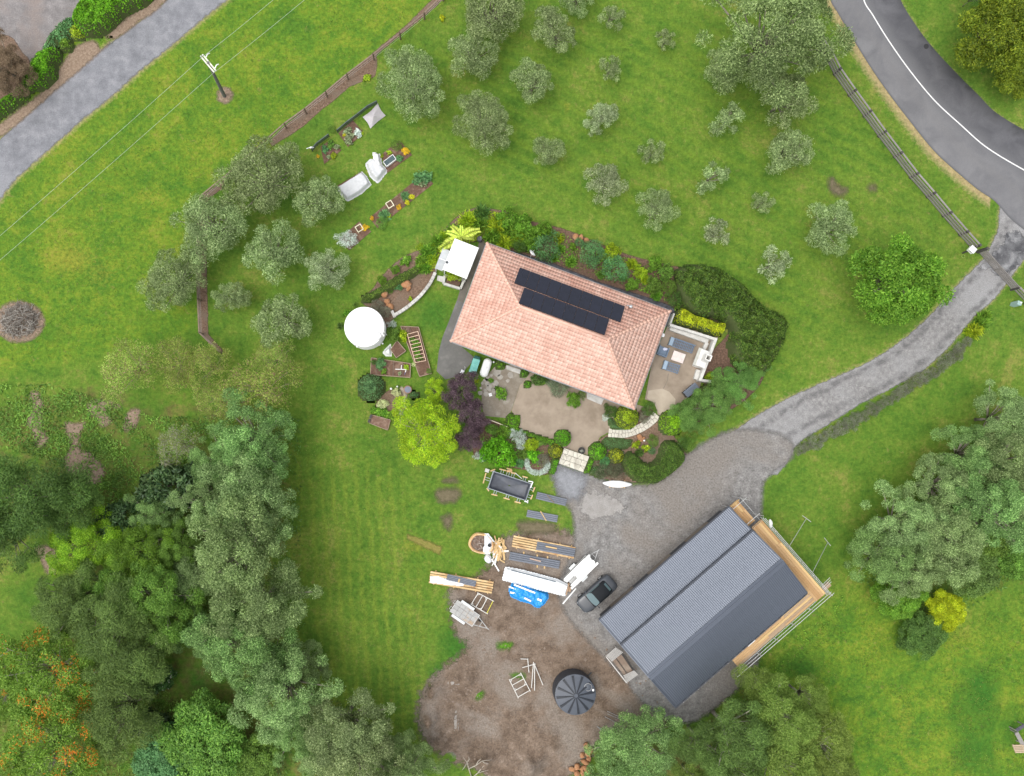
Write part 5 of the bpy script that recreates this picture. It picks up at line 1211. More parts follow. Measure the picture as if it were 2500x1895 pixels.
c_ = z8(900, 610, 1.0); tag(MB().lathe([(.10, 0), (.16, .2), (.19, .21), (.15, .2), (.09, .03), (0, .03)], 16, (0, 0, 0), False).build('pail', M_dkmetal, None, True), 'black bucket lying on the white sheet of the orange bag', 'bucket').location = (c_.x, c_.y, .92)
for i in range(46):
    t_ = i / 30; x = rs.gauss(1130, 95); y = 470 + 560 * rs.random(); 
    a = math.atan2(-480, -170 if rs.random() < .6 else 150) + rs.gauss(0, .35); l = rs.uniform(.7, 1.9)
    p = z8(x, y, .1); z_ = .06 + .30 * max(0, 1 - abs(x - 1130) / 200) * rs.random()
    o = put(tag(MB().box((0, 0, 0), (l, rs.uniform(.09, .2), .05)).build('timber_offcut', rs.choice((M_pine, M_pine, mat('fresh_pine', (.66, .52, .31), (.58, .43, .24), 4), M_plk[3], mat('white_offcut', (.74, .72, .68)))), None), 'short timber offcut in the untidy heap beside the orange bag', 'timber offcut', 'offcuts heaped beside the orange bag'), p, z_ + .02 * (i % 4), a); o.rotation_euler[1] = rs.gauss(0, .06)
stick(z8, (960, 1010), (1175, 1375), .12, .13, .04, M_wboard, 'narrow white board poking out of the timber offcuts', 'board')
c_ = z8(860, 1010, .2); tag(MB().blob((0, 0, 0), (.36, .40, .18), 8, .4, 14, 9).build('plastic_bundle', M_wrap, None, True), 'crumpled bundle of white plastic beside the orange bag', 'plastic').location = (c_.x, c_.y, .16)

# steel frames lying on the dirt
def frame(f, a, b, c, d, label, z=.08, rungs=(0, .3, .62, 1.0), yel=False):
    a, b, c, d = [f(*q_, z) for q_ in (a, b, c, d)]
    t = thing('scaffold_frame', label, 'scaffold frame', (0, 0, 0))
    e = (b - a) * .06
    for p, q_ in ((a, b), (d, c)): MB().path([p - e, q_ + e], .045, 8).build('side_tube', mat('frame_white', (.66, .64, .60), (.58, .56, .52), 5), t)
    for k in rungs: MB().path([a.lerp(b, k), d.lerp(c, k)], .04, 8).build('rung', mat('frame_yellow', (.66, .60, .08)) if yel and k == 1.0 else MATS['frame_white'], t)
    for k in (0.0, .62):
        for p, q_, r_ in ((a, b, d), (d, c, a)):
            s = p.lerp(q_, k); o_ = r_ + (s - p)
            MB().path([p.lerp(q_, max(0, k - .12) if k else .12), s.lerp(o_, .2)], .03, 6).build('brace', MATS['frame_white'], t)
    return t
frame(z4, (1190, 90), (1590, 300), (1420, 640), (1000, 395), 'white steel scaffold frame leaning beside the flat-deck trailer', .25, yel=True)
frame(cL, (965, 478), (1045, 640), (1160, 575), (1075, 415), 'white steel scaffold frame lying on the dirt near the black tank')
for i, (a, b, lb) in enumerate((((1195, 300), (1175, 550), 0), ((1205, 312), (1205, 575), 0), ((1205, 325), (1285, 520), 0), ((1085, 355), (1215, 320), 0), ((1070, 270), (1140, 272), 0), ((1138, 265), (1150, 400), 0), ((1905, 775), (2130, 880), 1), ((1905, 800), (2100, 880), 1), ((1880, 825), (2010, 895), 1), ((1805, 920), (1920, 985), 1), ((1815, 930), (1930, 1020), 1))):
    p, q_ = cL(*a, .06), cL(*b, .06); lab, grp = (('pale steel tube dropped on the dirt near the scaffold frame', 'loose tubes by the scaffold frame'), ('thin grey pipe lying on the ground below the black tank', 'thin pipes below the black tank'))[lb]
    d_ = q_ - p; o = tag(MB().path([-d_ / 2, d_ / 2], .045 if lb == 0 else .022, 8).build('steel_tube', mat('frame_white', (.66, .64, .60)) if lb == 0 else M_steel), lab, 'tube', grp); o.location = ((p.x + q_.x) / 2, (p.y + q_.y) / 2, .09 + .03 * (i % 3))
# slatted steel rack beside the shed
def y1v(x, y, z=.8): return y1(x, y, z)
rk = thing('storage_rack', 'slatted aluminium rack with two brown boards beside the shed wall', 'rack', (0, 0, 0))
M_alu = mat('aluminium', (.60, .58, .55), (.50, .48, .46), 5, .4, 0, .3)
def edge_slats(a0, b0, a1, b1, n):
    for k in range(n):
        p, q_ = y1v(*a0).lerp(y1v(*a1), k / (n - 1)), y1v(*b0).lerp(y1v(*b1), k / (n - 1)); MB().bar(p, q_, .055, .05).build('slat', M_alu, rk)
edge_slats((245, 500), (530, 255), (400, 655), (725, 385), 8); edge_slats((740, 1085), (1060, 930), (835, 1275), (1165, 1035), 7)
MB().bar(y1v(240, 530), y1v(830, 1285), .07, .07).build('side_rail', M_alu, rk); MB().bar(y1v(530, 250, .78), y1v(1168, 1030, .78), .05, .05).build('side_rail', M_dkmetal, rk); MB().bar(y1v(275, 560, .45), y1v(860, 1300, .45), .05, .05).build('side_rail', M_alu, rk)
for x, y in ((245, 525), (530, 260), (830, 1280), (1160, 1035)): p = y1v(x, y); MB().path([(p.x, p.y, 0), (p.x, p.y, .82)], .03).build('post', M_alu, rk)
M_brd = mat('brown_board', (.25, .185, .14), (.20, .145, .11), 3, .7, c3=(.30, .24, .19), scale3=1.2)
for (a, b, c, d), z in ((((535, 550), (685, 455), (1035, 965), (905, 1065)), .62), (((425, 640), (525, 580), (855, 1050), (775, 1090)), .5)):
    MB().prism([tuple(y1(*q_, z).xy) for q_ in (a, b, c, d)], z - .05, z).build('board', M_brd, rk)

# ---------------------------------------------------------------- black-lined pool box propped with pegs
ctr, rz, l, w, *_ = quadframe(z3, ((400, 285), (1250, 560), (1150, 945), (305, 665)), .6)
pool = thing('formwork_pool', 'rectangular box with a black liner, propped all round with yellow pegs on the lawn', 'pool', (ctr.x, ctr.y, 0), rz)
for s in (-1, 1):
    MB().box((0, s * (w / 2), .33), (l + .1, .06, .62)).build('side_panel', mat('ply_grey', (.42, .46, .48), (.34, .38, .40), 3), pool)
    MB().box((s * (l / 2), 0, .331), (.06, w - .08, .62)).build('end_panel', MATS['ply_grey'], pool)
M_lin = mat('black_liner', (.050, .055, .068), (.085, .095, .118), 1.2, .42, .15, spec=.5)
rows = []
for k, z in ((.0, .67), (.10, .66), (.16, .45), (.28, .14), (.45, .10), (1.0, .11)):
    hx, hy = (l / 2 - .02) - k * 1.0 * .55, (w / 2 - .02) - k * .55
    if k == 1.0: hx, hy = .1, .05
    rr0 = []; m_ = 8
    for (cx_, cy_, a0) in ((1, 1, 0), (-1, 1, 90), (-1, -1, 180), (1, -1, 270)):
        rad = .10 + .2 * min(k, .45) if k < 1 else .02
        for j in range(m_ + 1): a = R(a0 + 90 * j / m_); rr0.append((cx_ * (hx - rad) + rad * math.cos(a), cy_ * (hy - rad) + rad * math.sin(a), z + .012 * mnoise.noise((j * .7, k * 9, a0))))
    rr0.append(rr0[0]); rows.append(rr0)
loft('liner', rows, M_lin, pool, True, 0)
def pl_(x, y, z): p = z3(x, y, z) - ctr; p.z = 0; p.rotate(Matrix.Rotation(-rz, 3, 'Z')); return Vector((p.x, p.y, z))
for i, (x0, y0, x1_, y1_) in enumerate(((345, 280, 450, 240), (545, 230, 700, 270), (800, 310, 930, 340), (1065, 395, 1180, 430), (1345, 640, 1300, 750), (1295, 815, 1250, 915), (890, 965, 1025, 1000), (640, 880, 775, 920), (365, 800, 500, 830), (260, 665, 310, 730), (245, 320, 180, 555), (710, 215, 830, 250))):
    p, q_ = pl_(x0, y0, .3), pl_(x1_, y1_, .3); MB().bar(p, q_, .12, .10).build('peg', M_pine, pool)
    mid = (p + q_) / 2; inn = Vector((max(-l / 2, min(l / 2, mid.x)), max(-w / 2, min(w / 2, mid.y)), .42))
    dd = (q_ - p).normalized() * .12
    for s in (-1, 1): MB().bar(mid + dd * s, inn + dd * s, .05, .05).build('strut', MATS['ply_grey'], pool)
MB().bar(pl_(770, 255, .5), pl_(775, 300, .5), .55, .08).build('peg', M_plk[0], pool)
MB().bar(pl_(900, 320, .55), pl_(1050, 450, .6), .05, .05).build('strut', M_steel, pool)
for a, b in (((1195, 505), (1300, 520)), ((1300, 520), (1245, 660)), ((1110, 960), (1185, 975)), ((1185, 930), (1180, 1000))): MB().bar(pl_(*a, .69), pl_(*b, .69), .1, .02).build('corner_trim', M_white, pool)
put(tag(MB().box((0, 0, 0), (.42, .36, .3)).build('concrete_block', M_conc_w, None, bevel=.02), 'grey concrete block at the corner of the black-lined box', 'concrete block'), z3(270, 268, .2), .15, rz)
# ================================================================== FENCES, GATE, POWER POLE
M_dkw = mat('dark_timber', (.085, .078, .075), (.055, .050, .050), 4, .8, .2)
M_gryw = mat('grey_timber', (.27, .25, .235), (.20, .185, .175), 3, .85, .2, stretch=(1, 5, 1))
M_oldw = mat('brown_old_timber', (.24, .18, .14), (.17, .125, .095), 4, .85, .2)
fence = thing('post_and_rail_fence', 'dark timber post-and-rail fence between the orchard and the road', 'fence', (0, 0, 0))
fp_ = [cC(x, y) for x, y in ((1030, 250), (1085, 335), (1132, 425), (1216, 545), (1301, 662), (1384, 776), (1474, 894), (1564, 1011), (1659, 1120), (1750, 1229), (1844, 1336), (1912, 1412))]
def post(par, p, h=1.2, w=.16, m=None): MB().box((p.x, p.y, h / 2), (w, w, h), R(35)).build('post', m or M_dkw, par, bevel=.012)
def rails(par, ps, zs, m, off=.10, w=.05, h=.15):
    for a, b in zip(ps[:-1], ps[1:]):
        d = (b - a).normalized(); n_ = Vector((-d.y, d.x, 0)) * off
        for z in zs: MB().bar(a + n_ + Vector((0, 0, z)), b + n_ + Vector((0, 0, z + rs.uniform(-.01, .01))), w, h).build('rail', m, par)
for p in fp_: post(fence, p, 1.32, .24)
rails(fence, fp_, (.30, .65, 1.0), M_gryw, -.12, .05, .18)
rails(fence, fp_, (1.22,), M_gryw, .05, .16, .04)
gfence = thing('post_and_rail_fence', 'short run of dark timber fence on the far side of the driveway gate', 'fence', (0, 0, 0))
gp = [y2(1405, 1240), y2(1680, 1530), y2(1980, 1850)]
for p in gp: post(gfence, p, 1.2, .2)
rails(gfence, gp, (.30, .65, 1.0), M_gryw, .11); rails(gfence, gp, (1.22,), M_gryw, 0, .18, .04)
gate = thing('timber_gate', 'long weathered grey timber gate across the driveway', 'gate', (0, 0, 0))
g0, g1, g2 = y2(715, 465), y2(1055, 855), y2(1400, 1230)
for a, b in ((g0, g1), (g1, g2)):
    a2, b2 = a.lerp(b, .02), a.lerp(b, .98)
    for z in (.25, .48, .71, .94, 1.15): MB().bar(a2 + Vector((0, 0, z)), b2 + Vector((0, 0, z)), .05, .13).build('rail', M_gryw, gate)
    for k in (0, .5, 1): p = a2.lerp(b2, k); MB().box((p.x, p.y, .68), (.09, .09, 1.12), R(42)).build('stile', M_gryw, gate)
    MB().bar(a2 + Vector((.04, .04, .2)), b2 + Vector((.04, .04, 1.1)), .03, .1).build('brace', M_gryw, gate)
for p in (g0,): MB().box((p.x, p.y, .75), (.26, .26, 1.5), R(42)).build('gatepost', M_dkw, gate, bevel=.02)
c = y2(605, 420, 1.3); t = thing('letterbox', 'square white letterbox on the fence beside the driveway gate', 'letterbox', (c.x, c.y, 0), R(-42))
MB().box((0, 0, .55), (.12, .12, 1.1)).build('post', M_dkw, t); MB().box((0, 0, 1.28), (.60, .52, .36)).build('box', M_white, t, bevel=.02); MB().box((0, 0, 1.48), (.66, .58, .04)).build('lid', M_white, t, bevel=.01); MB().box((0, -.265, 1.36), (.36, .01, .05)).build('slot', M_dkmetal, t)
c = y2(1610, 1505, 1.1); t = thing('gate_motor_box', 'small pale green box with a white lamp at the end of the driveway fence', 'box', (c.x, c.y, 0), R(-20))
MB().box((0, 0, .5), (.44, .40, 1.0)).build('cabinet', mat('pale_green', (.33, .46, .44), (.28, .40, .38), 4), t, bevel=.02); MB().blob((.06, .05, 1.06), (.1, .1, .08), 1, .03).build('lamp', M_white, t, True)
c = y2(455, 545, .2); hose = [Vector((.16 * math.cos(a), .16 * math.sin(a), .03 + a * .004)) for a in np.linspace(0, 12, 40)]
tag(MB().path(hose, .018, 6).build('coiled_hose', mat('hose_green', (.30, .42, .10))), 'small coil of green hose on the grass near the letterbox', 'hose').location = (c.x, c.y, 0)
# paddock fence: posts with wires over the bark strip
pf = thing('wire_fence', 'old post-and-wire fence along the bark strip between paddock and orchard', 'fence', (0, 0, 0))
pl2 = [D(*q_) for q_ in ((1010, -45), (958, 2), (917 * 1.0, 42), (865, 85), (808, 130), (752, 172), (707, 210), (662, 246), (619, 277), (560, 330), (500, 383), (440, 432), (434, 500), (432, 575), (435, 650), (438, 722), (480, 762))]
for i, p in enumerate(pl2): post(pf, p, 1.15, .14, M_oldw)
for z in (.35, .7, 1.05):
    MB().path([p + Vector((0, 0, z)) for p in pl2], .008, 5).build('wire', M_steel, pf)
for a, b in zip(pl2[:-1], pl2[1:]): MB().bar(a + Vector((0, 0, 1.12)), b + Vector((0, 0, 1.12)), .13, .06).build('top_rail', M_oldw, pf)
# power pole with two crossarms and two wires
HP = 6.4; pb = y6(985, 1395); pt = y6(545, 500, HP)
pole = thing('power_pole', 'concrete power pole with two white crossarms standing in the paddock', 'power pole', (0, 0, 0))
MB().path([pb, pb.lerp(pt, .5), pt + (pt - pb).normalized() * .15], [.19, .165, .13], 12).build('pole', mat('pole_concrete', (.15, .15, .145), (.11, .11, .105), 4, .8, .1), pole)
M_arm = mat('pale_crossarm', (.68, .67, .56), (.58, .57, .46), 5, .7)
for (a, b) in (((340, 315), (700, 745)), ((395, 270), (752, 705))): MB().bar(y6(*a, HP), y6(*b, HP), .13, .15).build('crossarm', M_arm, pole)
for (x, y) in ((350, 320), (395, 285), (700, 735), (745, 700)): p = y6(x, y, HP + .12); MB().lathe([(.03, 0), (.07, .05), (.05, .1), (.07, .14), (.03, .2)], 10, (p.x, p.y, HP + .07)).build('insulator', M_white, pole, True)
for (x, y) in ((520, 300), (765, 600)): p = y6(x, y, HP); MB().path([p + Vector((-.15, -.15, 0)), p + Vector((.05, .1, .15)), p + Vector((.2, .22, .05)), p + Vector((.12, .3, -.1))], .05, 8).build('cable_bracket', M_white, pole)
MB().bar(y6(470, 500, HP - .8), y6(560, 520, HP - .05), .05, .05).build('arm_brace', M_steel, pole)
M_wire = mat('bare_wire', (.45, .52, .42), rough=.5)
for (a, b, c, lb) in (((-300, 1755), (1300, 352), (2100, -315), 'upper'), ((-300, 1908), (1352, 468), (2300, -310), 'lower')):
    p0, p1, p2 = cA(*a, HP), cA(*b, HP + .25), cA(*c, HP); ps = []
    for u0, v0 in ((p0, p1), (p1, p2)):
        for k in np.linspace(0, 1, 14): q_ = u0.lerp(v0, k); q_.z -= .5 * 4 * k * (1 - k) * .4; ps.append(q_)
    tag(MB().path(ps, .013, 6).build('power_line', M_wire), 'pale overhead wire on the %s' % ('crossarm end away from the pole base' if lb == 'upper' else 'crossarm end above the pole base'), 'wire')

# ================================================================== VEGETABLE GARDEN
def bed(f, cs, label, name='vegetable_bed', border=M_oldw, h=.12, soilm=None, div=()):
    a, b, c, d = [f(*q_) for q_ in cs]; t = thing(name, label, 'garden bed', (0, 0, 0)); ctr = (a + b + c + d) / 4
    MB().prism([tuple(p.xy) for p in (a, b, c, d)], 0, h * .8).build('soil', soilm or mat('bed_soil', (.150, .088, .060), (.105, .060, .042), 5, .95, .7, c3=(.22, .145, .105), scale3=2), t)
    if border:
        for p, q_ in ((a, b), (b, c), (c, d), (d, a)): MB().bar(p + Vector((0, 0, h / 2)), q_ + Vector((0, 0, h / 2)), .06, h).build('edging_board', border, t)
    for k in div: MB().bar(a.lerp(b, k) + Vector((0, 0, h)), d.lerp(c, k) + Vector((0, 0, h)), .05, .05).build('divider', M_oldw, t)
    return t
M_mulchbed = mat('bed_mulch', (.21, .13, .095), (.14, .082, .058), 5, .95, .7, c3=(.27, .185, .14), scale3=2)
bed(y4, ((395, 1100), (640, 950), (870, 1190), (480, 1500)), 'small mulched vegetable bed at the end of the dark net screen', border=None, h=.06)
bed(y4, ((800, 800), (1130, 500), (1390, 790), (1020, 1110)), 'mulched vegetable bed with pale leafy plants behind the net screen', border=None, h=.06)
bed(cB, ((600, 985), (715, 892), (797, 985), (640, 1100)), 'mulched vegetable bed with a cold frame beside the white netting', border=None, h=.06)
bed(cB, ((525, 1385), (868, 1105), (932, 1168), (577, 1450)), 'longest mulched vegetable bed with rows of small plants', border=None, h=.06)
bed(cB, ((335, 1520), (460, 1408), (537, 1472), (397, 1592)), 'short mulched bed with a blue-grey bush at one end', border=None, h=.06)
bed(cB, ((322, 1180), (475, 1092), (530, 1168), (387, 1268)), 'bed hidden under the long white net cover', border=None, h=.05)
# net screen
scr = thing('net_screen', 'low dark mesh screen on stakes along the vegetable beds', 'screen', (0, 0, 0))
M_net = mat('dark_mesh', (.06, .075, .085), (.045, .06, .07), 9, .8, alpha=.8)
for ps in (((215, 1215), (330, 1080), (600, 880)), ((785, 790), (1000, 610), (1240, 430), (1480, 240), (1690, 130))):
    w = [y4(*q_) for q_ in ps]
    for p in w: MB().path([p, p + Vector((0, 0, .8))], .025, 6).build('stake', M_dkw, scr)
    for a, b in zip(w[:-1], w[1:]):
        MB().add([a + Vector((0, 0, .03)), b + Vector((0, 0, .03)), b + Vector((0, 0, .72)), a + Vector((0, 0, .72))], [(0, 1, 2, 3)]).build('mesh_panel', M_net, scr)
        MB().bar(a + Vector((0, 0, .72)), b + Vector((0, 0, .72)), .07, .04).build('top_cord', mat('mesh_hem', (.10, .12, .135)), scr)
def netm(nm, a, c=(.62, .62, .63)): return mat(nm, c, tuple(v * .88 for v in c), 3, .7, .2, alpha=a)
def tent(f, cs, apex, z0, z1, m, label, name='net_cover'):
    c = f(*apex, z1); n = len(cs); co = []; lp = [f(*q_, z0) for q_ in cs]; rows = 7
    o = MB(); vs = [Vector((0, 0, 0))]
    ring = []
    for i in range(n):
        for k in range(4): p = lp[i].lerp(lp[(i + 1) % n], k / 4); inn = .10 * math.sin(math.pi * k / 4); ring.append(p + (c - p) * inn)
    m_ = len(ring)
    for j in range(1, rows + 1):
        t_ = j / rows
        for i, p in enumerate(ring):
            v = (p - c) * t_; v.z = -(z1 - z0) * (t_ ** .8) + .02 * math.sin(i * 2.1 + j); vs.append(v)
    fs = [(0, 1 + i, 1 + (i + 1) % m_) for i in range(m_)]
    for j in range(rows - 1):
        for i in range(m_): fs.append((1 + j * m_ + i, 1 + (j + 1) * m_ + i, 1 + (j + 1) * m_ + (i + 1) % m_, 1 + j * m_ + (i + 1) % m_))
    ob = tag(o.add(vs, fs).build(name, m, None, True), label, 'net cover'); ob.location = (c.x, c.y, z1); return ob
tent(y4, ((1700, 115), (1880, 395), (1530, 690), (1355, 430)), (1600, 400), .12, .8, netm('grey_net', .88, (.52, .49, .51)), 'grey net pitched like a small tent at the end of the mesh screen')
def drape2(f, cs, h, m, label, edge, wr=.05, seed=4): return draped('net_cover', pts(f, *cs, z=.3), h, m, label, 'net cover', wr, edge, .03, seed)
drape2(cB, ((318, 1186), (360, 1160), (475, 1088), (505, 1120), (532, 1168), (470, 1225), (387, 1272), (350, 1240)), .55, netm('white_net', .93, (.66, .67, .68)), 'long white net cover stretched over a vegetable bed', .22)
drape2(cB, ((500, 1040), (530, 1010), (560, 1005), (610, 1050), (640, 1078), (600, 1130), (575, 1157), (530, 1115)), .6, netm('white_net', .93), 'rounded white net cover beside the cold frame', .3, .06, 6)
drape2(cB, ((545, 968), (560, 962), (575, 978), (590, 975), (602, 1040), (615, 1070), (580, 1060), (550, 1030), (553, 990)), .75, netm('gathered_net', 1.0, (.80, .80, .80)), 'bunched white netting piled against the rounded net cover', .2, .12, 9)
c, rz_, l, w, *_ = quadframe(cB, ((612, 1032), (676, 985), (694, 1015), (636, 1060)), .25)
t = thing('cold_frame', 'white-framed cold frame standing in a vegetable bed', 'cold frame', (c.x, c.y, .05), rz_)
for s in (-1, 1): MB().box((0, s * w / 2, .2), (l, .05, .3)).build('frame_board', M_white, t); MB().box((s * l / 2, 0, .2), (.05, w - .05, .3)).build('frame_board', M_white, t)
MB().box((0, 0, .08), (l - .06, w - .06, .04)).build('base', mat('dark_soil', (.05, .06, .055)), t); MB().box((0, 0, .33), (l - .05, w - .05, .012)).build('pane', mat('thin_glass', (.12, .17, .18), rough=.1, alpha=.5), t)
for x, y, lb in ((655, 1300, 'square pale wooden frame standing in the longest vegetable bed'), (461, 1451, 'square pale wooden frame standing in the short bed with the blue-grey bush')):
    c = cB(x, y, .4); t = thing('wooden_frame', lb, 'frame', (c.x, c.y, .05), R(32)); s_ = .30
    for k in (-1, 1): MB().box((0, k * s_, .42), (2 * s_ + .07, .07, .06)).build('rail', mat('cream_timber', (.74, .70, .52), (.66, .61, .44), 4), t); MB().box((k * s_, 0, .421), (.07, 2 * s_ - .07, .058)).build('rail', MATS['cream_timber'], t)
    for a in (-1, 1):
        for b in (-1, 1): MB().box((a * s_, b * s_, .19), (.05, .05, .40)).build('leg', MATS['cream_timber'], t)
c = y4(190, 1130, .6); t = thing('white_ribbon', 'strip of white cloth tied to the end stake of the mesh screen', 'cloth', (c.x, c.y, .7)); MB().blob((0, 0, 0), (.26, .08, .04), 6, .4).build('knot', M_wrap, t, True); MB().bar((-.1, .02, 0), (-.5, -.1, -.05), .07, .02).build('tail', M_wrap, t)
# raised timber beds by the white tank
M_rb = mat('raised_bed_timber', (.36, .27, .20), (.28, .21, .155), 3, .85, .2, stretch=(5, 1, 1))
bed(cI, ((700, -10), (892, -60 + 60), (1030, 497), (903, 530)), 'tall raised timber bed with an open pink timber cloche frame', 'raised_bed', M_rb, .35)
bed(cI, ((660, 142), (755, 255), (652, 328), (592, 240)), 'square raised timber bed of bare soil set on the diagonal', 'raised_bed', M_rb, .3)
bed(cI, ((384, 328), (806, 390), (800, 540), (376, 508)), 'long raised timber bed divided by boards below the white tank', 'raised_bed', M_rb, .3, None, (.14, .57, .80))
bed(cI, ((385, 940), (590, 995), (560, 1105), (366, 1030)), 'small raised timber bed of brown mulch beside the golden tree', 'raised_bed', M_rb, .3, M_mulchbed)
fr = thing('cloche_frame', 'open frame of pink timber hoops over the tall raised bed', 'frame', (0, 0, 0)); M_pk = mat('pink_timber', (.70, .52, .40), (.62, .43, .31), 4)
a, b, c, d = [cI(*q_, .75) for q_ in ((770, 72), (884, 42), (970, 355), (856, 378))]
for p, q_ in ((a, d), (b, c)): MB().bar(p, q_, .05, .05).build('side_rail', M_pk, fr); MB().bar(p - Vector((0, 0, .3)), q_ - Vector((0, 0, .3)), .05, .05).build('side_rail', M_pk, fr)
for k in np.linspace(0, 1, 9): MB().bar(a.lerp(d, k) + Vector((0, 0, .045)), b.lerp(c, k) + Vector((0, 0, .045)), .05, .04).build('hoop', M_pk, fr)
for p in (a, b, c, d): MB().box((p.x, p.y, p.z / 2), (.05, .05, p.z)).build('leg', M_pk, fr)
draped('white_cloth', pts(cI, (585, 182), (600, 250), (590, 305), (540, 300), (505, 268), (530, 235), z=.3), .4, mat('frost_cloth', (.64, .66, .63), (.54, .56, .53), 3), 'pale frost cloth heaped beside the square raised bed', 'cloth', .12, .25)
for a_, b_, lb in (((640, 448), (760, 452), 'white painted stake lying across the long raised bed'), ((707, 405), (703, 450), 'short white stake pushed in the long raised bed')):
    stick(cI, a_, b_, .36, .07, .04, M_white, lb, 'garden_stake')
c = cI(745, 488, .35); t = thing('hand_tools', 'small white and blue hand trowel left in the long raised bed', 'trowel', (c.x, c.y, .28), R(70)); MB().bar((-.2, 0, .05), (.05, 0, .05), .04, .03).build('handle', mat('blue_grip', (.12, .16, .35)), t); MB().blob((.18, 0, .05), (.14, .05, .02), 2, .05).build('blade', M_white, t, True)
c, rz_, l, w, *_ = quadframe(cI, ((370, 930), (392, 938), (362, 1030), (342, 1022)), .4)
t = thing('garden_bench', 'narrow dark bench against the small mulch bed', 'bench', (c.x, c.y, 0), rz_)
for k in (-1, 1): MB().box((0, k * w * .25, .42), (l, w * .42, .04)).build('slat', M_dkw, t); MB().box((0, k * w * .45, .2), (.06, .06, .4)).build('leg', M_dkw, t)
for p_, lb in ((pts(y5, (905, 1115), (1015, 1140), (1000, 1270), (865, 1240)), 'square grey stone slab at the end of the dirt path under the golden tree'),):
    tag(MB().prism([tuple(p.xy) for p in p_], 0, .1).build('paving_slab', mat('slate_slab', (.22, .225, .235), (.17, .175, .185), 2)), lb, 'slab')
sheet('dirt_path', pts(y5, (930, 590), (990, 640), (1060, 800), (1020, 900), (1050, 1080), (960, 1090), (960, 900), (970, 800), (900, 650)), .012, sheet_mat('path_dirt', [(.3, (.26, .215, .165)), (.7, (.38, .33, .26))], 3, amp=.15, width=.1), .15)
c = y5(1075, 665, .2); t = thing('bird_bath', 'round terracotta dish of water on the lawn by the golden tree', 'bird bath', (c.x, c.y, 0)); MB().lathe([(.25, 0), (.30, .1), (.42, .22), (.42, .26), (.32, .2), (0, .17)], 22, (0, 0, 0), False).build('dish', mat('terracotta', (.30, .17, .12), (.24, .14, .10), 4), t, True); MB().lathe([(.33, .215), (0, .215)], 22, (0, 0, 0), False).build('water', mat('still_water', (.16, .18, .24), rough=.08), t)
c = y5(700, 650, .3); t = thing('plant_label_post', 'white tipped post at the top of the mulched bed', 'post', (c.x, c.y, 0)); MB().path([(0, 0, 0), (0, 0, .5)], .05).build('post', M_dkw, t); MB().blob((0, 0, .52), (.12, .12, .08), 4, .1).build('cap', M_white, t, True)
c, rz_, l, w, *_ = quadframe(cJ, ((165, 530), (170, 540), (330, 600), (325, 590)), .5)
stick(cJ, (165, 535), (325, 597), .5, .06, .10, mat('cream_timber', (.74, .70, .52)), 'thin cream rail edging the flower bed by the purple tree', 'edging_rail')
# corner of a pallet compost bin at the paddock edge
pb_ = thing('compost_bin', 'weathered compost bin of boards at the paddock edge', 'compost bin', (0, 0, 0))
for a, b, w, z in (((875, 470), (1100, 330), .35, .9), ((880, 530), (1040, 820), .40, .8), ((1040, 820), (1250, 900), .2, .7)):
    p, q_ = y3(*a, z), y3(*b, z); MB().bar(p, q_, w, .05).build('board', M_gryw if z < .9 else mat('black_sheet', (.06, .055, .07), (.10, .10, .12), 3, .35), pb_)
    for e in (p, q_): MB().box((e.x, e.y, z / 2), (.1, .1, z)).build('post', M_gryw, pb_)
plt = thing('pallet', 'pale wooden pallet lying on the grass beside the compost bin', 'pallet', (0, 0, 0))
a, b, c, d = [y3(*q_, .12) for q_ in ((780, 850), (1300, 830), (1380, 1060), (870, 1070))]
for k in range(5): MB().bar(a.lerp(d, (k + .5) / 5), b.lerp(c, (k + .5) / 5), .14, .025).build('slat', mat('pallet_wood', (.48, .38, .26), (.40, .31, .21), 4), plt)
for k in (0.02, .5, .98): MB().bar(a.lerp(b, k) - Vector((0, 0, .06)), d.lerp(c, k) - Vector((0, 0, .06)), .1, .09).build('bearer', MATS['pallet_wood'], plt)
# heap of pruned branches in the paddock
c = cD(130, 475); hp_ = thing('brush_pile', 'round heap of bare grey pruned branches in the paddock', 'brush pile', (c.x, c.y, 0)); rb = random.Random(5)
M_brush = [mat('brush_%d' % i, v, None, 4, .9) for i, v in enumerate(((.30, .27, .235), (.40, .37, .33), (.20, .175, .15)))]
for g_ in range(3):
    o = MB()
    for i in range(170):
        a = rb.random() * 6.283; r_ = 1.9 * math.sqrt(rb.random()); p = Vector((r_ * math.cos(a), r_ * math.sin(a) * .85, .08 + .9 * max(0, 1 - (r_ / 2.0) ** 2) * rb.random()))
        b = rb.random() * 6.283; l = rb.uniform(.3, .9); d_ = Vector((math.cos(b) * l, math.sin(b) * l, rb.uniform(-.15, .2))); m_ = p + d_ * .5 + Vector((rb.gauss(0, .08), rb.gauss(0, .08), rb.gauss(0, .05)))
        o.path([p, m_, p + d_], [.035, .025, .012], 4)
    ob = o.build('branches', M_brush[g_], hp_); ob['kind'] = 'stuff'
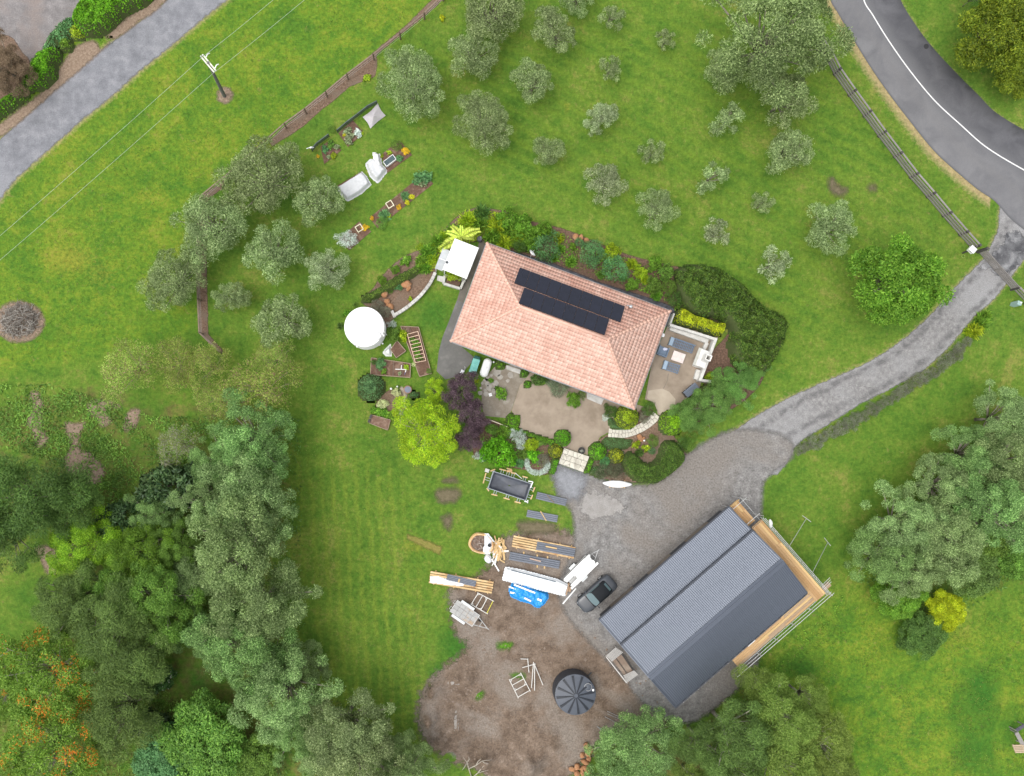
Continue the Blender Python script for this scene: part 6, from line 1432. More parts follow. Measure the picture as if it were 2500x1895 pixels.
# ================================================================== VEGETATION
def leaves_mesh(name, pos, nrm, size, rng, elong=2.0, cl=None, jit=.8, tang=None):
    """a cloud of diamond-shaped leaves, each its own face, tinted by lc (leaf) and cl (clump)"""
    n = len(pos); nr = nrm + jit * rng.normal(size=(n, 3)); nr /= np.linalg.norm(nr, axis=1)[:, None] + 1e-9
    t = rng.normal(size=(n, 3)) if tang is None else tang + .35 * rng.normal(size=(n, 3))
    t -= nr * (t * nr).sum(1)[:, None]; t /= np.linalg.norm(t, axis=1)[:, None] + 1e-9
    b = np.cross(nr, t); L_ = (size * rng.uniform(.6, 1.35, n))[:, None]; w = L_ / elong
    co = np.stack([pos - t * L_ / 2, pos + b * w / 2 - t * L_ * .05, pos + t * L_ / 2, pos - b * w / 2 - t * L_ * .05], 1).reshape(-1, 3)
    q = np.arange(4 * n).reshape(n, 4)
    lc = rng.random(n); cl = np.full(n, .5) if cl is None else cl
    return fast_mesh(name, co, q, {'lc': ('FACE', lc), 'cl': ('FACE', cl)})
def crown(seed, Rr, zc, Rz, ncl, nleaf, leaf, clr=.30, elong=2.0, lobes=.18, inner=.18, low=-.35, shell=(.45, .86), squash=.85, updir=.55, feather=True):
    rng = np.random.default_rng(seed); cen = []; rad = []
    ph = rng.random(3) * 6.28
    k = 0
    while len(cen) < ncl and k < ncl * 30:
        k += 1
        th = rng.random() * 2 * math.pi; s = rng.uniform(.7, 1.0) if len(cen) < ncl * .22 else rng.uniform(low, 1.0); c_ = math.sqrt(max(0, 1 - s * s))
        f = 1 + lobes * (math.sin(2 * th + ph[0]) + .7 * math.sin(3 * th + ph[1]) + .5 * math.sin(5 * th + ph[2]))
        r_ = rng.uniform(*shell); p = np.array([Rr * f * r_ * c_ * math.cos(th), Rr * f * r_ * c_ * math.sin(th), zc + Rz * r_ * s])
        rc = Rr * clr * rng.uniform(.7, 1.25)
        if any(np.linalg.norm(p - q_) < .92 * min(rc, r0) for q_, r0 in zip(cen, rad)): continue
        cen.append(p); rad.append(rc)
    cen = np.array(cen); rad = np.array(rad); wt = rad ** 2 / (rad ** 2).sum(); idx = rng.choice(len(cen), nleaf, p=wt)
    outw = cen - np.array([0, 0, zc - .4 * Rz]); outw /= np.linalg.norm(outw, axis=1)[:, None] + 1e-9
    d = rng.normal(size=(nleaf, 3)); d /= np.linalg.norm(d, axis=1)[:, None]
    d = d + .55 * outw[idx] + np.array([0, 0, updir]); d /= np.linalg.norm(d, axis=1)[:, None]
    rr_ = np.where(rng.random(nleaf) < inner, rng.uniform(.2, .8, nleaf), rng.uniform(.76, 1.0, nleaf) + rng.exponential(.07, nleaf))
    tw = rng.integers(0, 7, nleaf); spray = rng.normal(size=(len(cen), 7, 3)); spray /= np.linalg.norm(spray, axis=2)[:, :, None]; d = d + (.38 if feather else 0) * spray[idx, tw]; d /= np.linalg.norm(d, axis=1)[:, None]
    pos = cen[idx] + d * (rad[idx] * rr_)[:, None] * np.array([1, 1, squash])
    cl = rng.random(len(cen))[idx]
    cl = np.clip(cl * .72 + .28 * rng.random((len(cen), 7))[idx, tw], 0, 1)
    if feather: return leaves_mesh('crown', pos, d, leaf * 1.3, rng, elong * 1.45, cl, 1.0, d), cen, rad
    return leaves_mesh('crown', pos, d, leaf, rng, elong, cl), cen, rad
def trunk_mesh(seed, h0, cen, rad, r0, limbs=14, twig=0, reach=.9):
    rng = random.Random(seed); o = MB(); top = Vector((0, 0, h0))
    o.path([(0, 0, -.05), (rng.uniform(-.1, .1) * r0, 0, h0 * .5), top], [r0 * 1.25, r0, r0 * .8], 9)
    order = list(range(len(cen))); rng.shuffle(order)
    for i in order[:limbs]:
        c = Vector(cen[i]); m_ = top.lerp(c, .5) + Vector((rng.gauss(0, .1), rng.gauss(0, .1), -.05)) * rad[i]; e = top.lerp(c, reach)
        o.path([top - Vector((0, 0, .1 * h0)), m_, e], [r0 * .6, r0 * .36, r0 * .12], 6)
        for _ in range(twig):
            b = m_.lerp(e, rng.random()); d_ = Vector((rng.gauss(0, 1), rng.gauss(0, 1), rng.gauss(.5, .6))).normalized() * rad[i] * rng.uniform(.6, 1.3)
            o.path([b, b + d_ * .55 + Vector((0, 0, .05)), b + d_], [r0 * .18, r0 * .11, r0 * .05], 4, False)
    return o.mesh('trunk', None, True)
SPEC = {}
def species(key, variants, Rr, zc, Rz, ncl, nleaf, leaf, r0, limbs=14, twig=0, h0=None, reach=.9, **kw):
    SPEC[key] = (Rr, zc, [])
    for v in range(variants):
        sd = sum(map(ord, key)) * 31 + v * 7 + 1
        cm, cen, rad = crown(sd, Rr, zc, Rz, ncl, nleaf, leaf, **kw)
        SPEC[key][2].append((cm, trunk_mesh(sd, h0 or zc * .55, cen, rad, r0, limbs, twig, reach)))
species('olive_s', 3, 1.25, 1.5, .95, 14, 3000, .125, .06, 13, 6, clr=.30, elong=2.6, inner=.3, reach=1.05, lobes=.22)
species('olive_m', 3, 2.2, 2.2, 1.5, 28, 9500, .14, .10, 22, 5, clr=.27, elong=2.6, reach=1.0, lobes=.16)
species('olive_l', 3, 3.5, 3.0, 2.1, 52, 21000, .15, .16, 30, 5, clr=.225, elong=2.5, reach=1.0, lobes=.15)
species('wood', 4, 4.6, 6.0, 3.4, 66, 42000, .155, .24, 26, 2, clr=.19, elong=2.1, reach=.95, lobes=.17, shell=(.5, 1.0), inner=.10)
species('broad', 3, 4.0, 4.2, 2.8, 60, 24000, .20, .2, 22, 1, clr=.22, elong=1.6, reach=.9, lobes=.05)
species('pine', 3, 3.6, 6.5, 3.2, 44, 26000, .21, .2, 30, 1, clr=.24, elong=4.5, reach=.98, lobes=.25, squash=.65)
species('flame', 2, 4.6, 5.5, 2.9, 60, 26000, .18, .2, 36, 2, clr=.20, elong=2.4, reach=1.05, lobes=.2, squash=.7)
species('twiggy', 3, 2.8, 3.6, 2.1, 34, 6800, .14, .055, 16, 6, clr=.28, elong=2.4, inner=.4, reach=1.0, lobes=.22, h0=1.2)
species('plum', 2, 2.4, 3.2, 1.8, 34, 13000, .13, .1, 16, 3, clr=.27, elong=1.8, lobes=.2, inner=.25)
species('bigleaf', 2, 2.6, 2.0, 1.6, 34, 3800, .34, .1, 14, 0, clr=.28, elong=1.7)
L_ol = leaf_mat('olive_leaf', (.056, .086, .030), (.320, .375, .185), (.152, .196, .080), trans=.3, bright=1.68)
L_olp = leaf_mat('pale_olive_leaf', (.070, .100, .042), (.450, .490, .310), (.205, .245, .120), trans=.3)
L_wd = leaf_mat('grey_green_leaf', (.046, .078, .026), (.320, .400, .180), (.150, .210, .080), trans=.4, bright=1.75)
L_wb = leaf_mat('soft_green_leaf', (.040, .078, .024), (.270, .385, .140), (.124, .205, .066), trans=.4, bright=1.75)
L_br = leaf_mat('bright_leaf', (.058, .140, .014), (.200, .330, .040), (.110, .220, .022), trans=.35)
L_dk = leaf_mat('dark_leaf', (.035, .078, .016), (.110, .185, .040), (.062, .118, .024), trans=.25)
L_mid = leaf_mat('mid_leaf', (.055, .120, .020), (.175, .285, .050), (.105, .190, .030), trans=.3)
L_gold = leaf_mat('golden_leaf', (.105, .190, .010), (.400, .470, .030), (.240, .340, .014), (.58, .45, .03), .03, .4, bright=1.6)
L_yel = leaf_mat('yellow_leaf', (.170, .230, .010), (.480, .480, .020), (.310, .350, .013), trans=.4)
L_flame = leaf_mat('flame_leaf', (.060, .135, .016), (.235, .360, .060), (.140, .240, .030), trans=.3, blossom=(.74, .25, .03))
L_purp = leaf_mat('purple_leaf', (.040, .022, .030), (.125, .080, .100), (.075, .046, .060), trans=.2)
L_pine = leaf_mat('pine_leaf', (.072, .120, .022), (.205, .265, .062), (.130, .185, .038), trans=.35, bright=1.8)
L_pined = leaf_mat('dark_pine_leaf', (.048, .082, .022), (.135, .195, .050), (.085, .135, .032), trans=.3, bright=1.6)
L_twig = leaf_mat('thin_leaf', (.115, .170, .030), (.290, .335, .090), (.190, .245, .050), (.34, .21, .14), .18, .3, bright=1.75)
L_glos = leaf_mat('glossy_dark_leaf', (.022, .048, .018), (.075, .120, .045), (.042, .080, .028), trans=.15, rough=.35)
L_hedge = leaf_mat('hedge_leaf', (.022, .056, .008), (.110, .175, .028), (.052, .104, .014), trans=.25)
L_box = leaf_mat('box_leaf', (.050, .155, .006), (.165, .360, .020), (.095, .250, .010), trans=.3)
L_conf = leaf_mat('blue_green_leaf', (.050, .130, .048), (.135, .275, .105), (.085, .195, .070), trans=.25)
L_silv = leaf_mat('silver_leaf', (.250, .310, .260), (.620, .670, .620), (.430, .490, .440), trans=.15)
L_lav = leaf_mat('lavender_leaf', (.070, .085, .045), (.205, .210, .150), (.125, .140, .085), (.24, .17, .22), .08, .15)
L_ylg = leaf_mat('lime_leaf', (.120, .200, .010), (.380, .440, .030), (.240, .320, .016), trans=.35)
L_fern = leaf_mat('fern_leaf', (.250, .330, .040), (.520, .560, .120), (.390, .450, .070), trans=.4)
L_olv = leaf_mat('mustard_leaf', (.130, .155, .010), (.330, .330, .022), (.220, .240, .014), trans=.3)
M_bark = mat('grey_bark', (.30, .265, .22), (.21, .18, .15), 5, .9, .3); M_pbark = mat('pale_bark', (.48, .44, .37), (.36, .32, .27), 5, .9, .2); M_pkbark = mat('pinkish_bark', (.40, .31, .26), (.30, .22, .18), 5, .9, .2)
rv = random.Random(21)
def tree(f, x, y, r, sp, leaf, label, group=None, bark=None, name='tree', hs=1.0, sxy=1.0, cat='tree', v=None):
    Rr, zc, vs = SPEC[sp]; z = zc * hs
    for _ in range(3):
        a, b = f(x, y, z), f(x + r, y, z); s = abs(b.x - a.x) / Rr; z = zc * s * hs
    t = thing(name, label, cat, (a.x, a.y, 0), rv.random() * 6.283, group); t.scale = (s * sxy, s / sxy, s * hs)
    cm, tm = vs[rv.randrange(len(vs)) if v is None else v % len(vs)]
    inst('crown', cm, t, material=leaf); inst('trunk', tm, t, material=bark or M_bark)
    return t
# ---- olives of the orchard
GO = 'olive trees of the orchard'
for x, y, r, sp, pale, lb in [
    (890, 178, 74, 'olive_l', 0, 'large grey-green olive tree beside the small grey net tent'), (1060, 28, 76, 'olive_l', 0, 'large olive tree touching a narrower one at the orchard top'),
    (1022, 118, 52, 'olive_m', 0, 'narrow olive tree squeezed against the large one'), (1195, 70, 48, 'olive_m', 0, 'medium olive tree with a notched crown in the shaded orchard grass'),
    (1152, 178, 46, 'olive_m', 0, 'medium olive tree midway between two larger ones'), (1043, 262, 64, 'olive_l', 0, 'broad olive tree above the bright green lawn patch'),
    (1797, 492, 55, 'olive_m', 0, 'loose greyish olive tree near the big round green tree'), (1702, 325, 50, 'olive_m', 0, 'rounded olive tree close to the road fence'),
    (1565, 145, 42, 'olive_m', 0, 'small olive tree tucked against the huge multi-stemmed tree'), (1692, 215, 58, 'olive_m', 0, 'olive tree growing out from under the huge multi-stemmed tree'),
    (570, 385, 88, 'olive_l', 0, 'largest olive tree of the clump on the bark strip'), (690, 430, 54, 'olive_m', 0, 'olive tree beside the long white net cover'),
    (462, 492, 80, 'olive_l', 0, 'olive tree overhanging the bend of the old fence'), (590, 540, 62, 'olive_m', 0, 'olive tree on the shaded lawn inside the old fence'),
    (378, 605, 67, 'olive_l', 0, 'olive tree standing on the paddock side of the old fence'), (707, 580, 46, 'olive_m', 1, 'pale-flecked olive tree below the short vegetable bed'),
    (500, 642, 38, 'olive_m', 0, 'small olive tree just inside the old fence end'), (612, 690, 62, 'olive_m', 0, 'ragged olive tree on the lawn facing the white tank'),
    (1303, 398, 43, 'olive_m', 1, 'silvery olive tree at the centre of the orchard'), (1415, 452, 43, 'olive_m', 0, 'dense olive tree behind the back border of the house'),
    (1182, 330, 36, 'olive_m', 0, 'upright olive tree below the broad one'), (1295, 257, 36, 'olive_m', 1, 'pale upright olive tree mid-orchard')]:
    tree(D, x, y, r * 1.02, sp, L_olp if pale else L_ol, lb, GO, M_bark, 'olive_tree')
for x, y, r, lb in [(1320, 38, 27, 'sparse young olive tree across from the notched olive at the orchard top'), (1318, 150, 26, 'sparse young olive tree next to the medium olive between two larger ones'), (1437, 88, 22, 'smallest young olive tree, alone toward the huge multi-stemmed tree'), (1410, 330, 28, 'faint thin young olive tree next to the silvery olive'), (1533, 385, 34, 'sparse young olive tree between the dense olive and the rounded one by the road fence'), (1573, 260, 36, 'ragged young olive tree beside the one growing from under the huge tree'), (1648, 440, 24, 'slim young olive tree next to the loose greyish olive')]:
    tree(D, x, y, r * 1.05, 'olive_s', L_ol, lb, 'young olive trees of the orchard', M_bark, 'olive_tree')
for x, y, r in [(1545, 505, 30), (1670, 572, 36)]:
    tree(D, x, y, r * 1.05, 'olive_s', L_olp, 'whitish young olive tree on worn grass near the dark hedge', 'whitish young olive trees', M_bark, 'olive_tree')
tree(D, 1250, -8, 40, 'olive_m', L_ol, 'olive tree cut by the orchard top beyond the notched one', GO, M_bark, 'olive_tree')
tree(D, 1665, 78, 132, 'wood', L_wd, 'huge multi-stemmed grey-green tree beside the road', None, M_bark, 'evergreen_tree', .8)
tree(D, 1935, 612, 98, 'broad', L_br, 'big round bright green leafy tree beside the driveway', None, M_bark, 'leafy_tree')
tree(D, 2150, 70, 88, 'broad', leaf_mat('yellow_green_leaf', (.050, .090, .008), (.200, .240, .018), (.110, .150, .012), trans=.3), 'dense yellow-green evergreen across the road', None, M_bark, 'evergreen_tree', .9)
tree(D, 2200, 150, 60, 'broad', MATS['yellow_green_leaf'], 'yellow-green evergreen shoulder to the larger one across the road', None, M_bark, 'evergreen_tree', .8)
tree(D, 2120, -20, 45, 'twiggy', L_dk, 'thin dark shrub on the verge across the road', None, M_bark, 'roadside_shrub')
# ---- twiggy half-bare trees
for x, y, r, lb in [(280, 795, 66, 'half-bare pinkish twiggy tree at the paddock edge'), (372, 785, 58, 'half-bare twiggy tree beside the end of the old fence'), (448, 790, 52, 'half-bare olive-brown tree in the row below the fence end'), (560, 840, 74, 'largest half-bare tree with pale crooked branches'), (472, 868, 46, 'small half-bare twiggy tree in front of the woodland'), (592, 775, 42, 'slight half-bare tree at the lawn edge')]:
    tree(D, x, y, r, 'twiggy', L_twig, lb, 'half-bare trees above the woodland', M_pkbark, 'twiggy_tree')
tree(D, 385, 960, 46, 'twiggy', leaf_mat('sparse_leaf', (.11, .15, .03), (.22, .26, .07), None, (.4, .36, .32), .4), 'dead-looking tree with grey branches inside the woodland', 'half-bare trees above the woodland', M_pbark, 'twiggy_tree')
# ---- left woodland
for x, y, r, lb, m in [(545, 955, 92, 'grey-green tree heading the tall belt beside the lawn', L_wb), (455, 1095, 66, 'grey-green tree on the inner flank of the tall belt', L_wd), (535, 1075, 100, 'tall grey-green tree high in the belt beside the lawn', L_wd), (520, 1190, 110, 'broad grey-green tree in the middle of the belt', L_wd), (560, 1300, 104, 'tall grey-green tree bulging toward the striped lawn', L_wd), (530, 1395, 100, 'grey-green tree above the small woodland clearing', L_wb), (610, 1490, 96, 'grey-green tree at the lower end of the belt', L_wd), (745, 1570, 88, 'brownish grey-green tree beside the dirt mound', L_ol), (770, 1650, 96, 'grey-green tree at the foot of the lawn', L_ol), (890, 1672, 64, 'low grey-green tree next to the dirt mound edge', L_wd), (655, 1440, 56, 'small grey-green tree on the lawn side of the belt', L_wd)]:
    tree(D, x, y, r, 'wood', m, lb, 'grey-green trees of the woodland belt', M_bark, 'woodland_tree', rv.uniform(.85, 1.1))
for x, y, r, lb, m in [(415, 1250, 62, 'grey-green tree wedged between the belt and the hollow', L_wd), (440, 1370, 60, 'grey-green tree leaning over the clearing', L_wb), (470, 1000, 60, 'soft green tree filling the head of the belt', L_wb), (640, 1580, 60, 'soft green tree by the grass gap', L_wb), (690, 1640, 54, 'grey-green tree low beside the grass gap', L_wd), (330, 1110, 50, 'soft green tree beside the dark glossy bush', L_wb), (850, 1620, 48, 'grey-green tree just off the dirt mound', L_wd), (395, 1330, 56, 'green tree bridging hollow and belt', L_mid)]:
    tree(D, x, y, r, 'wood', m, lb, 'grey-green trees of the woodland belt', M_bark, 'woodland_tree', rv.uniform(.7, .95))
for x, y, r, lb, m in [(185, 1170, 74, 'yellow-green tree on the woodland slope', leaf_mat('fresh_leaf', (.085, .175, .012), (.290, .400, .030), (.170, .280, .018))), (295, 1200, 76, 'fresh green tree beside the yellow-green one', L_br), (335, 1290, 92, 'broad fresh green tree in the woodland hollow', L_mid), (380, 1180, 60, 'narrow green tree against the grey-green belt', L_mid), (215, 1270, 70, 'mid-green tree below the yellow-green one', L_mid)]:
    tree(D, x, y, r, 'wood', m, lb, 'green trees of the woodland hollow', M_bark, 'woodland_tree', .8)
for x, y, r, lb in [(50, 1075, 112, 'dark feathery tree at the woodland corner'), (140, 1090, 80, 'dark feathery tree beside the corner one'), (-10, 1150, 90, 'dark feathery tree cut off by the woodland corner'), (150, 1300, 80, 'dark green tree above the orange-flowering trees'), (245, 1345, 98, 'dark green tree with a hollow crown'), (290, 1425, 88, 'dark green tree beside the woodland clearing'), (265, 1540, 96, 'dark tree with bare grey branches between the flowering trees')]:
    tree(D, x, y, r, 'pine', L_pined if y > 1200 else L_dk, lb, 'dark trees of the woodland', M_bark, 'dark_tree', .75)
for x, y, r, lb in [(105, 1455, 112, 'broad tree dotted with orange blossom beside the grass slope'), (105, 1625, 122, 'orange-blossomed tree lowest on the woodland side'), (10, 1490, 62, 'orange-blossomed tree against the grass slope')]:
    tree(D, x, y, r, 'flame', L_flame, lb, 'orange-flowering trees', M_pbark, 'flowering_tree', .9)
for x, y, r, lb in [(375, 1045, 66, 'dark glossy large-leaved bush in the woodland'), (265, 1135, 58, 'dark glossy bush under the feathery trees'), (345, 1470, 36, 'dark glossy bush with white flowers by the clearing'), (330, 1560, 40, 'dark glossy bush at the edge of the clearing')]:
    tree(D, x, y, r, 'bigleaf', leaf_mat('white_flower_bush', (.030, .07, .02), (.09, .17, .05), None, (.75, .76, .62), .03) if 'white' in lb else L_glos, lb, 'glossy woodland bushes', M_bark, 'glossy_bush', cat='bush')
for x, y, r, lb in [(440, 1605, 104, 'spreading green bush with bare twigs at the woodland foot'), (365, 1650, 80, 'blue-green bush at the woodland foot'), (545, 1645, 66, 'green bush beside the grass gap')]:
    tree(D, x, y, r, 'broad', L_conf if 'blue' in lb else L_mid, lb, 'bushes at the woodland foot', M_bark, 'woodland_bush', .6, cat='bush')
# ---- right woodland
for i, (x, y, r, lb) in enumerate([(2160, 905, 66, 'grey-green tree at the tip of the wood below the driveway'), (2090, 985, 66, 'feathery grey-green tree at the lawn edge of the wood'), (2180, 1000, 80, 'grey-green tree behind the tip of the wood'), (2030, 1050, 68, 'grey-green tree on the lawn flank of the wood'), (2130, 1090, 90, 'broad grey-green tree in the heart of the wood'), (1950, 1130, 78, 'grey-green tree low on the lawn flank'), (2040, 1165, 84, 'full grey-green tree in front of the golden bush'), (1905, 1205, 70, 'grey-green tree nearest the scaffolding'), (1965, 1230, 66, 'rounded grey-green tree over the bright green bush'), (2195, 1110, 70, 'grey-green tree deep in the wood')]):
    tree(D, x, y, r, 'wood', (L_wd, L_wb)[i % 3 == 1], lb, 'grey-green trees of the wood below the driveway', M_bark, 'woodland_tree', .85)
for x, y, r, lb, m in [(2125, 1165, 58, 'round-headed green tree inside the wood', L_mid), (2190, 1200, 56, 'round-headed green tree at the paddock side of the wood', L_mid), (2195, 1060, 50, 'olive-green tree deep in the wood', L_dk), (2100, 1232, 56, 'dark olive-green pine-like tree beside the golden bush', L_pined)]:
    tree(D, x, y, r, 'broad', m, lb, 'round trees in the wood below the driveway', M_bark, 'woodland_tree', .9)
tree(D, 1940, 1288, 54, 'broad', L_br, 'bright green round bush at the paddock tip of the wood', None, M_bark, 'round_bush', .7, cat='bush')
tree(D, 2042, 1318, 44, 'broad', L_yel, 'golden yellow bush at the paddock edge of the wood', None, M_bark, 'golden_bush', .8, cat='bush')
tree(D, 1990, 1372, 52, 'broad', L_dk, 'dark green round bush next to the golden yellow bush', None, M_bark, 'round_bush', .6, cat='bush')
# ---- pines behind the shed
for x, y, r, lb, m in [(1640, 1480, 48, 'small pine-like tree at the shed corner', L_pine), (1690, 1560, 78, 'pine-like tree with pale forked branches behind the shed', L_pine), (1745, 1510, 50, 'yellowish pine-like tree reaching the paddock', L_pine), (1590, 1590, 82, 'dense dark pine-like tree behind the shed', L_pined), (1780, 1610, 74, 'pine-like tree on the paddock side of the grove', L_pine), (1690, 1660, 90, 'pale pine-like tree with bare forks low in the grove', L_pine), (1520, 1610, 56, 'dark pine-like tree next to the soft green tree', L_pined), (1590, 1680, 70, 'dark pine-like tree at the foot of the grove', L_pined), (1500, 1690, 50, 'yellow-green pine-like tree at the foot of the grove', L_pine), (1800, 1690, 60, 'outermost pine-like tree of the grove', L_pined)]:
    tree(D, x, y, r, 'pine', m, lb, 'pine-like grove behind the shed', M_pbark, 'pine_tree', rv.uniform(.8, 1.05))
tree(D, 1378, 1610, 86, 'wood', L_wb, 'soft green willow-like tree below the black tank', None, M_bark, 'willow_tree', .6)
tree(D, 1330, 1680, 60, 'wood', L_wb, 'low soft green tree beside the boulder heap', None, M_bark, 'willow_tree', .6)
# ---- garden trees
tree(cI, 960, 1120, 390, 'flame', L_gold, 'golden-green tree beside the raised beds', None, M_pbark, 'golden_tree', .75, v=1)
tree(cI, 1060, 680, 130, 'plum', L_gold, 'small golden-green tree topping the larger golden one', None, M_pbark, 'golden_tree', .8)
tree(cI, 1340, 690, 200, 'plum', L_purp, 'dark purple-leaved tree on the mossy paving', 'purple-leaved trees', M_bark, 'purple_tree')
tree(cI, 1470, 930, 185, 'plum', L_purp, 'purple-leaved tree with grey bare twigs by the flower bed', 'purple-leaved trees', M_pbark, 'purple_tree')
tree(cI, 1430, 1180, 170, 'plum', L_purp, 'purple-leaved tree hanging over the lawn edge', 'purple-leaved trees', M_bark, 'purple_tree')
for x, y, r, lb in [(1590, 832, 50, 'feathery green tree below the dark curved hedge'), (1530, 880, 62, 'feathery green tree beside the clipped patio hedge'), (1480, 905, 40, 'feathery green tree behind the bright round bush'), (1625, 805, 34, 'feathery green tree at the outer end of the garden')]:
    tree(D, x, y, r * .9, 'wood', leaf_mat('feather_leaf', (.040, .100, .020), (.160, .275, .062), (.090, .175, .036)), lb, 'feathery green trees between patio and drive', M_bark, 'feathery_tree', .5)
# dead tree by the mound: bare pale limbs
c = cL(600, 1420); dt = thing('dead_tree', 'bare pale dead branches at the foot of the dirt mound', 'dead tree', (c.x, c.y, 0)); o = MB()
for ps in (((600, 1420, 0), (570, 1330, .8), (555, 1270, 1.2), (515, 1220, 1.5)), ((570, 1330, .8), (640, 1300, 1.3), (700, 1255, 1.7), (790, 1245, 1.9)), ((555, 1270, 1.2), (575, 1240, 1.5), (570, 1215, 1.7)), ((640, 1300, 1.3), (660, 1260, 1.7), (690, 1235, 1.9)), ((600, 1420, 0), (660, 1370, .7), (760, 1345, 1.0)), ((660, 1370, .7), (700, 1320, 1.1), (720, 1300, 1.3)), ((555, 1270, 1.2), (520, 1330, 1.4), (505, 1345, 1.5)), ((700, 1255, 1.7), (720, 1275, 1.9), (760, 1280, 2.0))):
    w = [cL(x, y, z) - c for x, y, z in ps]; o.path(w, [.06 - .045 * i / (len(w) - 1) for i in range(len(w))], 6)
o.build('limbs', M_pbark, dt, True)

# ---------------------------------------------------------------- hedges: a twiggy core wearing leaves
def hedge(poly, h, leaf, m, label, cat='hedge', name='hedge', edge=.45, dens=150, lumps=.12, elong=1.6, group=None, seed=1, smooth_poly=True, core=True, z0=0.0, cellk=1.1):
    rng = np.random.default_rng(seed + int(abs(poly[0].x) * 10)); c = sum((Vector((p.x, p.y, 0)) for p in poly), Vector()) / len(poly)
    lp = [Vector((p.x - c.x, p.y - c.y, 0)) for p in poly]
    if smooth_poly: lp = smooth_line(lp, 4, True)
    t = thing(name, label, cat, (c.x, c.y, z0), 0, group)
    xs = [p.x for p in lp]; ys = [p.y for p in lp]
    area = (max(xs) - min(xs)) * (max(ys) - min(ys)); n = int(area * dens * (1 + .8 * h))
    X = rng.uniform(min(xs), max(xs), n); Y = rng.uniform(min(ys), max(ys), n); S = sdf(X, Y, lp)
    S = S + .10 * np.sin(X * 4.1 + Y * 2.7) * lumps * 5 * .4
    k = S > 0; X, Y, S = X[k], Y[k], S[k]; n = len(X)
    def hgt(X, Y, S):
        q_ = np.clip(S / edge, 0, 1); return h * np.sqrt(np.clip(1 - (1 - q_) ** 2.4, 0, 1))
    def full(X, Y, S): return hgt(X, Y, S) + lumps * (np.sin(X * 2.3 + 1.3 * np.sin(Y * 1.9)) * np.sin(Y * 2.1 + 1.1 * np.sin(X * 1.7)) + .6 * np.sin(X * 5.3 + Y * 3.1) * np.sin(Y * 5.9 - X * 2.2)) * np.clip(S / edge, 0, 1)
    Z = full(X, Y, S); e = .05
    # steep sides: spread some leaves down the face
    side = (S < edge * .5) & (rng.random(n) < .65); Z = np.where(side, Z * rng.uniform(.15, 1, n), Z)
    gx = (sdf(X + e, Y, lp) - sdf(X - e, Y, lp)) / (2 * e); gy = (sdf(X, Y + e, lp) - sdf(X, Y - e, lp)) / (2 * e)
    sl_ = np.clip(1 - S / edge, 0, 1) * 1.5
    nr = np.stack([-gx * sl_, -gy * sl_, np.ones(n)], 1); nr /= np.linalg.norm(nr, axis=1)[:, None]
    pos = np.stack([X, Y, Z + rng.normal(0, .03, n)], 1)
    cl = rng.random(4000)[(np.floor(X * 3.3).astype(int) * 37 + np.floor(Y * 3.3).astype(int) * 91) % 4000]
    me = leaves_mesh('foliage', pos, nr, leaf, rng, elong, cl, .7); me.materials.append(m); inst('foliage', me, t)
    if core:
        o = sheet('woody_core', lp, 0.0, M_core, .22, .0, zf=lambda X, Y, S: np.clip(full(X, Y, np.maximum(S, 0)) - .12, 0, 9) * (S > 0), smooth_poly=False); del o['kind']; o.parent = t
    return t
M_core = mat('hedge_twigs', (.045, .070, .018), (.070, .085, .028), 6, .95)
def disc(f, x, y, r, n=14, ry=None): return [f(x + r * math.cos(a), y + (ry or r) * math.sin(a)) for a in np.linspace(0, 2 * math.pi, n + 1)[:-1]]
hedge(pts(cH, (1275, 560), (1480, 540), (1700, 640), (1880, 830), (2060, 930), (2092, 1060), (2010, 1250), (1900, 1375), (1720, 1310), (1660, 1150), (1680, 1050), (1590, 950), (1400, 930), (1300, 830), (1250, 680)), 1.9, .17, L_hedge, 'dark lumpy evergreen hedge curving round the outside of the patio', edge=1.3, dens=200, lumps=.6, elong=1.5)
hedge(pts(z6, (430, 60), (520, -30), (640, 20), (800, 110), (1000, 170), (1180, 235), (1310, 250), (1300, 380), (1230, 480), (1060, 440), (860, 360), (640, 300), (440, 230)), 1.5, .13, L_yel, 'bright yellow clipped hedge above the patio bench', edge=.4, dens=260, lumps=.10)
hedge(pts(cJ, (1405, 830), (1470, 850), (1560, 930), (1650, 900), (1690, 830), (1720, 740), (1800, 725), (1880, 800), (1905, 900), (1800, 1010), (1650, 1100), (1500, 1090), (1390, 1000), (1350, 900)), 1.3, .10, L_hedge, 'dark clipped U-shaped hedge at the drive entrance', edge=.5, dens=330, lumps=.05)
hedge(pts(z6, (905, 1440), (1080, 1340), (1140, 1390), (1110, 1500), (900, 1610), (700, 1690), (600, 1760), (560, 1700), (700, 1610)), 1.0, .10, L_mid, 'low clipped green hedge behind the barbecue', edge=.35, dens=280, lumps=.05)
hedge(pts(cJ, (318, 500), (340, 480), (440, 495), (440, 560), (420, 610), (560, 660), (740, 715), (770, 745), (700, 760), (560, 700), (400, 640), (310, 600)), .55, .08, L_box, 'low box hedge with a square end along the terrace edge', edge=.22, dens=420, lumps=.03, smooth_poly=False)
for f, cs, lb in ((cJ, ((735, 880), (790, 895), (745, 1030), (695, 1015)), 'low clipped hedge block on the lawn side of the stone steps'), (cJ, ((1062, 880), (1105, 895), (1055, 1020), (1012, 1010)), 'low clipped hedge block on the drive side of the stone steps')):
    hedge(pts(f, *cs), .6, .08, L_box, lb, edge=.2, dens=420, lumps=.03, smooth_poly=False)
